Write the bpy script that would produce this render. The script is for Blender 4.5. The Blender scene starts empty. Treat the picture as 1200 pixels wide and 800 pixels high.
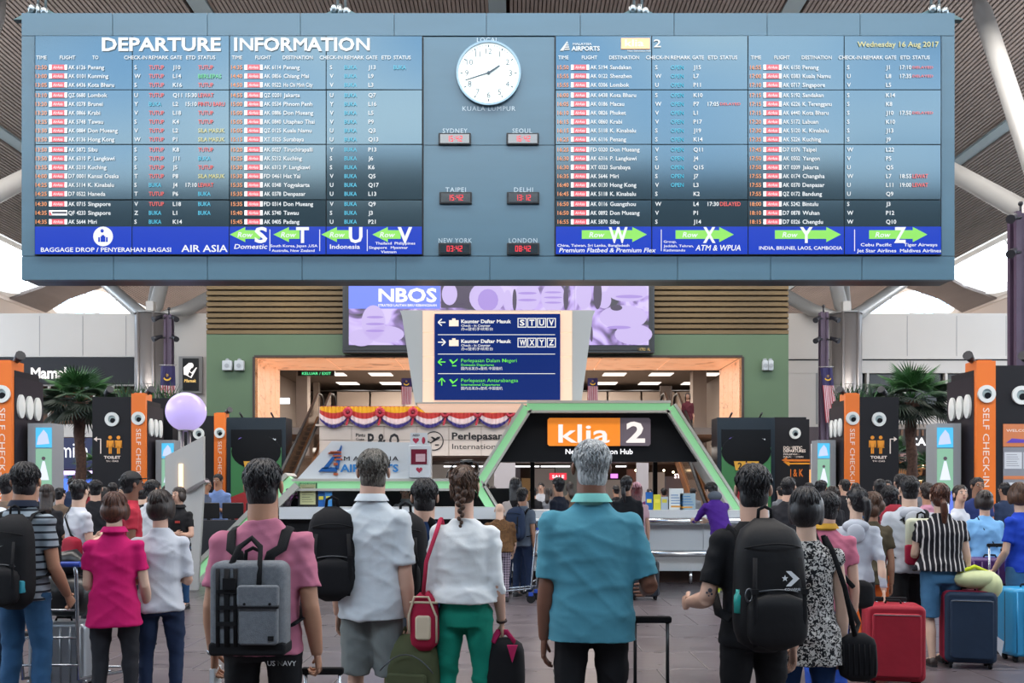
import bpy, bmesh, math, random
import numpy as np
from mathutils import Vector, Matrix
PI = math.pi
random.seed(7)
SC = bpy.context.scene
COL = SC.collection

# ------------------------------------------------------------------ camera, world, exposure
F = 1100.0; EYE = 1.55; HY = 575.0
def P(x, y, d):
    """a point of the photograph's 1200x800 frame at distance d, as a place in the hall"""
    return Vector(((x-600)/F*d, d, EYE+(HY-y)/F*d))
cam_d = bpy.data.cameras.new('camera'); cam = bpy.data.objects.new('camera', cam_d); COL.objects.link(cam)
cam.location = (0, 0, EYE); cam.rotation_euler = (PI/2, 0, 0)
cam_d.lens = 36*F/1200; cam_d.sensor_width = 36; cam_d.shift_y = (HY-400)/1200
cam_d.clip_end = 400
SC.camera = cam
vs = SC.view_settings
vs.view_transform = 'Standard'; vs.look = 'None'; vs.gamma = 1; vs.use_curve_mapping = False
vs.exposure = 0.8
EMS = .74
SC.cycles.max_bounces = 6; SC.cycles.diffuse_bounces = 3; SC.cycles.glossy_bounces = 3
SC.cycles.sample_clamp_indirect = 4

W = bpy.data.worlds.new('sky'); SC.world = W; W.use_nodes = True
nt = W.node_tree; nt.nodes.clear()
o = nt.nodes.new('ShaderNodeOutputWorld'); bg = nt.nodes.new('ShaderNodeBackground')
tc = nt.nodes.new('ShaderNodeTexCoord'); mp = nt.nodes.new('ShaderNodeMapping'); mp.inputs['Scale'].default_value = (2.6, 2.6, 6.0)
nz = nt.nodes.new('ShaderNodeTexNoise'); nz.inputs['Scale'].default_value = 1.7; nz.inputs['Detail'].default_value = 5; nz.inputs['Roughness'].default_value = .55
cr = nt.nodes.new('ShaderNodeValToRGB')
cr.color_ramp.elements[0].position = .34; cr.color_ramp.elements[0].color = (.2, .46, .76, 1)
cr.color_ramp.elements[1].position = .62; cr.color_ramp.elements[1].color = (1.0, .97, .93, 1)
nt.links.new(tc.outputs['Generated'], mp.inputs[0]); nt.links.new(mp.outputs[0], nz.inputs['Vector'])
nt.links.new(nz.outputs['Fac'], cr.inputs[0]); nt.links.new(cr.outputs[0], bg.inputs['Color'])
bg.inputs['Strength'].default_value = 4.2
nt.links.new(bg.outputs[0], o.inputs[0])

def area(name, loc, sx, sy, power, color=(1, 1, 1), rot=(0, 0, 0)):
    l = bpy.data.lights.new(name, 'AREA'); l.shape = 'RECTANGLE'; l.size = sx; l.size_y = sy; l.energy = power; l.color = color
    ob = bpy.data.objects.new(name, l); ob.location = loc; ob.rotation_euler = rot; COL.objects.link(ob); return ob
# fill light added under the slatted ceiling, and the gate's and shops' ceiling lights
area('hall_fill', (0, 8, 15.2), 30, 3, 2400, (1, .95, .9))
area('hall_fill', (0, 24, 15.2), 36, 3, 2600, (1, .95, .9))
area('far_roof_fill', (19, 58, 7), 8, 30, 1600, (1, .84, .74), (PI, 0, 0))  # added upward fill that brightens the far ceiling, not a fixture of the hall
area('far_roof_fill', (-20, 58, 7), 8, 30, 1600, (1, .84, .74), (PI, 0, 0))
area('roof_fill', (15, 20, 8.6), 3, 26, 800, (1, .95, .9), (PI, 0, 0))  # added fill turned upward to lift the dark slats, no fixture there
area('roof_fill', (-16, 20, 8.6), 3, 26, 800, (1, .95, .9), (PI, 0, 0))
area('gate_ceiling_light', (-.5, 37.5, 6.2), 12, 5, 900, (1, .9, .78))
area('arcade_ceiling_light', (1, 31, 2.9), 14, 3, 220, (1, .9, .8))
area('shop_ceiling_light', (-16, 40, 2.9), 9, 2, 120, (.8, .7, 1))
area('shop_ceiling_light', (16, 40, 2.9), 9, 2, 160, (1, .8, .6))

# ------------------------------------------------------------------ helpers
def tag(o, label=None, cat=None, group=None, kind=None):
    if label: o['label'] = label
    if cat: o['category'] = cat
    if group: o['group'] = group
    if kind: o['kind'] = kind
    return o
def empty(name, loc, label, cat, group=None, rz=0):
    o = bpy.data.objects.new(name, None); COL.objects.link(o); o.location = loc; o.rotation_euler = (0, 0, rz)
    o.empty_display_size = .1
    return tag(o, label, cat, group)
MATS = {}
def mat(name, col=(.5, .5, .5), rough=.6, metal=0, emit=None, es=1.0, spec=None, ior=None, alpha=None, trans=0, var=0, vscale=8, bump=0, bscale=40, coat=0, stretch=(1, 1, 1), sheen=0):
    if name in MATS: return MATS[name]
    m = bpy.data.materials.new(name); m.use_nodes = True; n = m.node_tree; b = n.nodes['Principled BSDF']
    b.inputs['Base Color'].default_value = (*col, 1); b.inputs['Roughness'].default_value = rough; b.inputs['Metallic'].default_value = metal
    if emit: b.inputs['Emission Color'].default_value = (*emit, 1); b.inputs['Emission Strength'].default_value = es*EMS
    if spec is not None: b.inputs['Specular IOR Level'].default_value = spec
    if ior: b.inputs['IOR'].default_value = ior
    if trans: b.inputs['Transmission Weight'].default_value = trans
    if alpha is not None: b.inputs['Alpha'].default_value = alpha
    if coat: b.inputs['Coat Weight'].default_value = coat
    if sheen: b.inputs['Sheen Weight'].default_value = sheen
    if var or bump:
        t = n.nodes.new('ShaderNodeTexCoord'); q = n.nodes.new('ShaderNodeMapping'); q.inputs['Scale'].default_value = stretch
        n.links.new(t.outputs['Object'], q.inputs[0])
        if var:
            z = n.nodes.new('ShaderNodeTexNoise'); z.inputs['Scale'].default_value = vscale; z.inputs['Detail'].default_value = 4
            n.links.new(q.outputs[0], z.inputs['Vector'])
            r = n.nodes.new('ShaderNodeMapRange'); r.inputs[1].default_value = .3; r.inputs[2].default_value = .7; r.inputs[3].default_value = 1-var; r.inputs[4].default_value = 1+var
            n.links.new(z.outputs['Fac'], r.inputs[0])
            mx = n.nodes.new('ShaderNodeMix'); mx.data_type = 'RGBA'; mx.blend_type = 'MULTIPLY'; mx.inputs[0].default_value = 1; mx.inputs[6].default_value = (*col, 1)
            n.links.new(r.outputs[0], mx.inputs[7]); n.links.new(mx.outputs[2], b.inputs['Base Color'])
        if bump:
            z = n.nodes.new('ShaderNodeTexNoise'); z.inputs['Scale'].default_value = bscale; z.inputs['Detail'].default_value = 3
            n.links.new(q.outputs[0], z.inputs['Vector'])
            u = n.nodes.new('ShaderNodeBump'); u.inputs['Strength'].default_value = bump; u.inputs['Distance'].default_value = .01
            n.links.new(z.outputs['Fac'], u.inputs['Height']); n.links.new(u.outputs[0], b.inputs['Normal'])
    MATS[name] = m; return m
def glow(name, col=None, es=1.0):
    """something that gives off light itself"""
    if name in MATS: return MATS[name]
    return mat(name, (.02, .02, .02), .5, 0, col, es)
def lin(h):
    h = h.lstrip('#'); return tuple(((int(h[i:i+2], 16)/255+.055)/1.055)**2.4 if int(h[i:i+2], 16) > 10 else int(h[i:i+2], 16)/255/12.92 for i in (0, 2, 4))

class MB:
    """collects shapes into one mesh; every face has a material slot"""
    def __init__(s): s.v = []; s.f = []; s.m = []; s.sm = []; s.mats = []; s.cur = 0; s.n = 0; s.T = None; s.smooth = False
    def use(s, m):
        if m not in s.mats: s.mats.append(m)
        s.cur = s.mats.index(m); return s
    def add(s, V, Fc, smooth=None):
        V = np.asarray(V, float).reshape(-1, 3)
        if s.T is not None:
            M = np.array(s.T); V = V@M[:3, :3].T+M[:3, 3]
        s.v.append(V); b = s.n
        s.f += [tuple(i+b for i in f) for f in Fc]; s.m += [s.cur]*len(Fc); s.sm += [s.smooth if smooth is None else smooth]*len(Fc)
        s.n += len(V); return s
    def box(s, x0, x1, y0, y1, z0, z1):
        return s.add([(x0,y0,z0),(x1,y0,z0),(x1,y1,z0),(x0,y1,z0),(x0,y0,z1),(x1,y0,z1),(x1,y1,z1),(x0,y1,z1)],
            [(0,3,2,1),(4,5,6,7),(0,1,5,4),(1,2,6,5),(2,3,7,6),(3,0,4,7)])
    def prism(s, pts, y0, y1):
        """polygon in the x-z plane, seen from -y as given, pulled from y0 to y1"""
        n = len(pts); a = sum(pts[i][0]*pts[(i+1)%n][1]-pts[(i+1)%n][0]*pts[i][1] for i in range(n))
        if a < 0: pts = pts[::-1]
        V = [(p[0], y0, p[1]) for p in pts]+[(p[0], y1, p[1]) for p in pts]
        Fc = [tuple(range(n)), tuple(range(2*n-1, n-1, -1))]+[(i, i+n, (i+1)%n+n, (i+1)%n) for i in range(n)]
        return s.add(V, Fc)
    def quad(s, a, b, c, d): return s.add([a, b, c, d], [(0, 1, 2, 3)])
    def rings(s, R, cap=True, smooth=True):
        """R: list of rings with equal numbers of points"""
        k = len(R[0]); V = [p for r in R for p in r]; Fc = []
        for i in range(len(R)-1):
            for j in range(k): Fc.append((i*k+j, i*k+(j+1)%k, (i+1)*k+(j+1)%k, (i+1)*k+j))
        s.add(V, Fc, smooth)
        if cap:
            b = s.n-len(V); s.f.append(tuple(b+j for j in range(k-1, -1, -1))); s.f.append(tuple(b+(len(R)-1)*k+j for j in range(k)))
            s.m += [s.cur]*2; s.sm += [False]*2
        return s
    def tube(s, pts, r, k=8, r2=None, smooth=True, up=None, cap=True):
        """a tube along pts; r number or list; r2 the second half-axis"""
        pts = [Vector(p) for p in pts]; n = len(pts)
        rs = r if hasattr(r, '__len__') else [r]*n; r2s = rs if r2 is None else (r2 if hasattr(r2, '__len__') else [r2]*n)
        R = []; prev = None
        for i, p in enumerate(pts):
            t = (pts[min(i+1, n-1)]-pts[max(i-1, 0)]).normalized()
            if prev is None:
                a = Vector(up) if up is not None else (Vector((0, 0, 1)) if abs(t.z) < .9 else Vector((0, 1, 0)))
                u = t.cross(a).normalized()
            else: u = (prev-t*prev.dot(t)).normalized()
            prev = u; w = t.cross(u)
            R.append([p+u*rs[i]*math.cos(2*PI*j/k)+w*r2s[i]*math.sin(2*PI*j/k) for j in range(k)])
        return s.rings(R, cap, smooth)
    def cyl(s, a, b, r, k=16, rb=None): return s.tube([a, b], [r, r if rb is None else rb], k)
    def ell(s, c, r, k=12, h=8, M=None, smooth=True):
        V = []; Fc = []
        for i in range(1, h):
            t = PI*i/h
            for j in range(k): V.append((r[0]*math.sin(t)*math.cos(2*PI*j/k), r[1]*math.sin(t)*math.sin(2*PI*j/k), r[2]*math.cos(t)))
        V += [(0, 0, r[2]), (0, 0, -r[2])]; N = len(V)
        for i in range(h-2):
            for j in range(k): Fc.append((i*k+j, (i+1)*k+j, (i+1)*k+(j+1)%k, i*k+(j+1)%k))
        for j in range(k): Fc.append((j, (j+1)%k, N-2)); Fc.append(((h-2)*k+(j+1)%k, (h-2)*k+j, N-1))
        V = np.array(V)
        if M is not None: V = V@np.array(M).T
        return s.add(V+np.array(c), Fc, smooth)
    def disc(s, c, r, y0, y1, k=24, hole=0):
        """disc facing -y"""
        if not hole: return s.prism([(c[0]+r*math.cos(2*PI*i/k), c[1]+r*math.sin(2*PI*i/k)) for i in range(k)], y0, y1)
        V = []; Fc = []
        for i in range(k):
            a = 2*PI*i/k; ca, sa = math.cos(a), math.sin(a)
            V += [(c[0]+r*ca, y0, c[1]+r*sa), (c[0]+hole*ca, y0, c[1]+hole*sa), (c[0]+hole*ca, y1, c[1]+hole*sa), (c[0]+r*ca, y1, c[1]+r*sa)]
        for i in range(k):
            a = 4*i; b = 4*((i+1)%k)
            for q in range(4): Fc.append((a+q, b+q, b+(q+1)%4, a+(q+1)%4))
        return s.add(V, Fc)
    def rbox(s, x0, x1, y0, y1, z0, z1, r=.03, k=4):
        """box whose upright edges (in the x-z face) are rounded; depth along y with a soft edge"""
        def rr(ins):
            out = []; rr_ = max(r-ins*.3, .001)
            for cx, cz, a0 in ((x1-r, z1-r, 0), (x0+r, z1-r, PI/2), (x0+r, z0+r, PI), (x1-r, z0+r, 1.5*PI)):
                for i in range(k+1):
                    a = a0+PI/2*i/k; out.append((cx+(r-ins)*math.cos(a), cz+(r-ins)*math.sin(a)))
            return out
        b = min(r*.6, (y1-y0)*.45)
        R = []
        for ins, y in ((b, y0), (b*.3, y0+b*.3), (0, y0+b), (0, y1-b), (b*.3, y1-b*.3), (b, y1)):
            R.append([(p[0], y, p[1]) for p in rr(ins)])
        return s.rings(R)
    def arr(s): return np.concatenate(s.v) if s.v else np.zeros((0, 3))
    def mesh(s, name):
        me = bpy.data.meshes.new(name); V = s.arr()
        nf = len(s.f); tot = np.array([len(f) for f in s.f], dtype=np.int32)
        idx = np.fromiter((i for f in s.f for i in f), dtype=np.int32, count=int(tot.sum()))
        me.vertices.add(len(V)); me.vertices.foreach_set('co', V.astype(np.float32).ravel())
        me.loops.add(len(idx)); me.loops.foreach_set('vertex_index', idx)
        me.polygons.add(nf); st = np.zeros(nf, dtype=np.int32); st[1:] = np.cumsum(tot)[:-1]
        me.polygons.foreach_set('loop_start', st)
        me.polygons.foreach_set('material_index', np.array(s.m, dtype=np.int32))
        me.polygons.foreach_set('use_smooth', np.array(s.sm, dtype=bool))
        for m in s.mats: me.materials.append(m)
        me.update(calc_edges=True); me.validate()
        return me
    def build(s, name, m=None, parent=None, loc=None, kind=None, label=None):
        if m is not None and not s.mats: s.mats = [m]
        o = bpy.data.objects.new(name, s.mesh(name)); COL.objects.link(o)
        if parent is not None: o.parent = parent
        if loc is not None: o.location = loc
        if kind: o['kind'] = kind
        if label: o['label'] = label
        return o
def B(name, m, parent, *b, **k):
    """one part made of one or more boxes"""
    q = MB().use(m)
    for x in b: q.box(*x)
    return q.build(name, None, parent, **k)

# ---- lettering: Blender's own font, cached per glyph
GL = {}
CHARS = "ABCDEFGHIJKLMNOPQRSTUVWXYZabcdefghijklmnopqrstuvwxyz0123456789&/-,.:()+ "
CJK = "中国出发办登机手续柜台值国际内离境"
def make_glyphs():
    obs = []
    for bold in (0, .012, .03):
        for c in CHARS+(CJK if bold == 0 else ''):
            for tx in ((c,) if c in CJK else (c, 'i'+c+'i')):
                cu = bpy.data.curves.new('g', 'FONT'); cu.body = tx; cu.fill_mode = 'FRONT'; cu.offset = bold; cu.resolution_u = 2; cu.size = 1
                ob = bpy.data.objects.new('g', cu); COL.objects.link(ob); obs.append((bold, c, tx, ob))
    dg = bpy.context.evaluated_depsgraph_get(); tmp = {}
    for bold, c, tx, ob in obs:
        me = ob.evaluated_get(dg).to_mesh()
        V = np.zeros(len(me.vertices)*3); me.vertices.foreach_get('co', V); V = V.reshape(-1, 3)[:, :2]
        tmp[bold, c, tx] = (V, [tuple(p.vertices) for p in me.polygons]); ob.to_mesh_clear() if False else None
    for bold, c, tx, ob in obs:
        cu = ob.data; bpy.data.objects.remove(ob); bpy.data.curves.remove(cu)
    for bold in (0, .012, .03):
        Vi = tmp[bold, 'i', 'i'][0]; w0 = np.ptp(Vi[:, 0]); Vii = tmp[bold, 'i', 'iii'][0]
        adv_i = (np.ptp(Vii[:, 0])-w0)/2
        for c in CHARS:
            V, Fc = tmp[bold, c, c]; Vs = tmp[bold, c, 'i'+c+'i'][0]
            GL[bold, c] = (V, Fc, (np.ptp(Vs[:, 0])-w0)-adv_i)
        for c in (CJK if bold == 0 else ''):
            V, Fc = tmp[bold, c, c]; GL[0, c] = (V, Fc, 1.0)
make_glyphs()
def text(q, s, x, z, h, m, y=0, w=None, bold=.012, align='l', italic=0, T=None, space=1.0):
    """lettering on an x-z plane facing -y. h = cap height; w squeezes the line to that width"""
    q.use(m); k = h/.70; px = 0; parts = []
    for c in s:
        g = GL.get((bold, c)) or GL.get((0, c)) or GL[0, 'o']
        V, Fc, a = g
        if c in 'MN' and bold:
            V0, F0, _ = GL[0, c]; k_ = bold*.8; V = np.concatenate([V0+(k_*(1+t_), 0) for t_ in (-1, 0, 1)]) if len(V0) else V0; Fc = [tuple(i+len(V0)*t_ for i in f_) for t_ in range(3) for f_ in F0]
        if len(V):
            U = V.copy(); U[:, 0] += px+U[:, 1]*italic; parts.append((U, Fc))
        px += a*space
    if not parts: return
    x0 = min(p[0][:, 0].min() for p in parts); x1 = max(p[0][:, 0].max() for p in parts)
    kx = k if w is None else w/(x1-x0); wid = (x1-x0)*kx
    ox = {'l': x, 'c': x-wid/2, 'r': x-wid}[align]
    for U, Fc in parts:
        V3 = np.zeros((len(U), 3)); V3[:, 0] = (U[:, 0]-x0)*kx+ox; V3[:, 1] = y; V3[:, 2] = U[:, 1]*k+z
        q.add(V3, Fc, False)
    return wid
# ------------------------------------------------------------------ the hall
def struct(o): o['kind'] = 'structure'; return o
# floor: large dark polished tiles
def floor_mat():
    m = mat('dark_floor_tile', lin('#4c4648'), .3, spec=.6)
    n = m.node_tree; b = n.nodes['Principled BSDF']; t = n.nodes.new('ShaderNodeTexCoord'); oi = n.nodes.new('ShaderNodeObjectInfo')
    z = n.nodes.new('ShaderNodeTexNoise'); z.inputs['Scale'].default_value = 2.2; z.inputs['Detail'].default_value = 6
    mp = n.nodes.new('ShaderNodeMapping'); mp.inputs['Scale'].default_value = (1, 3.5, 1)
    n.links.new(t.outputs['Object'], mp.inputs[0]); n.links.new(mp.outputs[0], z.inputs['Vector'])
    cr = n.nodes.new('ShaderNodeValToRGB'); cr.color_ramp.elements[0].position = .3; cr.color_ramp.elements[0].color = (*lin('#4b4448'), 1)
    cr.color_ramp.elements[1].position = .7; cr.color_ramp.elements[1].color = (*lin('#655d61'), 1)
    n.links.new(z.outputs['Fac'], cr.inputs[0])
    mx = n.nodes.new('ShaderNodeMix'); mx.data_type = 'RGBA'; mx.blend_type = 'MULTIPLY'; mx.inputs[0].default_value = .25
    n.links.new(cr.outputs[0], mx.inputs[6]); n.links.new(oi.outputs['Random'], mx.inputs[7]); n.links.new(mx.outputs[2], b.inputs['Base Color'])
    r = n.nodes.new('ShaderNodeMapRange'); r.inputs[3].default_value = .2; r.inputs[4].default_value = .42
    n.links.new(z.outputs['Fac'], r.inputs[0]); n.links.new(r.outputs[0], b.inputs['Roughness'])
    return m
FM = floor_mat()
floor = struct(B('floor', mat('floor_grout', (.03, .028, .028), .7), None, (-34, 34, -8, 95, -.25, -.004)))
TW = .9
tile_me = None; rest = MB().use(FM); g = .004
def tile_shape(q, x, y, w, h, b=.006):
    q.add([(x+g,y+g,-.004),(x+w-g,y+g,-.004),(x+w-g,y+h-g,-.004),(x+g,y+h-g,-.004),(x+g+b,y+g+b,0),(x+w-g-b,y+g+b,0),(x+w-g-b,y+h-g-b,0),(x+g+b,y+h-g-b,0)],
          [(4,5,6,7),(0,1,5,4),(1,2,6,5),(2,3,7,6),(3,0,4,7)], False)
for j in range(-4, 48):
    for i in range(-26, 26):
        x, y = i*TW+(.45 if j % 2 else 0)+.36, j*TW+.07
        if 7.0 < y < 17.2 and abs(x+.45-.5) < 3.2+y*.28:
            if tile_me is None:
                q = MB().use(FM); tile_shape(q, 0, 0, TW, TW); tile_me = q.mesh('floor_tile')
            t = bpy.data.objects.new('floor_tile', tile_me); COL.objects.link(t); t.parent = floor; t.location = (x, y, 0)
        else: tile_shape(rest, x, y, TW, TW)
rest.build('tile_field', None, floor, kind='stuff')

# ceiling: shallow vault of slats running into the hall
def cz(x): return 18-4*(abs(x+.5)/24.4)**2
CX0 = -.5
backm = mat('ceiling_void', lin('#2a2220'), .9)
slatm = mat('brown_slat', lin('#7d726c'), .6, var=.12, vscale=1.5, stretch=(1, .2, 1))
q = MB().use(backm)
xs = np.linspace(-24.9, 23.9, 25)
for a, b in zip(xs[:-1], xs[1:]):
    q.add([(a,-6,cz(a)+.25),(b,-6,cz(b)+.25),(b,92,cz(b)+.25),(a,92,cz(a)+.25),(a,-6,cz(a)+.35),(b,-6,cz(b)+.35),(b,92,cz(b)+.35),(a,92,cz(a)+.35)],[(0,3,2,1),(4,5,6,7),(0,1,5,4),(2,3,7,6)],False)
ceiling = struct(q.build('ceiling'))
q = MB().use(slatm); pit = .14; n = int(48.8/pit)
for i in range(n):
    x = -24.8+i*pit; z = cz(x); w = .052
    if abs(x+.5) % 9.7 < .35: continue
    q.box(x-w, x+w, -6, 92, z, z+.2)
q.build('slats', None, ceiling, kind='stuff')
# plain service strips between the slat fields
q = MB().use(mat('service_strip', lin('#7e8c90'), .5))
for k in (-2, -1, 0, 1, 2):
    x = -.5+k*9.7
    q.box(x-.3, x+.3, -6, 92, cz(x)-.02, cz(x)+.1)
q.build('service_strips', None, ceiling)
# skylight band along both sides, ribs of slats between the windows
whitem = mat('skylight_frame', lin('#e9e4dc'), .5); fasc = mat('fascia_cream', lin('#cdbfb4'), .6)
clear = mat('skylight_glass', (.95, .97, 1), .05, trans=1, ior=1.01)
for s, nm in ((1, 'right'), (-1, 'left')):
    def bp(u, y, off=0): # point on the band: u across 0..1, distance y
        return (-.5+s*(24.4+3.6*u), y, 14-1.6*u+off)
    wl = empty('trim_skylight_'+nm, (0, 0, 0), None, None); wl['kind'] = 'structure'
    edge = [-1+14*i for i in range(-1, 7)]
    for y0 in edge:
        ya, yb = y0+1.6, y0+12.4    # window from ya to yb, rounded corners (superellipse outline)
        out = []; inn = []; N = 40
        for i in range(N):
            t = 2*PI*i/N; c, sn = math.cos(t), math.sin(t)
            e = .42; yy = (ya+yb)/2+(yb-ya)/2*math.copysign(abs(c)**e, c); uu = .5+.42*math.copysign(abs(sn)**e, sn)
            inn.append(bp(uu, yy)); 
            # rectangle outline
            m_ = max(abs(c), abs(sn)); out.append(bp(.5+.5*sn/m_, (ya+yb)/2+(yb-ya)/2*1.04*c/m_))
        q = MB().use(whitem); Fc = [(i, (i+1) % N, (i+1) % N+N, i+N) for i in range(N)]
        q.add(out+inn, Fc, False)
        lo = [(p[0], p[1], p[2]-.35) for p in inn]; q.add(inn+[(p[0], p[1], p[2]+.5) for p in inn], Fc, False)
        q.build('window_frame', None, wl)
        q = MB().use(whitem)      # slim mullions
        for f in (.22, .36):
            y = ya+(yb-ya)*f; q.tube([bp(.04+.92*i/8, y+1.2*math.sin(PI*i/8)-.6, .05) for i in range(9)], .07 if f > .3 else .05, 6)
        for uu in (.3, .5, .7): q.tube([bp(uu, ya, .05), bp(uu, ya+(yb-ya)*.36, .05)], .035, 5)
        q.build('mullion', None, wl)
        q = MB().use(slatm)       # slatted rib
        for i in range(64):
            u = i/63; wd = 1.6+.5*abs(u-.5)*2
            a, b = bp(u, y0-wd), bp(u, y0+wd); q.box(min(a[0], a[0]+.035), max(a[0], a[0]+.035), a[1], b[1], a[2]-.1, a[2]+.08)
        q.build('rib_slats', None, wl, kind='stuff')
        q = MB().use(backm); q.quad(bp(0, y0-1.5, .12), bp(1, y0-1.5, .12), bp(1, y0+1.5, .12), bp(0, y0+1.5, .12)); q.build('rib_back', None, wl)
    q = MB().use(fasc)
    x1 = -.5+s*28; q.add([(x1,-6,12.4),(x1,92,12.4),(x1+s*.6,92,11.6),(x1+s*.6,-6,11.6)],[(0,1,2,3)]); q.add([(x1+s*.6,38,11.6),(x1+s*.6,92,11.6),(x1-s*.2,92,5),(x1-s*.2,38,5)],[(0,1,2,3)])
    q.box(min(x1-s*.15,x1), max(x1-s*.15,x1), -6, 92, 12.25, 12.5)
    q.build('fascia', None, wl)
    struct(B('wall_'+nm, mat('side_wall', lin('#8d8a88'), .7), None, (min(x1, x1+s*.4), max(x1, x1+s*.4), -6, 38, -.2, 5.5)))
struct(B('wall_rear', mat('rear_wall', lin('#5b5f63'), .6), None, (-28.5, 27.5, -6.6, -6, -.2, 11.7)))
struct(B('wall_end', fasc, None, (-28.5, 27.5, 92, 92.4, -.2, 18.5)))

# back walls, upper storey of the shops, d = 38
D = 38.0
white = mat('white_wall', lin('#c4bdb6'), .6, var=.03, vscale=.4)
def zz(y, d): return P(0, y, d).z
def xx(x, d): return P(x, 0, d).x
ztop = zz(367, D)
def shop_wall(nm, xa, xb, side):
    w = MB().use(white)
    y0, y1 = D, D+.5
    if side < 0: bands = [(418, 367)]
    else: bands = [(420, 367), (437, 421)]
    w = struct(B('wall_back_'+nm, white, None, (xa, xb, y0, y1, zz(bands[0][0], D), ztop)))
    B('roof_slab', white, w, (xa, xb, y1+.002, 55, ztop-.5, ztop-.001))
    return w
wbl = shop_wall('left', -28, xx(246, D), -1)
wbr = shop_wall('right', xx(920, D), 28, 1)
# joints of the white cladding
for w, xa, xb in ((wbl, -20, -13), (wbr, 13, 21)):
    q = MB().use(mat('joint_grey', lin('#8f8d8c'), .8))
    for i in range(4): x = xa+(xb-xa)*(i+.5)/4; q.box(x-.012, x+.012, D-.006, D-.001, zz(417, D), ztop-.1)
    q.build('joint', None, w)
# left: dark fascia with the restaurant name, window strip, white band
dark = mat('dark_fascia', lin('#28282c'), .6, spec=.25)
B('sign_band', dark, wbl, (-28, xx(175, D), D-.12, D+.3, zz(450, D), zz(419, D)))
q = MB(); text(q, 'Mamak', xx(38, D), zz(443.5, D), .44, glow('name_white', (1, .93, .9), 1.1), D-.13, w=xx(86, D)-xx(38, D), bold=.03); q.build('restaurant_name', None, wbl)
B('white_band', white, wbl, (-28, xx(175, D), D-.05, D+.3, zz(512, D), zz(497, D)))
B('plain_wall', white, wbl, (xx(212, D), xx(246, D), D+.02, D+.3, -.1, zz(418, D)), (xx(170, D), xx(212, D), D+.02, D+.3, -.1, zz(418, D)))
wood = mat('restaurant_wood', lin('#6b4632'), .5, var=.35, vscale=1.2)
warm = glow('warm_lamp', (1, .72, .42), 6)
q = MB().use(wood); q.box(-28, xx(178, D), D+2.4, D+2.6, zz(512, D), zz(440, D)); q.build('restaurant_back', None, wbl)
q = MB().use(mat('restaurant_beam', lin('#8f6240'), .5))
for i in range(14):
    x = -24+i*.85; q.tube([(x, D+2.2, zz(500, D)), (x+(.9 if i % 2 else -.7), D+1.2, zz(450, D))], .05, 5)
q.build('restaurant_rafters', None, wbl)
q = MB().use(warm)
for x in (48, 96, 163, 20, 130): q.ell((xx(x, D+1.5), D+1.5, zz(474+(x*7) % 11, D+1.5)), (.09, .09, .14), 8, 6)
q.build('lantern', None, wbl)
q = MB().use(white)
for x in (2, 57, 110, 132, 165): q.box(xx(x, D)-.04, xx(x, D)+.04, D, D+.12, zz(498, D), zz(449, D))
q.box(-28, xx(175, D), D, D+.12, zz(452, D), zz(449, D)); q.build('window_post', None, wbl)
B('restaurant_ceiling', dark, wbl, (-28, xx(178, D), D+.3, D+2.6, zz(449, D), zz(447, D)))
# bookshop below
navy = mat('navy_fascia', lin('#141c4d'), .4)
B('shop_fascia', navy, wbl, (-28, xx(110, D), D-.1, D+.2, zz(549, D), zz(513, D)))
q = MB(); text(q, 'WHSmith', xx(31, D), zz(536, D), .62, glow('shop_white', (.95, .95, 1), 1.2), D-.11, w=xx(104, D)-xx(31, D), bold=0); q.build('shop_name', None, wbl)
lil = glow('lilac_tube', (.72, .55, 1), 1.6); blu = glow('blue_light', (.08, .2, .9), 1.2)
q = MB().use(lil); q.box(-21, xx(112, D+1), D+.6, D+.7, zz(556, D), zz(551, D)); q.build('light_strip', None, wbl)
q = MB().use(blu)
for a, b in ((18, 34), (47, 62), (70, 92), (98, 112)): q.box(xx(a, D+2), xx(b, D+2), D+2, D+2.1, .9, 1.9)
q.box(-21, xx(112, D+2), D+1.9, D+2, zz(565, D), zz(560, D)); q.build('lit_display', None, wbl)
q = MB().use(mat('shop_inside', lin('#38304a'), .6)); q.box(-28, -10, D+3, D+3.1, 0, 4.5); q.box(-28, -10, D+.2, D+3, 2.9, 3); q.build('shop_interior', None, wbl)
q = MB()
random.seed(3)
for r in range(4):
    for i in range(46):
        q.use(mat('goods%d' % (i % 5), [(.5, .08, .1), (.7, .6, .3), (.1, .2, .5), (.6, .6, .62), (.05, .3, .2)][i % 5], .5))
        x = -21+i*.2; q.box(x, x+.14, D+2.6, D+2.8, .3+r*.55, .3+r*.55+random.uniform(.2, .4))
q.build('goods', None, wbl, kind='stuff')
# right side
B('ledge', white, wbr, (xx(920, D), 28, D-.12, D+.3, zz(421, D), zz(419, D)), (xx(920, D), 28, D-.02, D+.3, zz(437, D), zz(421, D)))
B('ledge_painted_shadow', dark, wbr, (xx(920, D), 28, D-.03, D-.021, zz(422.4, D), zz(421, D)))  # dark strip stands in for the shadow line beneath the ledge
dglass = mat('dark_glass', lin('#15181c'), .15, spec=.25)
B('window_strip', dglass, wbr, (xx(1004, D), 28, D+.2, D+.3, zz(481, D), zz(437, D)))
q = MB().use(white)
for x in (1017, 1060, 1109): q.box(xx(x, D)-.05, xx(x, D)+.05, D-.01, D+.2, zz(481, D), zz(437, D))
q.build('window_post', None, wbr)
B('white_band', white, wbr, (xx(1004, D), 28, D-.05, D+.3, zz(497, D), zz(480, D)))
B('plain_wall', white, wbr, (xx(920, D), xx(1004, D), D, D+.3, zz(500, D), zz(437, D)))
B('wall_recess_line', mat('joint_grey'), wbr, (xx(956, D), xx(958.5, D), D-.004, D, zz(497, D), zz(422, D)))
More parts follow.
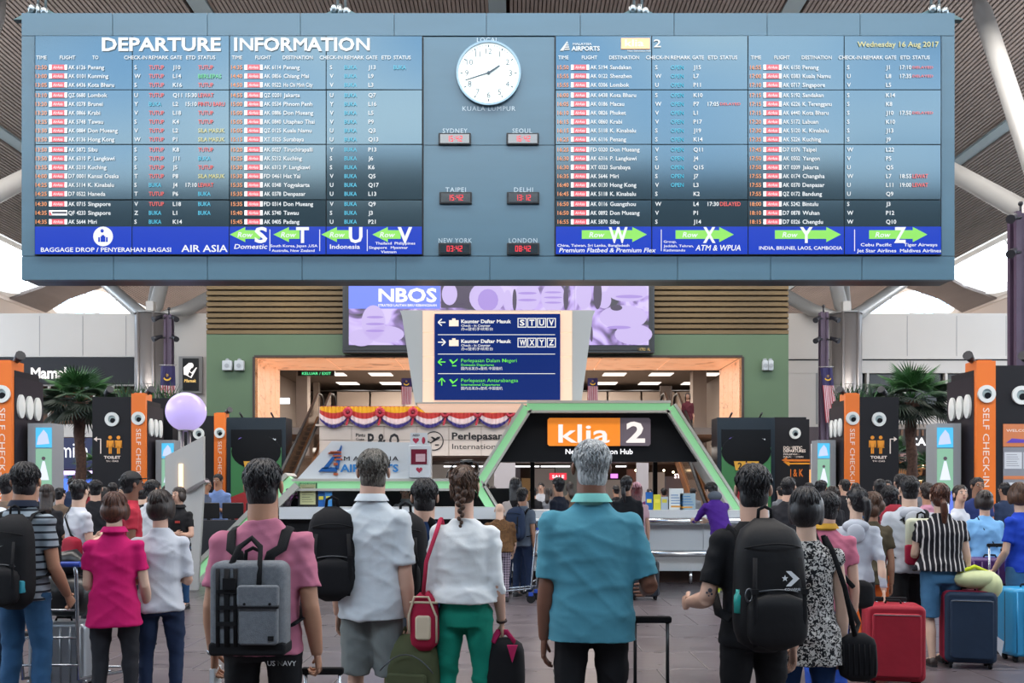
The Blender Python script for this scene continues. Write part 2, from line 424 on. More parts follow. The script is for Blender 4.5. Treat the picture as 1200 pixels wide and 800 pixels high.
B('lower_wall', mat('taupe_wall', lin('#5b5054'), .7), wbr, (xx(920, D), xx(1010, D), D+.01, D+.3, -.1, zz(500, D)))
brown = mat('brown_fascia', lin('#2b201c'), .5)
B('shop_fascia', brown, wbr, (xx(1004, D), 24, D-.3, D, zz(533, D), zz(503, D)))
q = MB().use(mat('fascia_batten', lin('#6e4a30'), .5))
for i in range(26): x = xx(1010+i*6, D); q.box(x, x+.08, D-.34, D-.3, zz(511, D), zz(504, D))
q.build('batten', None, wbr, kind='stuff')
q = MB(); text(q, 'CAFE', xx(1062, D), zz(522, D), .3, glow('shop_white'), D-.31, w=xx(1094, D)-xx(1062, D), bold=.03)
text(q, 'SANDWICH', xx(1100, D), zz(522, D), .32, glow('yellow_sign', (1, .75, .02), 1.6), D-.31, bold=.03)
q.use(mat('pink_band', lin('#b58a82'), .5)).box(xx(1050, D), xx(1165, D), D-.4, D-.3, zz(541, D), zz(532, D))
text(q, 'LUXURY CHOCOLATE', xx(1054, D), zz(539, D), .2, mat('choc', lin('#2c1a1c'), .5), D-.41, w=xx(1150, D)-xx(1054, D), bold=.03); q.build('shop_name', None, wbr)
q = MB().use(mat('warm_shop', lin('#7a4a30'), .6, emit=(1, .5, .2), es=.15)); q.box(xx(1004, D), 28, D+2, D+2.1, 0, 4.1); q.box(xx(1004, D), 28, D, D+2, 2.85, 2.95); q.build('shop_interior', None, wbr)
q = MB().use(warm)
for i in range(10): x = xx(1058+i*11, D+.5); q.ell((x, D+.4, zz(546, D)), (.06, .06, .06), 8, 5)
for i in range(5): q.box(xx(1066+i*18, D), xx(1076+i*18, D), D+.6, D+.65, zz(563, D), zz(560, D))
q.build('lamp', None, wbr)
q = MB()
for r in range(5):
    for i in range(40):
        q.use(mat('snack%d' % (i*7 % 4), [(.8, .55, .1), (.75, .2, .05), (.6, .7, .15), (.75, .7, .6)][i*7 % 4], .4))
        x = xx(1060, D)+i*.13; q.box(x, x+.1, D+.9, D+1.1, .3+r*.4, .3+r*.4+random.uniform(.12, .28))
q.build('goods', None, wbr, kind='stuff')
# a lit snack stand between the pillar and the right kiosk
q = MB().use(mat('snack_shelf', lin('#8a3b1c'), .5, emit=(1, .45, .15), es=.9)); q.box(xx(949, 33), xx(962, 33), 33, 33.3, 0, 2.3)
for i in range(5): q.use(glow('warm_panel', (1, .62, .42), 1.5)).box(xx(950, 33), xx(961, 33), 32.94, 32.99, .9+i*.28, 1.08+i*.28)
st = q.build('display_shelf'); tag(st, 'glowing orange snack shelf beside the right steel column', 'shelf')

# outer wall of the gate block, d = 30
D = 30.0
green = mat('green_wall', lin('#4d6349'), .55, var=.05, vscale=.6)
xl, xr = xx(242, D), xx(924, D); ol, orr = xx(298, D), xx(870, D); oz = zz(418, D); wz = zz(391.5, D)
gate = struct(B('wall_gate', green, None, (xl, ol, D, D+.4, 0, wz), (orr, xr, D, D+.4, 0, wz), (ol, orr, D, D+.4, oz, wz)))
B('slat_backing', mat('slat_back', lin('#453622'), .8), gate, (xl, xr, D+.1, D+.4, wz, 9.6))
B('side_wall', white, gate, (xl+.01, xl+.2, D+.4, 38, 0, 9.5), (xr-.2, xr-.01, D+.4, 38, 0, 9.5))
q = MB().use(mat('gate_slat', lin('#64502f'), .55, var=.2, vscale=2, stretch=(.3, 1, 1)))
sm = q.box(0, xr-xl, 0, .12, 0, .115).mesh('slat'); i = 0; z = wz+.01
while z < 9.4:
    t = bpy.data.objects.new('slat', sm); COL.objects.link(t); t.parent = gate; t.location = (xl, D-.02, z); z += .178
# glowing veneer reveal
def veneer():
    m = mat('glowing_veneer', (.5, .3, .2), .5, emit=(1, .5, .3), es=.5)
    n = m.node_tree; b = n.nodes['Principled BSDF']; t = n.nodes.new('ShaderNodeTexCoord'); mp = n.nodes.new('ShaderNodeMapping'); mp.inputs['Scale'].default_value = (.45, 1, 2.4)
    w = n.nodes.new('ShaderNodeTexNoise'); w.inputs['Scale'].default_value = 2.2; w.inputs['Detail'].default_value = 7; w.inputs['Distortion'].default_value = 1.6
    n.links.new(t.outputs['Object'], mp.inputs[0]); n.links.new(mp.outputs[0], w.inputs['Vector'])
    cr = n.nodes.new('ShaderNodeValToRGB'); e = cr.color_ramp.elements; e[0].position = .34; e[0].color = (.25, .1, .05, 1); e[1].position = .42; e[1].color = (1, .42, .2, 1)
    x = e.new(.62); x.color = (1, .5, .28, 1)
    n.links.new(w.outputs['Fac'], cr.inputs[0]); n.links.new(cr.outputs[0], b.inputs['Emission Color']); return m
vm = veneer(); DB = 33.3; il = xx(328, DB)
npan = 5
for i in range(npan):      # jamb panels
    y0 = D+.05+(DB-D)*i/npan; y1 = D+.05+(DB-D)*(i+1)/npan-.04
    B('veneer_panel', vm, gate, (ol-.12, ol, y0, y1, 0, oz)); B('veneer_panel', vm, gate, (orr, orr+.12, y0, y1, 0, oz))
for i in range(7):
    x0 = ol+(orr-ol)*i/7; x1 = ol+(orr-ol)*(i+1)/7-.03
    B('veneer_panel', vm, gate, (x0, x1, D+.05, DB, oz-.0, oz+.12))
tm = mat('reveal_edge', lin('#30231d'), .5)
B('reveal_edge', tm, gate, (ol-.05, ol+.02, D-.03, D+.04, 0, oz), (orr-.02, orr+.05, D-.03, D+.04, 0, oz), (ol, orr, D-.03, D+.04, oz-.02, oz+.05))
# room behind the gate: walls, ceiling with light panels, mezzanine balustrade
inm = mat('gate_plaster', lin('#a0948c'), .6)
q = MB().use(inm); DI = 46; gl_, gr_ = xl+.25, xr-.25
q.box(gl_, gr_, DI, DI+.2, 0, 8); q.box(gl_-.15, gl_, DB, DI, 0, 8); q.box(gr_, gr_+.15, DB, DI, 0, 8)
q.box(gl_, ol-.12, DB-.2, DB, 0, 8); q.box(orr+.12, gr_, DB-.2, DB, 0, 8)
q.box(xx(347, 37), xx(360, 37), 37, 37.6, 0, 7); q.box(xx(367, 41), xx(373, 41), 41, 41.4, 0, 7); q.box(xx(812, 37), xx(828, 37), 37, 37.6, 0, 7)
ginn = struct(q.build('wall_gate_room'))
q = MB().use(mat('gate_ceiling', lin('#7d7067'), .7)); q.box(gl_, gr_, DB, DI, 6.3, 6.45); gcl = struct(q.build('ceiling_gate_room'))
lp = glow('ceiling_panel_light', (1, .9, .8), 1.3); pm = None
for i in range(9):
    for j in range(3):
        x, y = ol+1+i*1.9, 35+j*3.2
        q = MB().use(lp).box(-.45, .45, -.45, .45, -.02, 0) if pm is None else None
        if q: pm = q.mesh('light_panel')
        t = bpy.data.objects.new('light_panel', pm); COL.objects.link(t); t.parent = gcl; t.location = (x, y, 6.295)
mz = zz(478, 40)
struct(B('floor_upper', mat('gate_floor', lin('#6e645d'), .4), None, (ol, orr, 30.7, 41.4, 3.4, 3.62)))
mezz = struct(B('floor_mezzanine', inm, None, (gl_, gr_, 41.5, 46, mz-.5, mz)))
q = MB().use(mat('balustrade', lin('#b5a599'), .4, alpha=None))
for i in range(11):
    x = ol+.5+i*1.5; q.box(x, x+1.42, 41.5, 41.54, mz, mz+.85)
q.use(mat('steel', lin('#b8bcc0'), .25, 1)); q.cyl((gl_+.1, 41.5, mz+.9), (gr_-.1, 41.5, mz+.9), .03, 8); q.build('balustrade', None, mezz)
q = MB(); q.use(mat('steel')).box(xx(773, 39), xx(774.5, 39), 39, 39.05, 3.5, zz(452, 39)); q.box(xx(786, 39), xx(787.5, 39), 39, 39.05, 3.5, zz(452, 39)); q.use(mat('lift_glass', lin('#5a524f'), .2)).box(xx(774.5, 39), xx(786, 39), 39.01, 39.04, 3.5, zz(452, 39)); q.build('lift_shaft', None, ginn)
# blade signs hung in the gate room
dk = mat('sign_black', lin('#17191b'), .4); gt = glow('sign_green', (.12, .9, .35), 1)
q = MB().use(dk).box(xx(349, 35), xx(392, 35), 35, 35.15, zz(440, 35), zz(434.5, 35))
text(q, 'KELUAR / EXIT', xx(354, 35), zz(439, 35), .1, gt, 34.99, w=xx(388, 35)-xx(354, 35)); tag(q.build('hanging_sign'), 'slim dark sign with green letters hung inside the gate opening', 'sign')
q = MB().use(glow('lit_white', (.85, .9, 1), 1.2)).box(xx(327, 36), xx(339, 36), 36, 36.1, zz(473, 36), zz(466, 36)); tag(q.build('wall_screen'), 'small lit white screen above the left staircase', 'screen')
# wall carrying the gate lettering and the bunting, d = 28
D = 28.0; a, b = xx(374, D), xx(640, D)
cream = mat('cream_panel', lin('#cfc2b8'), .5)
q = MB().use(mat('cream_core', lin('#b0a298'), .6)).box(a, b, D+.03, D+.5, zz(534, D), zz(481, D))
lw = struct(q.build('partition_gate_sign')); pan = None
for i in range(7):
    for j in range(2):
        w = (b-a)/7; h = (zz(497, D)-zz(534, D))/2
        B('wall_panel', cream, lw, (a+i*w+.01, a+(i+1)*w-.01, D, D+.03, zz(534, D)+j*h+.008, zz(534, D)+(j+1)*h-.008))
B('coping', cream, lw, (a-.1, b, D-.05, D+.55, zz(499, D), zz(497, D)))
B('upper_panel', mat('upper_cream', lin('#c5b3a8'), .5), lw, (a, b, D, D+.03, zz(497, D), zz(476, D)))
q = MB(); ink = mat('sign_ink', lin('#1d1a1c'), .5)
text(q, 'Pintu', xx(417, D), zz(511.5, D), .1, ink, D-.01, w=xx(428, D)-xx(417, D), bold=.03); text(q, 'Gate', xx(417, D), zz(516, D), .08, ink, D-.01, w=xx(427, D)-xx(417, D))
text(q, 'P & Q', xx(431, D), zz(523, D), .38, ink, D-.01, w=xx(468, D)-xx(431, D), bold=.03)
text(q, 'Perlepasan', xx(529.5, D), zz(514.5, D), .2, ink, D-.01, bold=.03, w=xx(590, D)-xx(529.5, D)); text(q, 'International', xx(530, D), zz(526, D), .16, ink, D-.01, bold=0, w=xx(588, D)-xx(530, D))
q.use(ink); c = (xx(508.5, D), zz(516.5, D)); q.disc(c, .29, D-.015, D, 32, hole=.26)
q.prism([(c[0]-.17, c[1]-.12), (c[0]-.2, c[1]+.0), (c[0]-.16, c[1]), (c[0]-.1, c[1]-.04), (c[0]+.1, c[1]+.12), (c[0]+.19, c[1]+.13), (c[0]+.17, c[1]+.07)], D-.015, D)
q.prism([(c[0]-.1, c[1]+.12), (c[0]-.04, c[1]+.13), (c[0]+.1, c[1]+.05), (c[0]+.02, c[1]+.0)], D-.015, D); q.box(c[0]+.03, c[0]+.15, D-.015, D, c[1]-.14, c[1]-.1)
q.build('lettering', None, lw)
# arcade behind the counters: shops seen through the hexagon
q = MB().use(mat('arcade_back', lin('#6a5a50'), .6)); q.box(xx(500, 34), xx(845, 34), 34, 34.2, 0, zz(543, 30)+.3); q.box(a, xx(850, 30), 28.6, 34, zz(541, 30), zz(538, 30)); arc = struct(q.build('wall_arcade'))
random.seed(11)
q = MB()
cols = [(.55, .5, .45), (.35, .16, .12), (.6, .56, .5), (.2, .18, .2), (.5, .3, .12), (.45, .4, .36), (.3, .33, .3), (.7, .66, .6)]
x = xx(505, 33.5); i = 0
while x < xx(840, 33.5):
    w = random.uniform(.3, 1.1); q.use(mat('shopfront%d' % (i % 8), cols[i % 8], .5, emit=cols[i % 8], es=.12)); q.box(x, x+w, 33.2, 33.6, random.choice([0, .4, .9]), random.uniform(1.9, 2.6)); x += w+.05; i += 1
q.build('shopfront', None, arc)
q = MB().use(glow('cool_tube', (.95, .95, 1), 2.0))
for u, v in ((604, 632), (634, 668), (520, 556), (560, 590), (722, 734)): q.box(xx(u, 31), xx(v, 31), 31, 31.15, zz(547, 31), zz(545.5, 31))
q.use(glow('red_sign', (.9, .05, .08), .8)).box(xx(644, 31), xx(664, 31), 31, 31.1, zz(562, 31), zz(554, 31))
text(q, 'SALE', xx(647, 31), zz(560, 31), .1, glow('shop_white'), 30.98, w=.4)
q.use(glow('magenta_sign', (.8, .2, 1), 1.5)).box(xx(716, 31), xx(724, 31), 31, 31.1, zz(560, 31), zz(555, 31))
text(q, 'STAFF', xx(790, 31), zz(560, 31), .14, glow('pink_white', (1, .75, .75), 2), 30.98, w=xx(808, 31)-xx(790, 31), bold=.03)
for u in range(9): q.use(warm).ell((xx(745+u*11, 31), 31, zz(551+(u % 3)*2, 31)), (.04, .04, .04), 6, 4)
q.build('arcade_lights', None, arc)
for k, (u0, u1) in enumerate(((579, 604), (746, 760))):
    tag(B('poster_stand', mat('poster_white', lin('#b9b2b4'), .5), None, (xx(u0, 27), xx(u1, 27), 27, 27.1, 0, zz(542, 27))), ('pale upright display panel behind the crowd at the hexagon left edge', 'grey blue upright display panel behind the counter')[k], 'panel')
# escalators and stairs inside the gate, both sides
blk = mat('tread_black', lin('#221d1c'), .5); nose = mat('nosing', lin('#7a6250'), .4); orgm = mat('escalator_side', lin('#8d5c35'), .4, .2); rubber = mat('rubber_rail', lin('#141213'), .5)
def stairs(px0, px1, side, label):
    # flight rises away from the viewer, from d 22 to d 31
    d0, d1 = 24.0, 30.6; z1 = zz(497, 29.2)
    n = 22; x0, x1 = xx(px0, 27), xx(px1, 27)
    root = empty('escalator', ((x0+x1)/2, d0, 0), label, 'escalator', 'escalators behind the gate')
    ox = (x0+x1)/2
    for i in range(n):
        y0 = (d1-d0)*i/n; z = z1*(i+1)/n
        q = MB().use(blk).box(x0-ox, x1-ox, y0, y0+(d1-d0)/n, z-z1/n-.05, z).use(nose).box(x0-ox, x1-ox, y0-.01, y0+.03, z-.03, z+.004)
        q.build('step', None, root)
    for s in (-1, 1):
        xe = (x0-ox-.14) if s < 0 else (x1-ox+.0)
        q = MB().use(orgm); w = .14
        q.add([(xe,0,-0),(xe+w,0,0),(xe+w,d1-d0,z1),(xe,d1-d0,z1),(xe,0,.35),(xe+w,0,.35),(xe+w,d1-d0,z1+.35),(xe,d1-d0,z1+.35)],[(0,3,2,1),(4,5,6,7),(0,1,5,4),(1,2,6,5),(2,3,7,6),(3,0,4,7)],False)
        q.build('side_panel', None, root)
        q = MB().use(mat('rail_glass', lin('#6b5647'), .1, spec=.7)); q.add([(xe+.05,0,.35),(xe+.09,0,.35),(xe+.09,d1-d0,z1+.35),(xe+.05,d1-d0,z1+.35),(xe+.05,0,1.1),(xe+.09,0,1.1),(xe+.09,d1-d0,z1+1.1),(xe+.05,d1-d0,z1+1.1)],[(0,3,2,1),(4,5,6,7),(0,1,5,4),(1,2,6,5),(2,3,7,6),(3,0,4,7)],False)
        q.build('balustrade', None, root)
        q = MB().use(rubber); L = d1-d0; pts = [(xe+.07, 0, 1.1), (xe+.07, L, z1+1.1)]
        pts += [(xe+.07, L+.35*math.sin(t)+.5, z1+.75+.35*math.cos(t)) for t in np.linspace(0, PI, 7)]
        q.tube([Vector(p) for p in pts], .045, 7); q.build('handrail', None, root)
    return root
stairs(345, 356, -1, 'dark stepped escalator with orange sides left of the bunting wall')
stairs(806, 818, 1, 'dark stepped escalator with orange sides right of the green hexagon')
# ------------------------------------------------------------------ the hanging departure board, d = 12
D = 12.0; U = D/F
def bx_(x): return xx(x, D)
def bz(y): return zz(y, D)
clad = mat('blue_grey_cladding', lin('#436577'), .36, spec=.7, var=.06, vscale=1.2, stretch=(.5, 1, 3), bump=.02, bscale=2)
board = empty('departure_board', (bx_(572), D, bz(328)), 'huge blue-grey departure information board hanging from the ceiling', 'information board')
ox, oy, oz_ = board.location
def rel(q): q.T = Matrix.Translation((-ox, -oy, -oz_)); return q
q = rel(MB().use(mat('board_underside', lin('#232c3a'), .35)))
q.box(bx_(26), bx_(1118), D+.05, D+.4, bz(327), bz(16)); q.build('body', None, board)
def panel(a, b, t, u, y=D, name='cladding_panel'):
    q = rel(MB().use(clad)); q.box(bx_(a)+.004, bx_(b)-.004, y, D+.1, bz(u)+.004, bz(t)-.004); return q.build(name, None, board)
tops = [25, 132, 243, 352, 462, 570, 680, 790, 899, 1008, 1119]
bots = [25, 133, 243, 354, 464, 574, 684, 794, 903, 1010, 1119]
for a, b in zip(tops[:-1], tops[1:]): panel(a, b, 15, 42)
for a, b in zip(bots[:-1], bots[1:]): panel(a, b, 300, 328)
panel(25, 41, 42, 300); panel(1103, 1119, 42, 300)
for t, u in ((43, 170), (170, 300)): panel(496, 650, t, u)
scr = mat('screen_dark', lin('#101c24'), .13, spec=.9, ior=1.6, emit=(.03, .05, .06), es=.4)
for m_ in (scr,): m_.node_tree.nodes['Principled BSDF'].inputs['Specular Tint'].default_value = (.55, .82, 1, 1)
cols = [(a+.35, b-.35, s) for a, b, s in [(42.5, 156, 0), (156.5, 269.5, 0), (270, 382.5, 0), (383, 495, 0), (651, 763, 1), (763.5, 875.5, 1), (876, 988, 1), (988.5, 1101.5, 1)]]
rows = [(43.5, 105.8), (107, 169.6), (170.8, 234.2), (235.5, 298.5)]
rt = random.Random(12)
bnr = mat('screen_blue', lin('#061a66'), .2, spec=.6, emit=(.006, .05, .55), es=.55)
q = rel(MB().use(mat('screen_gap', (.01, .012, .015), .6))); q.box(bx_(41.5), bx_(496), D-.002, D+.05, bz(299.5), bz(42.5)); q.box(bx_(650), bx_(1102.5), D-.002, D+.05, bz(299.5), bz(42.5)); q.build('screen_gap', None, board)
for (a, b, s) in cols:
    for t, u in rows:
        q = MB().use(scr); w_, h_ = (bx_(b)-bx_(a))/2, (bz(t)-bz(u))/2; q.box(-w_, w_, -.03, 0, -h_, h_)
        # each screen leans a hair differently, as hung displays do
        o = q.build('screen', None, board); o.location = ((bx_(a)+bx_(b))/2-ox, D-oy, (bz(t)+bz(u))/2-oz_); o.rotation_euler = (math.radians(rt.uniform(-.7, .7)), 0, math.radians(rt.uniform(-.45, .45)))
        if u > 290:
            q = rel(MB().use(bnr)); q.box(bx_(a), bx_(b), D-.041, D-.037, bz(u), bz(266.5)); q.build('banner', None, board)
def stext(col, es, nm): return mat('text_'+nm, lin('#101418'), .3, emit=col, es=es)
TW_ = stext((.9, .93, .95), .8, 'white'); TR = stext((1, .12, .1), .75, 'red'); TC = stext((.08, .6, .85), .7, 'cyan'); TO = stext((1, .35, .12), .75, 'orange'); TY = stext((.85, .8, .35), .7, 'yellow'); TG = stext((.15, .75, .3), .7, 'green')
RP = stext((1, .1, .14), .75, 'logo_red')
YF = D-.043
L1 = [("12:50 AK6126 Penang|S TUTUP J10 - TUTUP"), ("13:00 AK0101 Kunming|W TUTUP L14 - BERLEPAS"), ("13:05 AK6436 Kota Bharu|S TUTUP K16 - TUTUP"),
 ("13:10 QZ0680 Lombok|U TUTUP Q11 15:30 LEWAT"), ("13:20 AK0278 Brunei|Y BUKA L2 15:10 PINTU BARU"), ("13:20 AK0866 Krabi|V TUTUP L18 - TUTUP"), ("13:25 AK5748 Tawau|S TUTUP K4 - TUTUP"), ("13:30 AK0884 Don Mueang|V TUTUP L2 - SILA MASUK"), ("13:50 AK0136 Hong Kong|W TUTUP P1 - SILA MASUK"),
 ("13:50 AK5872 Sibu|S TUTUP K8 - TUTUP"), ("13:50 AK6310 P. Langkawi|S TUTUP J11 - BUKA"), ("13:55 AK5210 Kuching|S TUTUP J5 - TUTUP"), ("14:00 D70001 Kansai Osaka|T TUTUP P8 - SILA MASUK"), ("14:25 AK5114 K. Kinabalu|S BUKA J4 17:10 LEWAT"), ("14:25 D70522 Haneda|T TUTUP P6 - BUKA"),
 ("14:30 AK0715 Singapore|V TUTUP L18 - BUKA"), ("14:35 QF4233 Singapore|Z BUKA L1 - BUKA"), ("14:35 AK5644 Miri|S BUKA K14 - -")]
L2 = [("14:35 AK6114 Penang|S BUKA J13 - BUKA"), ("14:40 AK0856 Chiang Mai|V BUKA L9 - -"), ("14:50 AK0522 Ho Chi Minh City|V BUKA L3 - -"),
 ("14:55 QZ0201 Jakarta|U BUKA Q7 - -"), ("15:00 AK0534 Phnom Penh|Y BUKA L16 - -"), ("15:00 AK0886 Don Mueang|V BUKA L5 - -"), ("15:05 AK0840 Utaphao Thai|V BUKA P9 - -"), ("15:05 QZ0125 Kuala Namu|U BUKA Q3 - -"), ("15:15 XT0325 Surabaya|U BUKA Q13 - -"),
 ("15:20 AK0027 Tiruchirapalli|Y BUKA P13 - -"), ("15:25 AK5212 Kuching|S BUKA J6 - -"), ("15:30 AK6312 P. Langkawi|S BUKA K6 - -"), ("15:30 FD0461 Hat Yai|V BUKA Q5 - -"), ("15:35 AK0348 Yogyakarta|U BUKA Q17 - -"), ("15:35 AK0378 Denpasar|U BUKA L13 - -"),
 ("15:35 FD0314 Don Mueang|V BUKA Q9 - -"), ("15:40 AK5740 Tawau|S BUKA J3 - -"), ("15:45 AK0405 Padang|U BUKA P21 - -")]
L3 = [("15:50 AK5194 Sandakan|S OPEN J15 - -"), ("15:55 AK0122 Shenzhen|W OPEN L7 - -"), ("15:55 AK0306 Lombok|U OPEN P11 - -"),
 ("16:00 AK6438 Kota Bharu|S OPEN K10 - -"), ("16:05 AK0186 Macau|W OPEN P7 17:05 DELAYED"), ("16:10 AK0826 Phuket|V OPEN L1 - -"), ("16:15 AK0860 Krabi|V OPEN P17 - -"), ("16:15 AK5118 K. Kinabalu|S OPEN J19 - -"), ("16:25 AK6116 Penang|S OPEN K14 - -"),
 ("16:25 FD0320 Don Mueang|V OPEN Q11 - -"), ("16:30 AK6316 P. Langkawi|S OPEN J4 - -"), ("16:30 XT0323 Surabaya|U OPEN Q15 - -"), ("16:35 AK5646 Miri|S OPEN J7 - -"), ("16:40 AK0130 Hong Kong|V OPEN L3 - -"), ("16:45 AK5118 K. Kinabalu|S - K2 - -"),
 ("16:50 AK0116 Guangzhou|W - L4 17:30 DELAYED"), ("16:50 AK0892 Don Mueang|V - P1 - -"), ("16:55 AK5870 Sibu|S - J14 - -")]
L4 = [("16:55 AK6150 Penang|S - J1 17:10 DELAYED"), ("17:00 AK0383 Kuala Namu|U - L8 17:35 DELAYED"), ("17:10 AK0717 Singapore|V - L5 - -"),
 ("17:15 AK5192 Sandakan|S - K14 - -"), ("17:15 AK6226 K. Terengganu|S - K8 - -"), ("17:15 AK6440 Kota Bharu|S - J10 17:50 DELAYED"), ("17:20 AK5172 Labuan|S - K10 - -"), ("17:30 AK5120 K. Kinabalu|S - J13 - -"), ("17:35 AK5226 Kuching|S - J9 - -"),
 ("17:45 D70376 Taipei|W - L22 - -"), ("17:50 AK0502 Yangon|V - P5 - -"), ("17:50 XT0209 Jakarta|U - Q5 - -"), ("17:55 AK0174 Changsha|W - L7 18:55 LEWAT"), ("17:55 AK0370 Denpasar|U - L11 19:00 LEWAT"), ("17:55 QZ0172 Bandung|U - Q9 - -"),
 ("18:00 AK5242 Bintulu|S - J3 - -"), ("18:10 D70878 Wuhan|W - P12 - -"), ("18:15 D70326 Chengdu|W - Q10 - -")]
ry = [80.5, 90.7, 101, 113, 123.3, 133.6, 144, 154.3, 164.6, 176.5, 186.8, 197.2, 207.5, 217.8, 228.2, 240, 250.4, 260.8]
offs = [0, 228.3, 609.5, 834.3]
QS = {m.name: rel(MB()) for m in (TW_, TR, TC, TO, TY, TG)}
H = 4.7*U
def tx(m, s, x, y, w=None, h=H, **k): text(QS[m.name], s, bx_(x), bz(y+h/U/2), h, m, YF, w=None if w is None else w*U, **k)
qr = rel(MB())
def logo_mesh():
    q = MB().use(mat('logo_white', (.5, .5, .5), .4, emit=(1, .93, .93), es=.75)).box(0, 21.2*U, 0, .002, -2.9*U, 2.9*U)
    q.use(RP).box(3.2*U, 18.2*U, -.002, 0, -2.9*U, 2.9*U); text(q, 'AirAsia', 4.7*U, -1.8*U, 3.4*U, TW_, -.004, w=11.5*U, italic=.3); return q.mesh('airline_logo')
LOGO = logo_mesh()
for blk_, L in enumerate((L1, L2, L3, L4)):
    of = offs[blk_]
    for i, ln in enumerate(L):
        y = ry[i]; left, right = ln.split('|'); t, fl, dest = left.split(' ', 2); r = right.split(' ', 4)
        tx(TO, t, 43.7+of, y, 13)
        qf = blk_ == 0 and i == 16
        if not qf:
            o = bpy.data.objects.new('airline_logo', LOGO); COL.objects.link(o); o.parent = board; o.location = (bx_(59.3+of)-ox, YF-oy, bz(y)-oz_)
        else:
            q = rel(MB().use(mat('logo_white', (.5, .5, .5), .4, emit=(1, .93, .93), es=.75))); q.box(bx_(59.3), bx_(80.5), YF, YF+.002, bz(y+2.9), bz(y-2.9))
            q.use(mat('logo_dark', (.1, .1, .12), .4)).box(bx_(63), bx_(80), YF-.002, YF, bz(y+1.2), bz(y-1.6)); q.use(RP).prism([(bx_(59.5), bz(y+2.7)), (bx_(63), bz(y+2.7)), (bx_(60), bz(y-2.7))], YF-.002, YF); q.build('airline_logo', None, board)
        tx(TW_, fl[:2], 82+of, y, 7.5); tx(TW_, fl[2:], 91.5+of, y, 10.5)
        tx(TW_, dest, 105+of, y, None if len(dest) < 13 else 34)
        tx(TW_, r[0], 159+of-(1.3 if blk_ == 2 else 2 if blk_ == 3 else 0), y)
        if r[1] != '-': tx(TR if r[1] == 'TUTUP' else TC, r[1], 176+of, y, {'TUTUP': 17.5, 'BUKA': 14.5, 'OPEN': 15}[r[1]])
        tx(TW_, r[2], 204+of-(1.5 if blk_ > 1 else 0), y)
        if r[3] != '-': tx(TW_, r[3], 219+of, y, 13)
        if r[4] != '-':
            m = {'TUTUP': TR, 'BERLEPAS': TG, 'LEWAT': TR, 'PINTU BARU': TR, 'SILA MASUK': TY, 'BUKA': TC, 'DELAYED': TR}[r[4]]
            tx(m, r[4], 233.5+of, y, {'SILA MASUK': 31, 'PINTU BARU': 31, 'DELAYED': 24, 'LEWAT': 18, 'BUKA': 14.5, 'TUTUP': 17.5, 'BERLEPAS': 27}[r[4]], h=H if r[4] != 'DELAYED' or blk_ == 2 and i > 6 else H*.6)
    for s, x, w in (('TIME', 44.5, 12), ('FLIGHT', 72, 18), ('TO' if blk_ == 0 else 'DESTINATION', 110 if blk_ == 0 else 104, 7 if blk_ == 0 else 35), ('CHECK-IN', 147, 27), ('REMARK', 176, 23), ('GATE', 201, 13.5), ('ETD', 219.5, 11), ('STATUS', 233.5, 20)):
        tx(TW_, s, x+of, 69, w, h=4.2*U)
tx(TW_, 'DEPARTURE', 121, 53.5, 139, h=15*U, bold=.03); tx(TW_, 'INFORMATION', 275.5, 53.5, 158.5, h=15*U, bold=.03)
tx(TY, 'Wednesday 16 Aug 2017', 1003.5, 53.5, 95, h=6*U)
# airport logo, small
def airlogo(q, x, y, s, m, yf, u=U, D_=D):
    """mast of slanting sails over the name; x,y pixel of the lower left, s its height in pixels"""
    X = lambda a: xx(x+a*s, D_); Z = lambda b: zz(y-b*s, D_)
    q.use(m)
    q.prism([(X(0), Z(0)), (X(.35), Z(0)), (X(.75), Z(1)), (X(.62), Z(.62))], yf, yf+.004)
    for k in range(4): q.prism([(X(.42+k*.05), Z(.08+k*.2)), (X(.95-k*.05), Z(.1+k*.2)), (X(.92-k*.05), Z(.2+k*.2)), (X(.47+k*.05), Z(.18+k*.2))], yf, yf+.004)
airlogo(QS[TW_.name], 656, 61, 12, TW_, YF)
tx(TW_, 'MALAYSIA', 671, 53.3, 22, h=2.6*U); tx(TW_, 'AIRPORTS', 669.5, 58.5, 33, h=5*U, bold=.03)
qr.use(mat('klia_orange_lit', (.6, .3, .1), .4, emit=(1, .42, .3), es=.75)).box(bx_(727.5), bx_(761), YF+.0012, YF+.003, bz(59), bz(46.5))
tx(TW_, 'klia', 732, 52, 22, h=8*U); tx(TW_, '2', 765.5, 52.5, 8.5, h=9*U); tx(TW_, 'Next Generation Hub', 735, 61.3, 27, h=1.8*U)
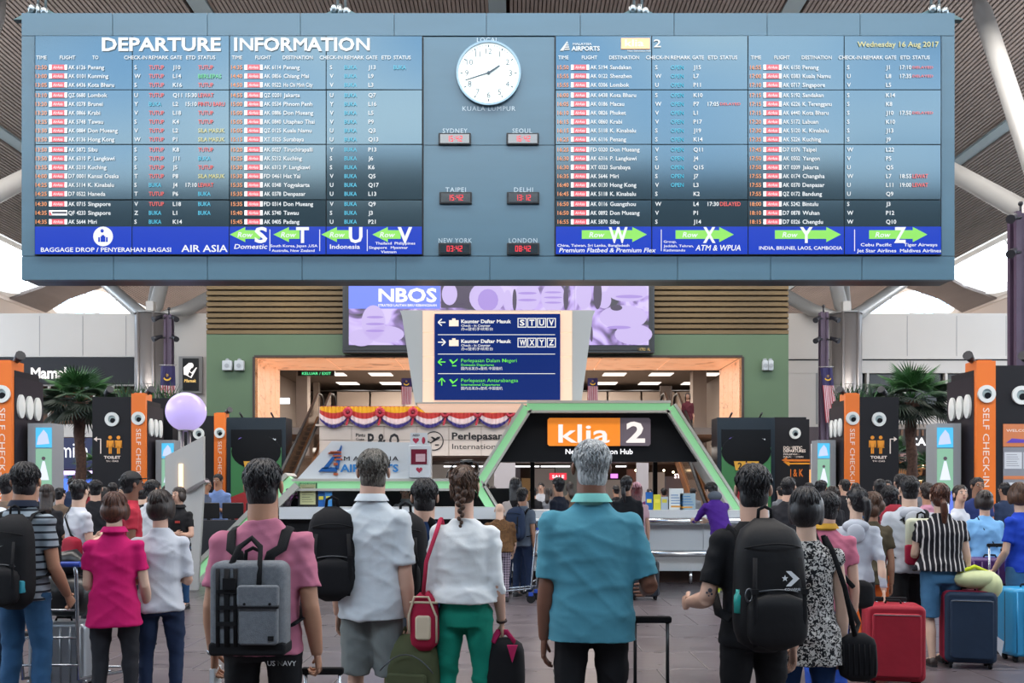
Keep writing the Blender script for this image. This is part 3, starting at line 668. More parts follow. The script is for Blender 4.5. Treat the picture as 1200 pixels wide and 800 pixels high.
# blue banner writing
arw = mat('arrow_green', lin('#5a8f30'), .4, emit=(.22, .62, .1), es=.6)
YB = D-.0455
def arrow(x0, x1, left):
    y0, y1, hh = 270.5, 281, 267
    X = bx_; Z = bz; yc = 275.8
    if left: p = [(X(x0), Z(yc)), (X(x0+18), Z(267)), (X(x0+18), Z(270.8)), (X(x1), Z(270.8)), (X(x1), Z(280.8)), (X(x0+18), Z(280.8)), (X(x0+18), Z(284.6))]
    else: p = [(X(x1), Z(yc)), (X(x1-17), Z(267)), (X(x1-17), Z(270.8)), (X(x0), Z(270.8)), (X(x0), Z(280.8)), (X(x1-17), Z(280.8)), (X(x1-17), Z(284.6))]
    # split in head and shaft, both convex
    s_ = x0+18 if left else x1-17
    qa = rel(MB().use(arw))
    if left: qa.prism([(X(x0), Z(yc)), (X(s_), Z(267)), (X(s_), Z(284.6))], YB+.001, YB+.004); qa.box(X(s_), X(x1), YB+.001, YB+.004, Z(280.8), Z(270.8))
    else: qa.prism([(X(x1), Z(yc)), (X(s_), Z(267)), (X(s_), Z(284.6))], YB+.001, YB+.004); qa.box(X(x0), X(s_), YB+.001, YB+.004, Z(280.8), Z(270.8))
    qa.build('arrow', None, board)
qb = rel(MB())
def bt(s, x, y, h, w=None, italic=0, bold=.012, m=TW_, dy=0): text(qb, s, bx_(x), bz(y), h*U, m, YB-.001-dy, w=None if w is None else w*U, italic=italic, bold=bold)
for x0, x1, left, rx, L, lx, lw_ in ((270.5, 306, 1, 279.5, 'S', 299.5, 15), (321.5, 352, 1, 330, 'T', 348, 15), (377.5, 411, 1, 387, 'U', 409.5, 16), (437, 470, 1, 445.5, 'V', 466.5, 17),
      (681.5, 757.5, 0, 690, 'W', 713, 22), (791, 859, 0, 799, 'X', 823, 14.5), (907, 984, 0, 915.5, 'Y', 936, 15), (1017, 1085, 0, 1024, 'Z', 1046, 14)):
    arrow(x0, x1, left); bt('Row', rx, 279, 6, 18, .2, .012); bt(L, lx, 285, 17.5, lw_, 0, .03, dy=.002)
bt('BAGGAGE DROP / PENYERAHAN BAGASI', 50, 296, 5, 152); bt('AIR ASIA', 214, 296, 8, 54)
bt('Domestic', 275.5, 292.5, 5.5, 39, .2); bt('South Korea, Japan ,USA', 318, 290.5, 3, 55); bt('Australia, New Zealand', 319.5, 296, 3, 50); bt('Indonesia', 387.5, 292.5, 5.2, 35)
bt('Thailand', 440.5, 287.5, 3, 19); bt('Philippines', 463, 287.5, 3, 24); bt('Singapore', 433, 292.5, 3, 21); bt('Myanmar', 458.5, 292.5, 3, 20); bt('Vietnam', 447, 297.5, 3, 18)
bt('China, Taiwan, Sri Lanka, Bangladesh', 653, 290, 3, 84); bt('Premium Flatbed & Premium Flex', 655, 296.5, 5, 113, .2)
bt('Group,', 777, 285.5, 2.8, 15); bt('Jeddah, Tehran,', 777, 290.5, 2.8, 35); bt('Kathmandu', 777, 295.5, 2.8, 25); bt('ATM & WPUA', 814, 294.5, 6.5, 53, .2)
bt('INDIA, BRUNEI, LAOS, CAMBODIA', 888.5, 293.5, 4, 97); bt('Cebu Pacific', 1007, 289.5, 3.6, 36); bt('Tiger Airways', 1057.5, 289.5, 3.6, 39); bt('Jet Star Airlines', 1002.5, 296.5, 3.8, 46); bt('Maldives Airlines', 1053, 296.5, 3.8, 48)
for x in (317.3, 375.5, 431, 774.3, 1000): qb.use(TW_).box(bx_(x)-.004, bx_(x)+.004, YB-.001, YB+.003, bz(295), bz(270))
# baggage drop roundel
qb.use(TW_).disc((bx_(122.5), bz(278)), 11.5*U, YB+.001, YB+.004)
qb.use(bnr); 
for a, b, t, u in ((117, 119, 279, 284.5), (119.7, 125.3, 278, 284.5), (126, 128, 279, 284.5), (121, 124, 276.5, 278.5)): qb.box(bx_(a), bx_(b), YB-.002, YB, bz(u), bz(t))
qb.ell((bx_(121.5), YB-.001, bz(271.5)), (2*U, .003, 2.2*U), 10, 6)
qb.build('banner_lettering', None, board); qr.build('airport_logo', None, board)
for k, nm in ((TW_, 'white_lettering'), (TR, 'red_lettering'), (TC, 'cyan_lettering'), (TO, 'orange_lettering'), (TY, 'yellow_lettering'), (TG, 'green_lettering')): QS[k.name].build(nm, None, board)
# analogue clock
yc = D-.0
face = mat('clock_face', lin('#dfe9e6'), .3, emit=(.85, .95, .93), es=.35); inkc = mat('clock_ink', lin('#2f4450'), .4)
ck = rel(MB().use(mat('clock_rim', lin('#7c8f98'), .3, .6))); c = (bx_(572.7), bz(87)); R_ = 35.5*U
ck.disc(c, R_+.025, D-.05, D, 48, hole=R_); ck = ck.build('clock', None, board)
q = rel(MB().use(face)); q.disc(c, R_, D-.03, D-.001, 48); q.build('dial', None, ck)
q = rel(MB().use(inkc))
for i in range(60):
    a = PI/2-2*PI*i/60; r1 = R_*.93; r0 = R_*(.85 if i % 5 == 0 else .89); w = .007 if i % 5 == 0 else .003
    p = Vector((math.cos(a), math.sin(a))); n_ = Vector((-p.y, p.x))*w
    q.add([(c[0]+p.x*r0+n_.x, D-.032, c[1]+p.y*r0+n_.y), (c[0]+p.x*r0-n_.x, D-.032, c[1]+p.y*r0-n_.y), (c[0]+p.x*r1-n_.x, D-.032, c[1]+p.y*r1-n_.y), (c[0]+p.x*r1+n_.x, D-.032, c[1]+p.y*r1+n_.y)], [(0, 1, 2, 3)])
for i in range(1, 13):
    a = PI/2-2*PI*i/12; text(q, str(i), c[0]+math.cos(a)*R_*.72, c[1]+math.sin(a)*R_*.72-.035, .075, inkc, D-.033, align='c', bold=0)
q.build('numerals', None, ck)
def hand(nm, ang, ln, w, tail, y):
    q = rel(MB().use(inkc)); p = Vector((math.sin(ang), math.cos(ang))); n_ = Vector((-p.y, p.x))*w
    pts = [Vector(c)-p*tail+n_, Vector(c)-p*tail-n_, Vector(c)+p*ln-n_*.7, Vector(c)+p*ln+n_*.7]
    q.prism([tuple(v) for v in pts], y, y+.006); q.build(nm, None, ck)
hand('hour_hand', math.radians(56), .17, .013, .0, D-.042); hand('minute_hand', math.radians(252), .31, .009, .03, D-.05)
q = rel(MB().use(inkc)); q.disc(c, .02, D-.055, D-.03, 12); q.build('hub', None, ck)
lt = mat('clock_lettering', lin('#b9cad2'), .4); q = rel(MB())
for s, x, y, w in (('LOCAL', 571.5, 49.5, 25), ('KUALA LUMPUR', 573, 130, 62), ('SYDNEY', 533.3, 156, 29), ('SEOUL', 612, 156, 23), ('TAIPEI', 534, 225, 24), ('DELHI', 613.5, 225, 22), ('NEW YORK', 533.5, 284.5, 39), ('LONDON', 613, 284.5, 33)):
    text(q, s, bx_(x), bz(y), 5.4*U, lt, D-.006, w=w*U, align='c', bold=0, space=1.1)
q.build('city_names', None, board)
seg = {'0': 'abcdef', '1': 'bc', '2': 'abged', '3': 'abgcd', '4': 'fgbc', '5': 'afgcd', '6': 'afgcde', '7': 'abc', '8': 'abcdefg', '9': 'abcdfg', ' ': ''}
led = stext((1, .03, .05), 1.0, 'led'); cf = mat('clock_window', lin('#1a2830'), .15, spec=.9, ior=1.6)
for x, y, s in ((533, 163.5, '15:42'), (612.5, 163.5, '16:42'), (534, 232.5, '15:42'), (613, 232.5, '13:12'), (533, 292, '03:42'), (613, 292, '08:42')):
    q = rel(MB().use(mat('screen_gap'))); q.rbox(bx_(x-19), bx_(x+19), D-.03, D, bz(y+7), bz(y-7), .01); w_ = q.build('digital_clock', None, board)
    q = rel(MB().use(cf)); q.box(bx_(x-17), bx_(x+17), D-.034, D-.03, bz(y+5.2), bz(y-5.2)); q.build('display_window', None, w_)
    q = rel(MB().use(led)); px = x-9.2
    for ch in s:
        if ch == ':': q.box(bx_(px), bx_(px+.8), D-.037, D-.034, bz(y-1), bz(y-1.8)); q.box(bx_(px), bx_(px+.8), D-.037, D-.034, bz(y+1.8), bz(y+1)); px += 2; continue
        for g_ in seg[ch]:
            a, b, t, u = {'a': (0, 3, -3.3, -2.5), 'g': (0, 3, -.4, .4), 'd': (0, 3, 2.5, 3.3), 'f': (0, .8, -3.3, 0), 'b': (2.4, 3.2, -3.3, 0), 'e': (0, .8, 0, 3.3), 'c': (2.4, 3.2, 0, 3.3)}[g_]
            q.box(bx_(px+a), bx_(px+b), D-.037, D-.034, bz(y+u), bz(y+t))
        px += 4.3
    q.build('digits', None, w_)
# hangers: twin rods and shackles up to the ceiling strips
rod = mat('hanger_steel', lin('#9aa4a8'), .3, .9)
for x in (40, 397, 750, 1104):
    q = rel(MB().use(rod)); X = bx_(x)
    for dx in (-.05, .05): q.cyl((X+dx, D+.2, bz(16)), (X+dx, D+.2, cz(X)+.1), .018, 6)
    q.use(mat('hanger_plate', lin('#4d6a6e'), .5)).add([(X-.35, D+.15, bz(16)), (X+.35, D+.15, bz(16)), (X+.1, D+.15, bz(4)), (X-.1, D+.15, bz(4)), (X-.35, D+.25, bz(16)), (X+.35, D+.25, bz(16)), (X+.1, D+.25, bz(4)), (X-.1, D+.25, bz(4))], [(0,1,2,3),(7,6,5,4),(0,4,5,1),(1,5,6,2),(2,6,7,3),(3,7,4,0)])
    q.use(rod); q.ell((X+.08, D+.1, bz(9)), (.05, .05, .06), 10, 6); q.ell((X-.08, D+.1, bz(6)), (.05, .05, .06), 10, 6); q.cyl((X, D+.1, bz(14)), (X, D+.1, bz(1)), .03, 8)
    q.build('hanger', None, board)
# ------------------------------------------------------------------ steel columns with tree struts
steel = mat('brushed_steel', lin('#a8a2a0'), .33, .75, bump=.03, bscale=6, stretch=(1, 1, .1))
strut = mat('strut_grey', lin('#9b9a98'), .4, .3)
def column(X, Y, label, ends, r=.72):
    root = empty('steel_column', (X, Y, 0), label, 'column', 'branching columns of the hall')
    q = MB().use(steel); q.cyl((0, 0, 0), (0, 0, 8.35), r, 40); q.build('shaft', None, root)
    q = MB().use(steel)
    for a in np.linspace(0, 2*PI, 7)[:-1]: q.tube([(r*1.02*math.cos(a), r*1.02*math.sin(a), 0), (r*1.02*math.cos(a), r*1.02*math.sin(a), 8.35)], .06, 6)
    for z in (2.8, 5.6): q.cyl((0, 0, z-.01), (0, 0, z+.01), r+.01, 40)
    q.build('seam', None, root)
    B('capital', mat('capital_grey', lin('#b9b4ae'), .5), root, (-.14, .14, -.14, .14, 8.3, 8.8))
    q = MB().use(strut); q.cyl((0, 0, 8.3), (0, 0, 8.36), r+.05, 32); q.build('cap_plate', None, root)
    for dx, dy in ends:
        t = Vector((dx, dy, cz(X+dx)-8.4)); q = MB().use(strut)
        q.tube([Vector((dx*.03, dy*.03, 8.4)), Vector((dx*.06, dy*.06, 8.4))+t*.04, Vector((0, 0, 8.4))+t*.9, Vector((0, 0, 8.4))+t], [.12, .26, .26, .14], 16); q.build('strut', None, root)
    return root
column(12.8, 36, 'brushed steel column with branching struts, right of the green gate', ((10.5, 15), (-8.2, 15), (.3, 6), (5, 15)), .56)
column(-13.85, 36, 'brushed steel column with branching struts, left of the green gate', ((-10, 15), (8.2, 15), (-.3, 6), (-5, 15)), .56)
column(13.0, 22.5, 'steel column whose pale struts reach in at the upper right', ((1.1, 6), (.8, 15.5), (7, -5), (7, 6)))
column(-14.0, 22.5, 'steel column whose pale struts reach in at the upper left', ((-1.5, 6), (-.8, 15.5), (-7, -5), (-7, 6)))
# flood-light masts
mastm = mat('mast_purple', lin('#4b3a4e'), .5, var=.1, vscale=3); lampm = mat('floodlight_black', lin('#26262c'), .4)
def mast(X, Y, ztop_, zl, label, w=.2):
    root = empty('floodlight_mast', (X, Y, 0), label, 'mast', 'floodlight masts')
    q = MB().use(mastm)
    for a, b in ((-1, -1), (1, -1), (1, 1), (-1, 1)): q.box(a*w*.7-w*.28, a*w*.7+w*.28, b*w*.7-w*.28, b*w*.7+w*.28, 0, ztop_)
    q.box(-w*.6, w*.6, -w*.6, w*.6, 0, ztop_-.02); q.build('pole', None, root)
    q = MB().use(lampm); q.cyl((0, 0, ztop_), (0, 0, ztop_+.2), .03, 6); q.ell((0, 0, ztop_+.22), (.06, .06, .06), 8, 5); q.build('finial', None, root)
    for z in zl:
        for s in (-1, 1):
            q = MB().use(lampm); q.tube([(s*w*.5, -w, z), (s*(w+.12), -w-.03, z-.03)], .03, 6)
            q.tube([(s*(w+.04), -w-.02, z+.05), (s*(w+.2), -w-.18, z-.06), (s*(w+.27), -w-.26, z-.11)], [.05, .085, .1], 12); q.build('floodlight', None, root)
    return root
for X, Y, a, zl, lb in ((xx(965, 33), 33, zz(366, 33), (zz(374, 33), zz(398, 33)), 'purple floodlight mast beside the right steel column'),
                    (xx(198, 33), 33, zz(369, 33), (zz(373, 33), zz(396, 33)), 'purple floodlight mast beside the left steel column')):
    mast(X, Y, a, zl, lb, .14)
mast(xx(1196, 21), 21, zz(250, 21), (zz(258, 21), zz(298, 21)), 'near floodlight mast behind the right self check-in kiosk', .2)
# flags
def flag(px, d, y0, y1, w, label, swing=0, small=False):
    n = 10; X = xx(px, d)
    root = empty('flag', (X, d, zz(y0, d)), label, 'flag', 'striped flags with yellow moon and star')
    h = zz(y0, d)-zz(y1, d); W_ = w
    red = mat('flag_red', lin('#9c2b3b'), .7); wh = mat('flag_white', lin('#c9b6bb'), .7); bl = mat('flag_blue', lin('#241b4d'), .7)
    q = MB().use(bl)
    def pt(u, v): return (u*W_+swing*v, -.05*math.sin(v*5+u*3)-.03*math.sin(u*9), -v*h)
    m_ = 5
    for i in range(m_): q.add([pt(i/m_, 0), pt((i+1)/m_, 0), pt((i+1)/m_, .32), pt(i/m_, .32)], [(3, 2, 1, 0)])
    q.build('canton', None, root)
    q = MB()
    for i in range(14):
        q.use(red if i % 2 == 0 else wh)
        for k in range(6): v0, v1 = .32+.68*k/6, .32+.68*(k+1)/6; q.add([pt(i/14, v0), pt((i+1)/14, v0), pt((i+1)/14, v1), pt(i/14, v1)], [(3, 2, 1, 0)])
    q.build('stripes', None, root)
    ye = mat('flag_yellow', lin('#d8a82a'), .6); q = MB().use(ye); c = pt(.5, .18); r = W_*.26
    a = np.linspace(.15*PI, .85*PI, 9); o_ = [(c[0]-r*1.15*math.cos(t+PI*0), c[2]+r*.1-r*1.15*math.sin(t)) for t in a]; i_ = [(c[0]-r*.95*math.cos(t), c[2]+r*.35-r*.95*math.sin(t)) for t in a[::-1]]
    for k in range(8): q.add([(o_[k][0], c[1]-.07, o_[k][1]), (o_[k+1][0], c[1]-.07, o_[k+1][1]), (i_[7-k][0], c[1]-.07, i_[7-k][1]), (i_[8-k][0], c[1]-.07, i_[8-k][1])], [(0, 1, 2, 3)])
    for k in range(7): t = k*2*PI/7; q.prism([(c[0]+r*.5*math.cos(t), c[2]+r*.45+r*.5*math.sin(t)), (c[0]+r*.16*math.cos(t+.45), c[2]+r*.45+r*.16*math.sin(t+.45)), (c[0]+r*.16*math.cos(t-.45), c[2]+r*.45+r*.16*math.sin(t-.45))], c[1]-.08, c[1]-.07)
    q.build('emblem', None, root)
    if not small: q = MB().use(steel); q.cyl((-.05, 0, .04), (W_+.05, 0, .04), .02, 6); q.build('rod', None, root)
flag(188.5, 32.6, 429, 500, .5, 'striped flag with yellow moon hanging by the left steel column')
flag(961, 32.6, 431, 495, .42, 'striped flag with yellow moon leaning by the right steel column', swing=.22)
flag(470.5, 31, 443, 474, .34, 'small flag in the gate left of the blue direction sign', small=True)
flag(688.5, 31, 443, 472, .34, 'small flag in the gate right of the blue direction sign', small=True)
# hanging restaurant sign on the white wall
D = 37.9
q = MB().use(mat('sign_box', lin('#8f8d8c'), .5)).box(xx(211, D), xx(238, D), D-.15, D, zz(461, D), zz(418, D)); root = tag(q.build('wall_sign'), 'black restaurant sign with white crouching figure on the white wall', 'sign')
q = MB().use(mat('sign_black')).box(xx(216, D), xx(234.5, D), D-.2, D-.15, zz(458, D), zz(420.5, D)); q.build('sign_face', None, root)
q = MB().use(glow('name_white'))
X = lambda a: xx(a, D); Z = lambda b: zz(b, D)
q.tube([(X(220), D-.22, Z(440)), (X(221), D-.22, Z(433)), (X(225), D-.22, Z(429)), (X(227), D-.22, Z(431))], [.08, .14, .12, .05], 8, r2=[.02]*4)
q.ell((X(226), D-.22, Z(429)), (.1, .02, .11), 10, 6)
q.tube([(X(221), D-.22, Z(440)), (X(226), D-.22, Z(443)), (X(231), D-.22, Z(434))], [.13, .08, .05], 8, r2=[.02]*3)
q.tube([(X(222), D-.22, Z(434)), (X(227), D-.22, Z(438)), (X(232.5), D-.22, Z(431.5))], [.07, .05, .03], 8, r2=[.02]*3)
text(q, 'Mamak', X(218), Z(448.5), .13, glow('gold_letter', (1, .65, .2), 1), D-.22, w=X(232)-X(218), italic=.2); q.build('figure_mark', None, root)
# video wall above the gate, d = 29.6
D = 29.6; X = lambda a: xx(a, D); Z = lambda b: zz(b, D)
vw = tag(B('video_wall', mat('bezel_black', lin('#15161a'), .35), None, (X(401.5), X(767), D, D+.35, Z(413), Z(270))), 'wide lit video screen above the gate with violet picture', 'screen')
B('bezel_recess', mat('bezel_inner', lin('#0c0d10'), .4), vw, (X(404), X(764.5), D-.03, D, Z(410.5), Z(275)))
def vid():
    m = mat('video_picture', (.02, .02, .02), .4, emit=(1, 1, 1), es=.95); n = m.node_tree; b = n.nodes['Principled BSDF']
    t = n.nodes.new('ShaderNodeTexCoord'); w = n.nodes.new('ShaderNodeTexNoise'); w.inputs['Scale'].default_value = .75; w.inputs['Detail'].default_value = 2.5; w.inputs['Distortion'].default_value = 2.4
    n.links.new(t.outputs['Object'], w.inputs['Vector']); cr = n.nodes.new('ShaderNodeValToRGB'); e = cr.color_ramp.elements
    e[0].position = .36; e[0].color = (.015, .01, .02, 1); e[1].position = .6; e[1].color = (.55, .45, .75, 1); x = e.new(.46); x.color = (.2, .12, .35, 1); x = e.new(.52); x.color = (.42, .3, .68, 1)
    n.links.new(w.outputs['Fac'], cr.inputs[0]); n.links.new(cr.outputs[0], b.inputs['Emission Color']); return m
vm_ = vid()
for a, b in ((409, 497), (497, 585), (585, 673), (673, 760)):
    for t, u in ((280, 333), (333, 404.5)):
        B('picture_panel', vm_, vw, (X(a)+.004, X(b)-.004, D-.06, D-.03, Z(u)+.004, Z(t)-.004))
pic = glow('picture_blue', (.13, .2, .85), .95); q = MB().use(pic); q.box(X(409), X(516), D-.07, D-.06, Z(362), Z(280))
pw = glow('picture_white', (.93, .9, 1), 1); text(q, 'NBOS', X(444), Z(354), .42, pw, D-.08, w=X(512)-X(444), bold=.03); text(q, 'STRATEGI LAUTAN BIRU KEBANGSAAN', X(443.5), Z(359.5), .075, pw, D-.08, w=X(512)-X(443.5)); q.build('picture_title', None, vw)
# figures in the picture, flat: fingers, loaf and ridge shapes
q = MB(); vl = glow('picture_pale', (.5, .4, .72), .9); vd = glow('picture_dark', (.03, .015, .05), 1); vmid = glow('picture_mid', (.3, .2, .55), 1)
q.use(vd).prism([(X(517), Z(361)), (X(560), Z(361)), (X(560), Z(333)), (X(517), Z(333))], D-.066, D-.061)
q.use(vl)
for px, py, rx, ry in ((527, 345, 9, 13), (571, 349, 21, 19), (595, 352, 5, 12), (618, 348, 15, 17), (648, 349, 14, 18), (684, 345, 9, 18), (735, 342, 24, 12), (708, 352, 8, 10), (730, 372, 28, 14), (742, 392, 22, 12), (438, 378, 14, 20), (452, 392, 22, 10), (424, 396, 15, 10)):
    q.add([(X(px+rx*math.cos(t)), D-.07-.0004*(px % 7), Z(py+ry*math.sin(t))) for t in np.linspace(0, 2*PI, 25)[:-1][::-1]], [tuple(range(24))])
q.use(vmid)
for px, py, rx, ry in ((572, 352, 12, 13), (648, 343, 10, 1.2), (648, 349, 11, 1.2), (648, 355, 10, 1.2), (618, 344, 11, 1.5), (618, 352, 11, 1.5), (737, 348, 16, 2), (440, 372, 10, 1.5), (440, 380, 11, 1.5), (440, 388, 11, 1.5), (725, 384, 14, 2)):
    q.add([(X(px+rx*math.cos(t)), D-.078, Z(py+ry*math.sin(t))) for t in np.linspace(0, 2*PI, 17)[:-1][::-1]], [tuple(range(16))])
q.use(vd)
for px, py, rx, ry in ((700, 345, 5, 18), (722, 361, 7, 3.5), (693, 392, 1.5, 9), (663, 350, 3, 14), (603, 352, 2.5, 13), (540, 352, 5, 5)):
    q.add([(X(px+rx*math.cos(t)), D-.08, Z(py+ry*math.sin(t))) for t in np.linspace(0, 2*PI, 17)[:-1][::-1]], [tuple(range(16))])
q.build('picture_shapes', None, vw)
q = MB(); text(q, 'NATIONAL', X(747), Z(411), .09, mat('gold_plate', lin('#b99a50'), .4), D-.035, w=.4); q.build('maker_plate', None, vw)
# two small speakers each side on the green wall
D = 29.98
for k, (x, lb) in enumerate(((267.5, 'small pale wall speaker left of its pair, left of the gate'), (281.5, 'small pale wall speaker nearest the gate left jamb'), (895.5, 'pale left half of the small speaker pair right of the gate'), (902, 'pale right half of the small speaker pair right of the gate'))):
    w = 5.6 if k < 2 else 3
    q = MB().use(mat('speaker_pale', lin('#aab0b4'), .5)).rbox(X(x-w), X(x+w), D-.16, D, zz(434.5, D), zz(423, D), .03); o = tag(q.build('wall_speaker'), lb, 'speaker', 'speakers on the green wall')
    q = MB().use(mat('speaker_bracket', lin('#8b9094'), .5)); q.disc((X(x), zz(422.5, D)), .06, D-.12, D, 12); q.disc((X(x), zz(429, D)), .07, D-.175, D-.158, 16); q.build('bracket', None, o)
# bunting on the lettered wall, d = 27.9
D = 27.9; ylw = mat('bunt_yellow', lin('#d8a018'), .7); rd = mat('bunt_red', lin('#b3322e'), .7); whb = mat('bunt_white', lin('#d9c3c3'), .7); bl = mat('bunt_blue', lin('#33296f'), .7); ros = mat('rosette_red', lin('#b02a3c'), .6)
xs = [408.5, 446, 484.5, 522, 560, 598]; prev = 374
bt_ = empty('bunting', (X(490), D, Z(480)), 'swagged red, white, blue and yellow bunting along the cream wall', 'bunting')
def relb(q): q.T = Matrix.Translation((-bt_.location.x, -bt_.location.y, -bt_.location.z)); return q
q = relb(MB().use(ros)); q.box(X(375), X(598), D-.06, 27.999, zz(477, D), zz(476, D)); q.build('header_tape', None, bt_)
for k, x1 in enumerate(xs):
    q = relb(MB()); a, b = prev+1, x1-1; n = 14
    def sag(u, y, s): return y+s*(1-(2*u-1)**2)
    for (m, y0, s0, y1, s1) in ((ylw, 476.5, 0, 480, 4), (rd, 480, 4, 484, 7), (whb, 484, 7, 489, 9), (bl, 489, 8, 491.5, 10)):
        q.use(m)
        for i in range(n):
            u0, u1 = i/n, (i+1)/n; px0, px1 = a+(b-a)*u0, a+(b-a)*u1; yy = D-.05-.05*(i % 2); yy2 = D-.05-.05*((i+1) % 2)
            q.add([(X(px0), yy, zz(sag(u0, y0, s0), D)), (X(px1), yy2, zz(sag(u1, y0, s0), D)), (X(px1), yy2, zz(sag(u1, y1, s1), D)), (X(px0), yy, zz(sag(u0, y1, s1), D))], [(3, 2, 1, 0)])
    q.build('swag', None, bt_)
    q = relb(MB().use(ros)); cx, cz_ = X(x1), zz(483.5, D)
    for r in range(12):
        t = 2*PI*r/12; q.ell((cx+.1*math.cos(t), D-.14, cz_+.1*math.sin(t)), (.06, .04, .06), 6, 4)
    q.use(mat('rosette_dark', lin('#6e1424'), .6)).ell((cx, D-.17, cz_), (.05, .04, .05), 8, 5)
    q.use(ros).prism([(cx-.03, cz_-.15), (cx+.04, cz_-.15), (cx-.02, cz_-.38), (cx-.08, cz_-.38)], D-.1, D-.08)
    q.build('rosette', None, bt_); prev = x1
# ------------------------------------------------------------------ information hub: hexagon frame, counters, direction sign
greenl = mat('frame_green_lit', lin('#86b58c'), .4, emit=(.3, .72, .36), es=.42)
frm = mat('frame_grey', lin('#b3b2ab'), .4)
counterm = mat('counter_white', lin('#d2d6d9'), .3, spec=.6); chrome = mat('chrome', lin('#d8dce0'), .12, 1); blackm = mat('hub_black', lin('#101114'), .45, spec=.25)
D = 16.0
hub = empty('information_hub', (xx(700, D), D, 0), 'information pavilion with a green lit hexagonal frame and black sign', 'kiosk')
def relh(q): q.T = Matrix.Translation((-hub.location.x, -hub.location.y, 0)); return q
def strip(p0, p1, w0, w1, y0, y1, m, name, par=hub):
    """a bar in the frame's plane between p0 and p1 (pixels at D), w0..w1 across it in pixels"""
    a = Vector((xx(p0[0], D), zz(p0[1], D))); b = Vector((xx(p1[0], D), zz(p1[1], D))); t = (b-a).normalized(); n_ = Vector((-t.y, t.x)); k = D/F
    q = relh(MB().use(m)); q.prism([tuple(a+n_*w0*k), tuple(b+n_*w0*k), tuple(b+n_*w1*k), tuple(a+n_*w1*k)], y0, y1); return q.build(name, None, par)
V = [(345, 568), (561, 568), (617.5, 477.5), (784, 477.5), (905, 665)]
for i, (a, b) in enumerate(zip(V[:-1], V[1:])):
    strip(a, b, -4.2, 4.2, D-.12, D+.1, greenl, 'light_strip'); strip(a, b, 4.2, 7.2, D-.2, D+1.4, frm, 'frame_bar'); strip(a, b, -7, -4.2, D-.2, D+.5, frm, 'frame_bar')
strip((558, 566), (592, 622), -5, 4, D-.12, D+.1, greenl, 'light_strip'); strip((560, 566), (594, 622), 4, 6.5, D-.2, D+.5, frm, 'frame_bar')
# long diagonal on the left that runs down to the floor
strip((349, 566), (215, 700), -1.5, -11, D-.15, D+.05, greenl, 'light_strip'); strip((349, 566), (215, 700), 7, -.5, D-.25, D+.6, frm, 'frame_bar'); strip((349, 566), (215, 700), -12, -17, D-.2, D+.5, frm, 'frame_bar')
q = relh(MB().use(blackm)); q.prism([(xx(300, D), zz(630, D)), (xx(352, D), zz(575, D)), (xx(352, D), .05), (xx(238, D), .05), (xx(238, D), zz(690, D))], D+.1, D+.3); q.build('dark_flank', None, hub)
# black sign panel
q = relh(MB().use(blackm)); q.prism([(xx(620, D), zz(484, D)), (xx(782, D), zz(484, D)), (xx(819, D), zz(541, D)), (xx(583.5, D), zz(541, D))], D-.05, D+.15); q.build('sign_panel', None, hub)
og = mat('klia_orange', lin('#ea8420'), .4, emit=(1, .3, .04), es=.35); gy = mat('klia_grey', lin('#645a62'), .4, emit=(.3, .25, .3), es=.12)
q = relh(MB().use(og)); q.prism([(xx(641.5, D)+.03, zz(490, D)), (xx(726, D), zz(490, D)), (xx(726, D), zz(522.5, D)), (xx(641.5, D)+.03, zz(522.5, D)), (xx(641.5, D), zz(522.5, D)+.03), (xx(641.5, D), zz(490, D)-.03)], D-.09, D-.05); q.build('orange_plate', None, hub)
q = relh(MB().use(gy)); q.prism([(xx(726, D), zz(490, D)), (xx(761.5, D)-.03, zz(490, D)), (xx(761.5, D), zz(490, D)-.03), (xx(761.5, D), zz(522.5, D)+.03), (xx(761.5, D)-.03, zz(522.5, D)), (xx(726, D), zz(522.5, D))], D-.09, D-.05); q.build('grey_plate', None, hub)
kw = glow('klia_letter', (.95, .86, .82), .85); q = relh(MB())
text(q, 'klia', xx(654, D), zz(518.5, D), 24.5*D/F*.86, kw, D-.1, w=xx(713.5, D)-xx(654, D), bold=.012); text(q, '2', xx(733, D), zz(518, D), 23*D/F, kw, D-.1, w=xx(755, D)-xx(733, D), bold=.03)
text(q, 'Next Generation Hub', xx(662.5, D), zz(532, D), 6*D/F, glow('shop_white'), D-.06, w=xx(741, D)-xx(662.5, D), bold=.012); q.build('sign_lettering', None, hub)
# white counter with two chrome rails
zc = zz(597, D); x0, x1 = xx(586, D), xx(896, D)
B('counter_top', counterm, hub, (x0-hub.location.x-.05, x1-hub.location.x, -.55, .35, zc-.14, zc))
k0 = x0-hub.location.x; k1 = x1-hub.location.x; npn = 4
for i in range(npn):
    a = k0+(k1-k0)*i/npn; b = k0+(k1-k0)*(i+1)/npn
    B('counter_panel', counterm, hub, (a+.005, b-.005, -.4, .2, .22, zc-.16))
for z in (zz(609, D), zz(646, D)):
    q = MB().use(chrome); q.tube([(k0, -.5, z+.0), (k0+1.2, -.56, z), (k1, -.56, z)], .045, 8, r2=[.06]*3); q.build('rail', None, hub)
B('counter_base', mat('base_brown', lin('#4a3329'), .5), hub, (k0+.1, k1-.1, -.1, .1, 0, .22))
for i in range(5): q = MB().use(chrome); x = k0+.4+(k1-k0-.8)*i/4; q.cyl((x, -.35, 0), (x, -.35, .23), .03, 8); q.build('leg', None, hub)
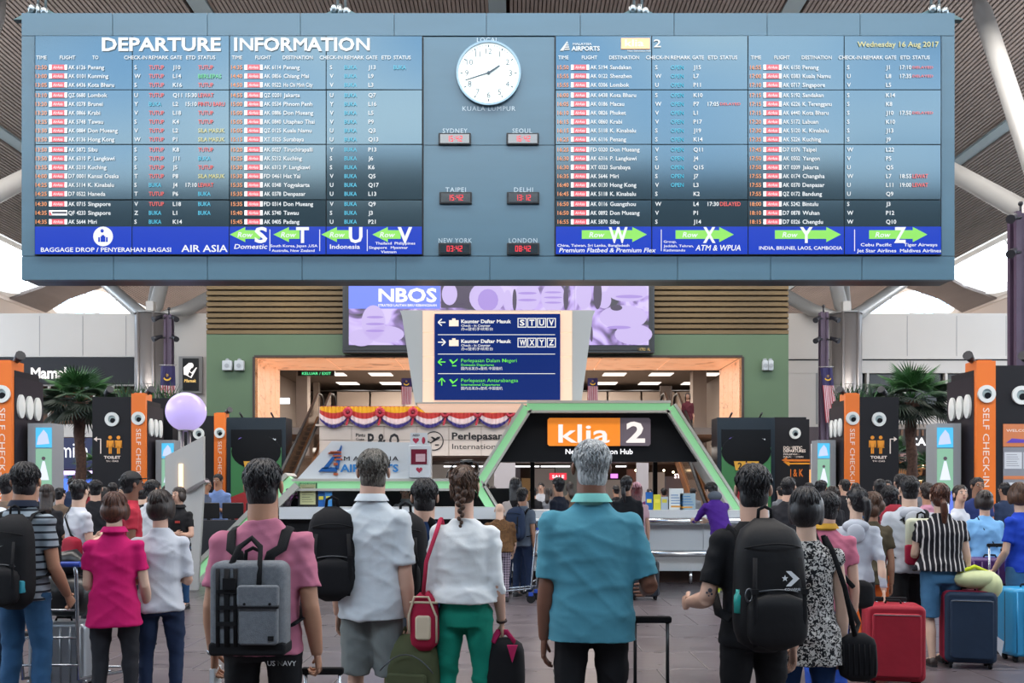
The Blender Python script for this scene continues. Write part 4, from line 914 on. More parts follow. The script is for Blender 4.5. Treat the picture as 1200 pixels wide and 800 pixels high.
# left desk: sloping white panel with the airport name, dark back, white ledge
q = relh(MB().use(mat('desk_white', lin('#d0d6da'), .35))); q.prism([(xx(349, D), zz(562, D)), (xx(390, D), zz(517, D)), (xx(504, D), zz(519, D)), (xx(504, D), zz(562, D))], D-.1, D+.4); q.build('name_panel', None, hub)
q = relh(MB()); blue = mat('logo_blue', lin('#1c5ba0'), .4); rdm = mat('logo_rust', lin('#b05a3c'), .4)
Xp = lambda a: xx(a, D-.12); Zp = lambda b: zz(b, D-.12)
q.use(blue).prism([(Xp(373), Zp(552)), (Xp(379), Zp(548)), (Xp(396), Zp(525)), (Xp(400), Zp(521)), (Xp(390), Zp(548)), (Xp(398), Zp(548)), (Xp(398), Zp(552.5))], D-.13, D-.1) if False else None
for poly in ([(373, 552.5), (378, 547.5), (395, 547.5), (395, 552.5)], [(378, 549), (396, 527), (398, 528), (384, 549)], [(396, 530), (400, 521), (400.5, 523), (397, 549), (393, 549)]):
    q.use(blue).prism([(Xp(a), Zp(b)) for a, b in poly], D-.13, D-.1)
q.use(rdm)
for a, b, c, d in ((387, 400, 528.5, 531), (390, 400, 533, 535), (392, 401, 537, 539), (391, 396, 542, 545), (391, 396, 554, 556.5), (385, 398, 530, 531.5)): q.box(Xp(a), Xp(b), D-.135, D-.1, Zp(d), Zp(c))
text(q, 'MALAYSIA', Xp(403), Zp(539.5), 5*D/F, mat('logo_ink', lin('#22262e'), .4), D-.12, w=Xp(467)-Xp(403), bold=.012, space=1.4); text(q, 'AIRPORTS', Xp(398.5), Zp(552.5), 8.5*D/F, mat('logo_azure', lin('#2f7fc4'), .4), D-.12, w=Xp(467)-Xp(398.5), bold=.03); q.build('airport_name', None, hub)
B('desk_back', mat('desk_back', lin('#2b2d33'), .5), hub, (xx(300, D)-hub.location.x, xx(600, D)-hub.location.x, 1.4, 1.5, .9, zz(572, D+1.4)))
dl = xx(333, D)-hub.location.x; dr = xx(600, D)-hub.location.x
B('desk_ledge', counterm, hub, (dl, dr, -.35, .3, zz(608, D-.35), zz(594, D-.35)))
B('desk_front', blackm, hub, (dl+.1, dr, -.2, .2, 0, zz(608, D-.35)))
B('desk_panel', counterm, hub, (dl+1.2, dr-.0, -.3, -.22, .1, .95))
# defibrillator cabinet on the desk, sign above it
D2 = D-.15; aed = empty('defibrillator_cabinet', (xx(492, D2), D2, zz(560, D2)), 'white defibrillator cabinet with a red heart on the desk panel', 'cabinet')
T = Matrix.Translation((-aed.location.x, -aed.location.y, -aed.location.z))
cw = mat('cabinet_white', lin('#c8cdd2'), .4); heart = mat('heart_red', lin('#a52a45'), .5)
q = MB().use(cw); q.T = T; q.rbox(xx(479.5, D2), xx(505.5, D2), D2-.1, D2+.05, zz(560, D2), zz(521.5, D2), .03); q.build('body', None, aed)
q = MB().use(mat('cabinet_window', lin('#5a0f22'), .15, emit=(.6, .1, .2), es=.06)); q.T = T; q.box(xx(482.5, D2), xx(501, D2), D2-.11, D2-.1, zz(544, D2), zz(526.5, D2)); q.use(mat('device_pale', lin('#c9a8b0'), .4)).box(xx(488, D2), xx(499, D2), D2-.12, D2-.11, zz(541, D2), zz(532, D2)); q.build('window', None, aed)
def heartshape(q, cx, cz_, r, y):
    q.use(heart); pts = [(cx+r*.062*16*math.sin(t)**3, cz_+r*.062*(13*math.cos(t)-5*math.cos(2*t)-2*math.cos(3*t)-math.cos(4*t))) for t in np.linspace(0, 2*PI, 25)[:-1]]
    q.add([(cx, y, cz_)]+[(p[0], y, p[1]) for p in pts], [(0, i+1, (i+1) % 24+1) for i in range(24)][::-1], False)
q = MB(); q.T = T; heartshape(q, xx(492, D2), zz(550.5, D2), .055, D2-.104); q.build('heart_mark', None, aed)
q = MB().use(cw); q.T = T; q.box(xx(481, D2), xx(501, D2), D2-.02, D2+.02, zz(521, D2), zz(507, D2)); o = q.build('sign_plate', None, aed)
q = MB(); q.T = T; heartshape(q, xx(487.5, D2), zz(516, D2), .055, D2-.025); q.use(heart).ell((xx(496.5, D2), D2-.025, zz(516, D2)), (.03, .004, .06), 8, 6); text(q, 'AED', xx(483.5, D2), zz(511, D2), .035, ink, D2-.025, w=.12); q.build('sign_marks', None, aed)
# pale ticket board and notice stand on the desk
q = MB().use(mat('stand_black', lin('#1c1a1a'), .4)).rbox(-.17, .17, -.02, .02, 0, .42, .02); ns = tag(q.build('notice_stand', loc=(xx(361, D-.1), D-.1, zz(594, D-.35))), 'black framed yellowish notice standing on the information desk', 'sign')
q = MB().use(mat('notice_paper', lin('#b9b98a'), .6)).box(-.13, .13, -.024, -.02, .04, .38)
q.use(mat('notice_ink', lin('#6b6a4c'), .6))
for i in range(7): q.box(-.1, .1-.03*(i % 3), -.026, -.024, .08+i*.04, .09+i*.04)
q.build('paper', None, ns)
def brochures(px, d, z, n, label, hue):
    root = empty('brochure_holder', (xx(px, d), d, z), label, 'brochure holder', 'brochure holders on the counters')
    for i in range(n):
        m = mat('brochure%d_%s' % (i % 3, hue), [lin('#1f5fa8'), lin('#c8c23a') if hue == 'y' else lin('#3f86c4'), lin('#b9c7d6')][i % 3], .4)
        q = MB().use(m).box(-.1*n/2+i*.13, -.1*n/2+i*.13+.12, -.03*(i % 2), -.03*(i % 2)+.02, 0, .3-.04*(i % 3)); q.use(mat('brochure_print', lin('#e0d44a'), .5)).box(-.1*n/2+i*.13+.02, -.1*n/2+i*.13+.1, -.03*(i % 2)-.003, -.03*(i % 2), .12, .18); q.build('brochure', None, root)
brochures(379, D-.1, zz(594, D-.35), 2, 'blue brochures on the desk beside the framed notice', 'b')
brochures(767, D-.1, zc, 3, 'blue and yellow brochures on the white counter', 'y')
for k, (px, w, h, m, lb) in enumerate(((790, .24, .36, lin('#c9cfd0'), 'white notice with coloured lines on the white counter'), (803, .27, .28, lin('#8fa3ad'), 'grey blue notice on the white counter, nearest the stairs'))):
    q = MB().use(mat('notice_%d' % k, m, .4)).rbox(-w/2, w/2, -.015, .015, 0, h, .01); o = tag(q.build('counter_notice', loc=(xx(px, D), D-.2, zc)), lb, 'sign')
    q = MB().use(mat('notice_blue', lin('#2f6fa8'), .5))
    for i in range(4): q.box(-w*.38, w*.38-.02*i, -.018, -.015, h*.3+i*.045, h*.3+i*.045+.012)
    q.use(mat('notice_orange', lin('#c98a2a'), .5)).box(-w*.38, w*.3, -.018, -.015, h*.12, h*.2); q.build('printed_lines', None, o)
# orchids on the desk
root = empty('orchid', (xx(338, D), D-.1, zz(594, D-.35)), 'purple orchids with an orange bloom on the information desk', 'plant')
q = MB().use(mat('pot_dark', lin('#3c2f35'), .5)); q.tube([(0, 0, 0), (0, 0, .12)], [.06, .08], 12); q.build('pot', None, root)
q = MB().use(mat('leaf_green', lin('#33482a'), .5)); random.seed(5)
tips = []
for i in range(9):
    a = random.uniform(-1, 1); e = Vector((a*.34, random.uniform(-.08, .08), .16+random.random()*.16)); q.tube([(0, 0, .1), (a*.12, 0, .25), e], .006, 4); tips.append(e)
q.tube([(0, 0, .1), (.02, 0, .4), (-.03, 0, .5)], .008, 4); q.build('stem', None, root)
q = MB().use(mat('petal_purple', lin('#6f3d6b'), .5))
for e in tips:
    for j in range(5): q.ell(e+Vector((random.uniform(-.05, .05), random.uniform(-.03, .03), random.uniform(-.05, .05))), (.03, .01, .025), 6, 4)
q.use(mat('petal_orange', lin('#c9803a'), .5))
for j in range(5): t = j*2*PI/5; q.ell((-.03+.04*math.cos(t), 0, .5+.04*math.sin(t)), (.03, .01, .02), 6, 4)
q.build('flowers', None, root)
# keep-clear canopy and the blue direction sign
D = 16.8; X = lambda a: xx(a, D); Z = lambda b: zz(b, D)
sg = empty('direction_sign', (X(583), D, Z(483)), 'blue illuminated direction sign between pale tapering wings', 'sign')
T = Matrix.Translation((-sg.location.x, -sg.location.y, -sg.location.z))
def q_(m): q = MB().use(m); q.T = T; return q
wing = mat('wing_grey', lin('#b4bcc0'), .4); lightbox = mat('cream_lightbox', lin('#cfae98'), .4, emit=(1, .66, .5), es=.5)
for pts in ([(469.5, 365), (496, 365), (496, 474), (487, 474), (472, 372)], [(697, 365), (670, 365), (670, 471), (681, 471), (694, 372)]):
    q = q_(wing); q.prism([(X(a), Z(b)) for a, b in pts], D-.1, D+1.0); q.build('wing', None, sg)
for a, b in ((495.5, 509.5), (656, 670.5)):
    ys = [365, 391, 419, 447, 474]
    for t, u in zip(ys[:-1], ys[1:]): q = q_(lightbox); q.box(X(a)+.01, X(b)-.01, D-.12, D+.6, Z(u)+.008, Z(t)-.008); q.build('light_panel', None, sg)
q = q_(lightbox); q.box(X(509.5), X(656), D-.1, D+.6, Z(370), Z(366)); q.box(X(509.5), X(656), D-.1, D+.6, Z(474), Z(469)); q.build('light_edge', None, sg)
navy2 = mat('sign_navy', lin('#101f55'), .25, emit=(.004, .02, .13), es=.6)
q = q_(navy2); q.box(X(510), X(656), D-.16, D+.6, Z(469.5), Z(369.5)); q.build('face', None, sg)
q = q_(mat('sign_rim', lin('#c4bdb8'), .4)); q.box(X(472), X(694), D-.05, D+.6, Z(365.5), Z(364)); q.build('rim', None, sg)
q = q_(glow('sign_white', (.9, .9, .88), .8)); sw = glow('sign_white'); sgn = glow('sign_lime', (.14, .85, .06), .85); yf = D-.165; u_ = D/F
def t_(s, x, y, h, w, m=sw, b=.012): text(q, s, X(x), Z(y), h*u_, m, yf, w=w*u_, bold=b)
def arr(px, py, dr, m):
    q.use(m); c = Vector((X(px), Z(py))); L = 4.3*u_; t = {'l': Vector((-1, 0)), 'r': Vector((1, 0)), 'u': Vector((0, 1))}[dr]; n_ = Vector((-t.y, t.x)); w = .9*u_
    def bar(a, b): d = (b-a).normalized(); k = Vector((-d.y, d.x))*w*.7; q.prism([tuple(a+k), tuple(a-k), tuple(b-k), tuple(b+k)], yf-.002, yf+.003)
    bar(c-t*L, c+t*L); bar(c+t*L, c+n_*L*.9); bar(c+t*L, c-n_*L*.9)
for i, y in enumerate((379.5, 402.5)):
    arr(518.5, y, 'lr'[i], sw); q.use(mat('luggage_cream', (.6, .5, .4), .5, emit=(.8, .66, .55), es=.6)); q.box(X(527), X(538), yf-.001, yf+.002, Z(y+4.5), Z(y-2.5)); q.box(X(530.5), X(534.5), yf-.001, yf+.002, Z(y-2.5), Z(y-4.5))
    t_('Kaunter Daftar Masuk', 541, y+.8, 4, 58, b=.03); t_('Check - In Counter', 541, y+5, 2.6, 34); t_('办理登机手续柜台 ', 541, y+9.2, 2.8, 37)
    for j, ch in enumerate(('STUV', 'WXYZ')[i]):
        x = 606.5+j*11.3; q.use(sw); q.box(X(x), X(x+10.5), yf-.001, yf+.002, Z(y+6), Z(y-5)); q.use(navy2); q.box(X(x+1), X(x+9.5), yf-.003, yf, Z(y+5), Z(y-4)); t0 = yf; yf = yf-.006; t_(ch, x+2.4, y+3.6, 6.5, 5.8 if ch != 'W' else 7, b=.03); yf = t0
for i, y in enumerate((425.5, 448.5)):
    arr(518.5, y, 'lu'[i], sgn); q.use(sgn)
    q.prism([(X(527), Z(y-2.5)), (X(529), Z(y-3)), (X(532), Z(y)), (X(537), Z(y-4)), (X(536.5), Z(y-2)), (X(531), Z(y+2.5))], yf-.001, yf+.002); q.box(X(530.5), X(535.5), yf-.001, yf+.002, Z(y+5), Z(y+3.8))
    t_(('Perlepasan Dalam Negeri', 'Perlepasan Antarabangsa')[i], 541, y+.2, 4, (64.5, 66)[i], sgn, .045); t_(('Domestic Departures', 'International Departures')[i], 541, y+4.6, 2.6, (38, 45)[i], sgn); t_('国内出发办理登机 中国值机', 541, y+9, 2.8, 48)
q.use(sw)
for y in (393.8, 416.3, 439): q.box(X(514), X(650), yf, yf+.004, Z(y+.35), Z(y-.35))
q.build('lettering', None, sg)
q = q_(lightbox); q.box(X(493), X(640), D-.6, D+.9, Z(485)+.1, Z(476.5)); q.build('canopy', None, sg)
q = q_(frm); q.box(X(491), X(640), D-.65, D+.95, Z(476.5), Z(475)); q.build('canopy_edge', None, sg)
B('roof_deck', blackm, hub, (X(612)-hub.location.x, X(786)-hub.location.x, .1, 2.2, Z(484), Z(479)))
for x in (625, 775):
    B('roof_post', blackm, hub, (X(x)-hub.location.x-.04, X(x)-hub.location.x+.04, 1.5, 1.58, 0, Z(482)))
# the tall lamp: lilac globe on twin tubes behind a slanted white screen
D = 15.0; X = lambda a: xx(a, D); Z = lambda b: zz(b, D)
q = MB().use(mat('globe_lilac', lin('#b09fd8'), .25, emit=(.5, .4, .8), es=.55)); gl = empty('globe_lamp', (X(218), D, 0), 'lilac glowing globe lamp on twin tubes behind the slanted white screen', 'lamp')
q.ell((0, 0, Z(482.5)), (.315, .315, .31), 40, 24); q.build('globe', None, gl)
q = MB().use(steel)
for dx in (-.06, .05): q.cyl((dx, 0, 0), (dx, 0, Z(504)), .03, 10)
q.cyl((0, 0, Z(505)), (0, 0, Z(503)), .12, 16); q.cyl((0, 0, 0), (0, 0, .03), .2, 20); q.build('pole', None, gl)
ws = empty('slanted_screen', (X(218), D-.25, 0), 'slanted white screen panel with an upright glowing slot', 'screen panel')
D = 14.75; X = lambda a: xx(a, D)-ws.location.x; Z = lambda b: zz(b, D)
pw_ = mat('screen_panel_white', lin('#b9b6b2'), .5)
q = MB().use(pw_); q.prism([(X(195), Z(535)), (X(240), Z(511)), (X(240), Z(569)), (X(195), Z(578))], -.06, .02); q.prism([(X(195), Z(578)), (X(240), Z(569)), (X(233), 0.0), (X(206), 0.0)], -.06, .02); q.build('panel', None, ws)
q = MB().use(glow('slot_warm', (1, .62, .32), 2.2)); q.rbox(X(211.5), X(216), -.09, -.05, Z(575), Z(543.5), .012); q.build('glowing_slot', None, ws)
q = MB().use(steel); q.prism([(X(218), Z(575)), (X(242), Z(562)), (X(244), Z(565)), (X(222), Z(578))], -.12, .1); q.build('shelf', None, ws)
# ------------------------------------------------------------------ self check-in kiosks: dark towers with an orange edge
kd = mat('kiosk_dark', lin('#1b1b20'), .6, spec=.25); ko = mat('kiosk_orange', lin('#e0701c'), .45); kside = mat('kiosk_side', lin('#242028'), .6, spec=.25)
ew = mat('eye_white', lin('#d8dcda'), .35); eg = mat('eye_grey', lin('#8fa0a2'), .4); eb = mat('eye_black', lin('#101216'), .2); ktxt = mat('kiosk_lettering', lin('#e9d9cf'), .5); yel = mat('sign_amber', lin('#e8951f'), .5)
HK = 3.85
def eye(root, x, z, r, y):
    q = MB().use(ew); q.disc((x, z), r, y-.04, y, 28, hole=r*.55); q.use(eg).disc((x, z), r*.6, y-.02, y, 24); o = q.build('eye', None, root)
    q = MB().use(eb); q.disc((x+r*.12, z-r*.18), r*.36, y-.035, y-.02, 20); q.build('pupil', None, o)
def kiosk(X, Y, s, label, toilet=0, fw=.97, sidew=1.0, tv=True, board=False):
    """s=+1: the dark front lies to the right of the orange edge, the side faces left"""
    root = empty('self_check_in_kiosk', (X, Y, 0), label, 'kiosk', 'dark and orange self check-in towers')
    def sx(a, b): return (min(a*s, b*s), max(a*s, b*s))
    q = MB().use(kd); a, b = sx(.33, .33+fw); q.box(a, b, 0, sidew, 0, HK-.03); a, b = sx(.02, .36); q.box(a, b, .06, sidew, 0, HK-.1); q.build('body', None, root)
    q = MB().use(ko); a, b = sx(0, .345); q.box(a, b, -.03, .06, .1, HK+.05); q.box(*sx(.05, .3), .02, .5, HK-.1, HK+.07); q.build('edge_panel', None, root)
    q = MB().use(kside); q.box(*sx(-.01, .03), .06, sidew+.1, 0, HK-.22); o = q.build('side_panel', None, root)
    eye(root, s*.17, HK-.55, .16, -.03); eye(root, s*(.33+fw*.5), HK-.57, .17, 0)
    for i in range(3):       # folded oval fins on the side
        yy = .25+i*.3; q = MB().use(ew); sgn_ = -s
        V = [(-s*.0, yy+.12*math.cos(t), HK-.75+.22*math.sin(t)) for t in np.linspace(0, 2*PI, 21)[:-1]]
        V2 = [(v[0]-s*.05, v[1], v[2]) for v in V]; q.add([(-s*.07, yy, HK-.75)]+V2+V, [(0, i_+1, (i_+1) % 20+1) for i_ in range(20)]+[(i_+1, i_+21, (i_+1) % 20+21, (i_+1) % 20+1) for i_ in range(20)], False); q.build('oval_fin', None, root)
    # vertical name
    q = MB(); q.T = Matrix.Translation((s*.17, 0, 0)) @ Matrix.Rotation(PI/2, 4, 'Y')
    text(q, 'SELF CHECK-IN KIOSK', -(HK-.8), -.055, .115, ktxt, -.033, w=2.1, bold=0); q.build('name_lettering', None, root)
    if toilet:
        cx = s*(.33+fw*.5); q = MB(); z0 = 2.45
        for k, dx in enumerate((-.1, .1)):
            x = cx+dx+s*0-(.05 if toilet > 0 else -.05); q.use(yel); q.disc((x, z0+.39), .045, -.008, 0, 14); q.prism([(x-.06, z0+.32), (x+.06, z0+.32), (x+(.04 if k == 0 else .09), z0+.14), (x-(.04 if k == 0 else .09), z0+.14)], -.008, 0)
            q.box(x-.035, x-.005, -.008, 0, z0, z0+.16); q.box(x+.005, x+.035, -.008, 0, z0, z0+.16); q.box(x-.085, x-.06, -.008, 0, z0+.15, z0+.32); q.box(x+.06, x+.085, -.008, 0, z0+.15, z0+.32)
        q.use(ktxt); ax = cx+toilet*.28; q.box(ax-.012, ax+.012, -.008, 0, z0, z0+.36); q.box(min(ax, ax+toilet*.1), max(ax, ax+toilet*.1), -.008, 0, z0+.34, z0+.364); q.prism([(ax+toilet*.17, z0+.352), (ax+toilet*.09, z0+.41), (ax+toilet*.09, z0+.295)], -.008, 0)
        text(q, 'TOILET', cx, z0-.12, .065, ktxt, -.008, w=.4, align='c', bold=.03); text(q, 'TANDAS', cx, z0-.2, .04, ktxt, -.008, w=.3, align='c'); q.build('toilet_sign', None, root)
    if tv:
        q = MB().use(mat('totem_grey', lin('#8b9197'), .4)); a, b = sx(-.55, -.1); q.box(a, b, .35, .8, 0, HK-1.05); t_o = q.build('totem', None, root)
        q = MB().use(glow('totem_sky', (.06, .5, .85), .9)); a, b = sx(-.545, -.25); y = .34
        q.box(a, b, y, y+.01, 2.35, 2.72); q.use(glow('totem_green', (.25, .5, .35), .8)).box(a, b, y, y+.01, 1.55, 2.33)
        c = (a+b)/2; q.use(glow('totem_robe', (.75, .8, .95), .9)); q.prism([(c-.02, 2.1), (c+.02, 2.1), (c+.1, 1.75), (c-.1, 1.75)], y-.004, y); q.use(glow('totem_cloud', (.6, .7, .95), .8)).prism([(a+.02, 2.4), (b-.04, 2.42), (b-.08, 2.6), (c, 2.68), (a+.05, 2.55)], y-.004, y)
        q.use(glow('totem_dark', (.08, .05, .08), .8)).disc((c, 2.15), .035, y-.006, y, 12); q.use(glow('totem_blue', (.12, .2, .8), .9)); q.box(a, b, y, y+.01, .8, 1.54); q.use(glow('totem_robe'))
        for k in range(3): q.box(a+.03+k*.08, a+.06+k*.08, y-.004, y, .8, 1.5)
        q.build('screen', None, t_o)
    if board:
        q = MB().use(mat('board_orange', lin('#c9784a'), .5)); x0 = s*.33+.16; q.box(x0, x0+.7, -.02, 0, 2.35, 2.76); q.use(mat('board_grey', lin('#7f828b'), .5)).box(x0, x0+.7, -.02, 0, 1.2, 2.34); q.use(mat('board_white', lin('#c9ccd2'), .5)); q.box(x0+.02, x0+.33, -.025, -.02, 1.95, 2.25); q.box(x0+.36, x0+.68, -.025, -.02, 1.95, 2.25); q.box(x0+.02, x0+.68, -.025, -.02, 1.3, 1.7)
        q.use(mat('board_orange')).box(x0, x0+.7, -.026, -.02, 1.76, 1.82); q.use(mat('board_violet', lin('#5b3fae'), .5)).prism([(x0+.05, 2.42), (x0+.5, 2.42), (x0+.5, 2.47), (x0+.15, 2.5)], -.026, -.02)
        text(q, 'WELCOME', x0+.05, 2.62, .045, ktxt, -.022, w=.5)
        q.use(mat('board_print', lin('#6a6e78'), .5))
        for k in range(6): q.box(x0+.05, x0+.28-.02*(k % 3), -.028, -.025, 2.0+k*.04, 2.008+k*.04)
        q.build('notice_board', None, root)
    for dx in (.1, .33+fw*.8):   # small floodlights on the roof
        q = MB().use(lampm); q.tube([(s*dx, .3, HK-.05), (s*dx, .25, HK+.1)], .02, 6); q.tube([(s*dx, .3, HK+.08), (s*dx-s*.2, .1, HK+.17)], [.05, .09], 10); q.build('roof_light', None, root)
    # screens on the public side, waist height
    q = MB().use(mat('terminal_grey', lin('#9a9da2'), .4)); a, b = sx(.4, .33+fw); q.box(a, b, -.35, 0, .85, 1.35); t_o = q.build('terminal', None, root)
    q = MB().use(glow('red_screen', (.9, .06, .05), .8)); q.box(a+.15, b-.25, -.36, -.35, 1.08, 1.25); q.build('screen', None, t_o)
    return root
kiosk(8.4, 17, 1, 'nearest right dark and orange self check-in tower with notice board', board=True)
kiosk(8.05, 22.7, 1, 'far right dark and orange self check-in tower with a toilet sign', toilet=1)
kiosk(-9.05, 17, -1, 'nearest left dark and orange self check-in tower, cut by the frame')
kiosk(-8.85, 22.7, -1, 'far left dark and orange self check-in tower with a toilet sign', toilet=-1)
kiosk(-8.66, 28.4, -1, 'third dark and orange tower behind the lilac globe', tv=False)
# domestic departures panel on the right
D = 28.4; X = lambda a: xx(a, D); Z = lambda b: zz(b, D)
pn = empty('wayfinding_tower', (X(929), D, 0), 'dark tower reading domestic departures with an orange arrow', 'sign'); T = Matrix.Translation((-pn.location.x, -pn.location.y, 0))
q = MB().use(kd); q.T = T; q.box(X(908), X(948.5), D, D+.8, 0, Z(491)); q.box(X(908), X(945.5), D+.05, D+.8, Z(491), Z(488.5)); q.build('body', None, pn)
eye(pn, X(931.5)-pn.location.x, Z(507.5), .17, 0)
q = MB(); q.T = T; text(q, 'DOMESTIC', X(918), Z(526), .085, ktxt, D-.01, w=X(940)-X(918), bold=.03); text(q, 'DEPARTURES', X(918), Z(529.8), .085, ktxt, D-.01, w=X(944)-X(918), bold=.03); text(q, 'PERLEPASAN', X(918), Z(533), .05, ktxt, D-.01, w=.5); text(q, 'DALAM NEGERI', X(918), Z(536), .05, ktxt, D-.01, w=.6)
q.use(mat('arrow_orange', lin('#e07a24'), .5)); q.box(X(922), X(949), D-.012, D, Z(540.5), Z(538)); q.prism([(X(916), Z(539)), (X(922), Z(535.5)), (X(922), Z(542))], D-.012, D); q.use(yel); q.box(X(925), X(949), D-.014, D, Z(544), Z(542)); q.prism([(X(918), Z(541)), (X(925), Z(541)), (X(925), Z(546))], D-.012, D)
text(q, 'J & K', X(925), Z(558), .22, mat('arrow_orange'), D-.012, w=X(941)-X(925)); q.build('lettering', None, pn)
q = MB().use(mat('tube_white', lin('#c4c4c8'), .4)); q.T = T; q.cyl((X(950.5), D-.1, 0), (X(950.5), D-.1, Z(520)), .04, 8); q.build('post', None, pn)
# dark advertising boxes, each with a figure in 25-shaped spectacles
def adbox(px0, px1, side, label):
    D = 27.2; X = lambda a: xx(a, D); Z = lambda b: zz(b, D); w = X(px1)-X(px0); hh = Z(489)
    root = empty('advertising_box', (X(px0), D, 0), label, 'advertising box', 'dark advertising boxes')
    q = MB().use(mat('ad_frame', lin('#1f2a33'), .3)); q.box(0, w, 0, .8, 0, hh); q.build('body', None, root)
    q = MB().use(mat('ad_black', lin('#0f1115'), .35, spec=.25)); q.box(.12, w-.12, -.02, 0, .2, hh-.35); pst = q.build('poster', None, root)
    gr = mat('ad_green', lin('#3d7a4c'), .4); q = MB(); c = w/2; zt = Z(546)
    q.use(gr); q.prism([(.12, zt+.55), (.75, zt-.2), (.45, zt-1.2), (.12, zt-1.2)], -.026, -.02); q.prism([(w-.12, zt+.55), (w-.75, zt-.2), (w-.45, zt-1.2), (w-.12, zt-1.2)], -.026, -.02)
    q.use(mat('ad_red', lin('#9c2f34'), .4)); q.prism([(.12, zt-.9), (c, zt-.6), (c, zt-1.8), (.12, zt-1.8)], -.028, -.02)
    q.use(mat('ad_black')); q.prism([(c+r_*math.cos(t), zt+.42+.5*math.sin(t)) for t in np.linspace(0, 2*PI, 25)[:-1] for r_ in (.72,)], -.03, -.02)
    q.use(mat('ad_face', lin('#b98d86'), .5)); q.prism([(c-.28, zt+.1), (c+.28, zt+.1), (c+.2, zt-.3), (c+.05, zt-.42), (c-.05, zt-.42), (c-.2, zt-.3)], -.034, -.02); q.use(mat('ad_lip', lin('#8f4d52'), .5)).box(c-.09, c+.09, -.038, -.03, zt-.25, zt-.2)
    for sx_, ch in ((-.19, '2'), (.19, '5')):
        q.use(mat('spec_amber', lin('#d2a03a'), .4)); q.prism([(c+sx_-.17, zt+.14), (c+sx_+.17, zt+.14), (c+sx_+.12, zt-.12), (c+sx_-.12, zt-.12)], -.05, -.03); text(q, ch, c+sx_, zt-.08, .18, mat('ad_ink', lin('#17130d'), .5), -.055, align='c', bold=.03)
    q.build('figure', None, root)
    q = MB().use(mat('ad_violet', lin('#6a5aa8'), .4)); q.disc((.42, hh-.68), .1, -.026, -.02, 18); text(q, 'airports', w-.78, hh-.68, .09, mat('ad_white', lin('#cfd4da'), .5), -.026, w=.5, italic=.25, bold=.03); q.build('emblem', None, root)
    q = MB().use(lampm)
    for x in (.4, w-.4): q.tube([(x, .2, hh), (x, -.1, hh+.12)], .03, 6)
    q.build('roof_light', None, root)
    return root
adbox(266, 335, -1, 'dark poster box with amber 25 spectacles, left of the gate'); r_ = adbox(840.5, 908, 1, 'dark poster box with amber 25 spectacles, right of the gate')
# check-in desk with monitors behind the globe lamp, and a row of low desks in front of the kiosks
q = MB().use(mat('desk_dark', lin('#22252b'), .5)).box(-1.0, .9, 0, .6, 0, 1.0); o = tag(q.build('staff_desk', loc=(xx(272, 17.4), 17.4, 0)), 'dark staff desk with monitors behind the slanted white screen', 'desk')
for dx in (-.5, -.05, .4): q = MB().use(mat('monitor_black', lin('#16181c'), .3)).rbox(dx-.2, dx+.2, .2, .24, 1.03, 1.33, .02); q.box(dx-.03, dx+.03, .2, .24, 1.0, 1.04); q.build('monitor', None, o)
# ------------------------------------------------------------------ palms and shrubs
random.seed(21)
pg = [mat('frond_dark', lin('#1f2c21'), .55), mat('frond_green', lin('#2f5a2c'), .5), mat('frond_mid', lin('#26402a'), .5)]; bark = mat('palm_bark', lin('#4b352c'), .9, var=.4, vscale=14, bump=.6, bscale=30)
def frond_mesh(m, L=1.0, n=18, arc=.9):
    q = MB().use(m); q.tube([(0, 0, 0), (0, L*.25, .06), (0, L*.5, .05)], [.014, .01, .006], 4)
    base = Vector((0, L*.45, .05))
    for i in range(n):
        a = (i/(n-1)-.5)*2*arc*1.5; ln = L*(.62-.12*abs(a)); d = Vector((math.sin(a), math.cos(a), -.08)); tip = base+d*ln; tip.z -= .14*ln/L+.05*abs(a); mid = base+d*ln*.5
        s = Vector((d.y, -d.x, 0))*.022; q.add([base, mid+s+Vector((0, 0, -.015)), tip, mid-s+Vector((0, 0, -.015)), mid+Vector((0, 0, .012))], [(0, 1, 4), (1, 2, 4), (2, 3, 4), (3, 0, 4)], False)
    return q.mesh('frond')
FRS = [frond_mesh(pg[0]), frond_mesh(pg[1]), frond_mesh(pg[2])]
def palm(px, d, ztrunk, R, label, cat='palm', n=44, tr=.13):
    root = empty('palm_tree', (xx(px, d), d, 0), label, cat, 'palms behind the check-in towers')
    q = MB().use(bark); k = 14; pts = [(.03*math.sin(i), 0, ztrunk*i/k) for i in range(k+1)]
    q.tube(pts, [tr*(1.15 if i % 2 else .95)*(1+.5*max(0, (i-k+3)/3)) for i in range(k+1)], 12)
    for i in range(int(ztrunk*26)):
        z = ztrunk*random.uniform(.05, 1); a = random.uniform(0, 2*PI); r = tr*1.05; q.add([(r*math.cos(a-.15), r*math.sin(a-.15), z), (r*math.cos(a+.15), r*math.sin(a+.15), z), (r*1.5*math.cos(a), r*1.5*math.sin(a), z+.1)], [(0, 1, 2)])
    q.build('trunk', None, root)
    for i in range(n):
        f = i/n; a = i*2.4; el = math.radians(82-118*f**.8)  # upright in the middle, drooping outside
        o = bpy.data.objects.new('frond', FRS[1] if f < .42 else (FRS[2] if f < .6 else FRS[0])); COL.objects.link(o); o.parent = root
        o.rotation_euler = (el, random.uniform(-.3, .3), a); sc = R*random.uniform(.85, 1.08)*(1.0 if f > .4 else .8); o.scale = (sc,)*3; o.location = (0, 0, ztrunk-.05+.12*(1-f))
    return root
palm(94, 26, 4.0, 1.3, 'tall fan palm in front of the white clad wall, left side')
palm(1068, 26, 4.05, 1.35, 'tall fan palm in front of the dark window strip, right side')
palm(118, 29.5, 2.3, .9, 'low fan palm behind the tall left palm', n=26)
palm(1046, 29.5, 2.6, .85, 'low fan palm tucked behind the far right kiosk', n=26)
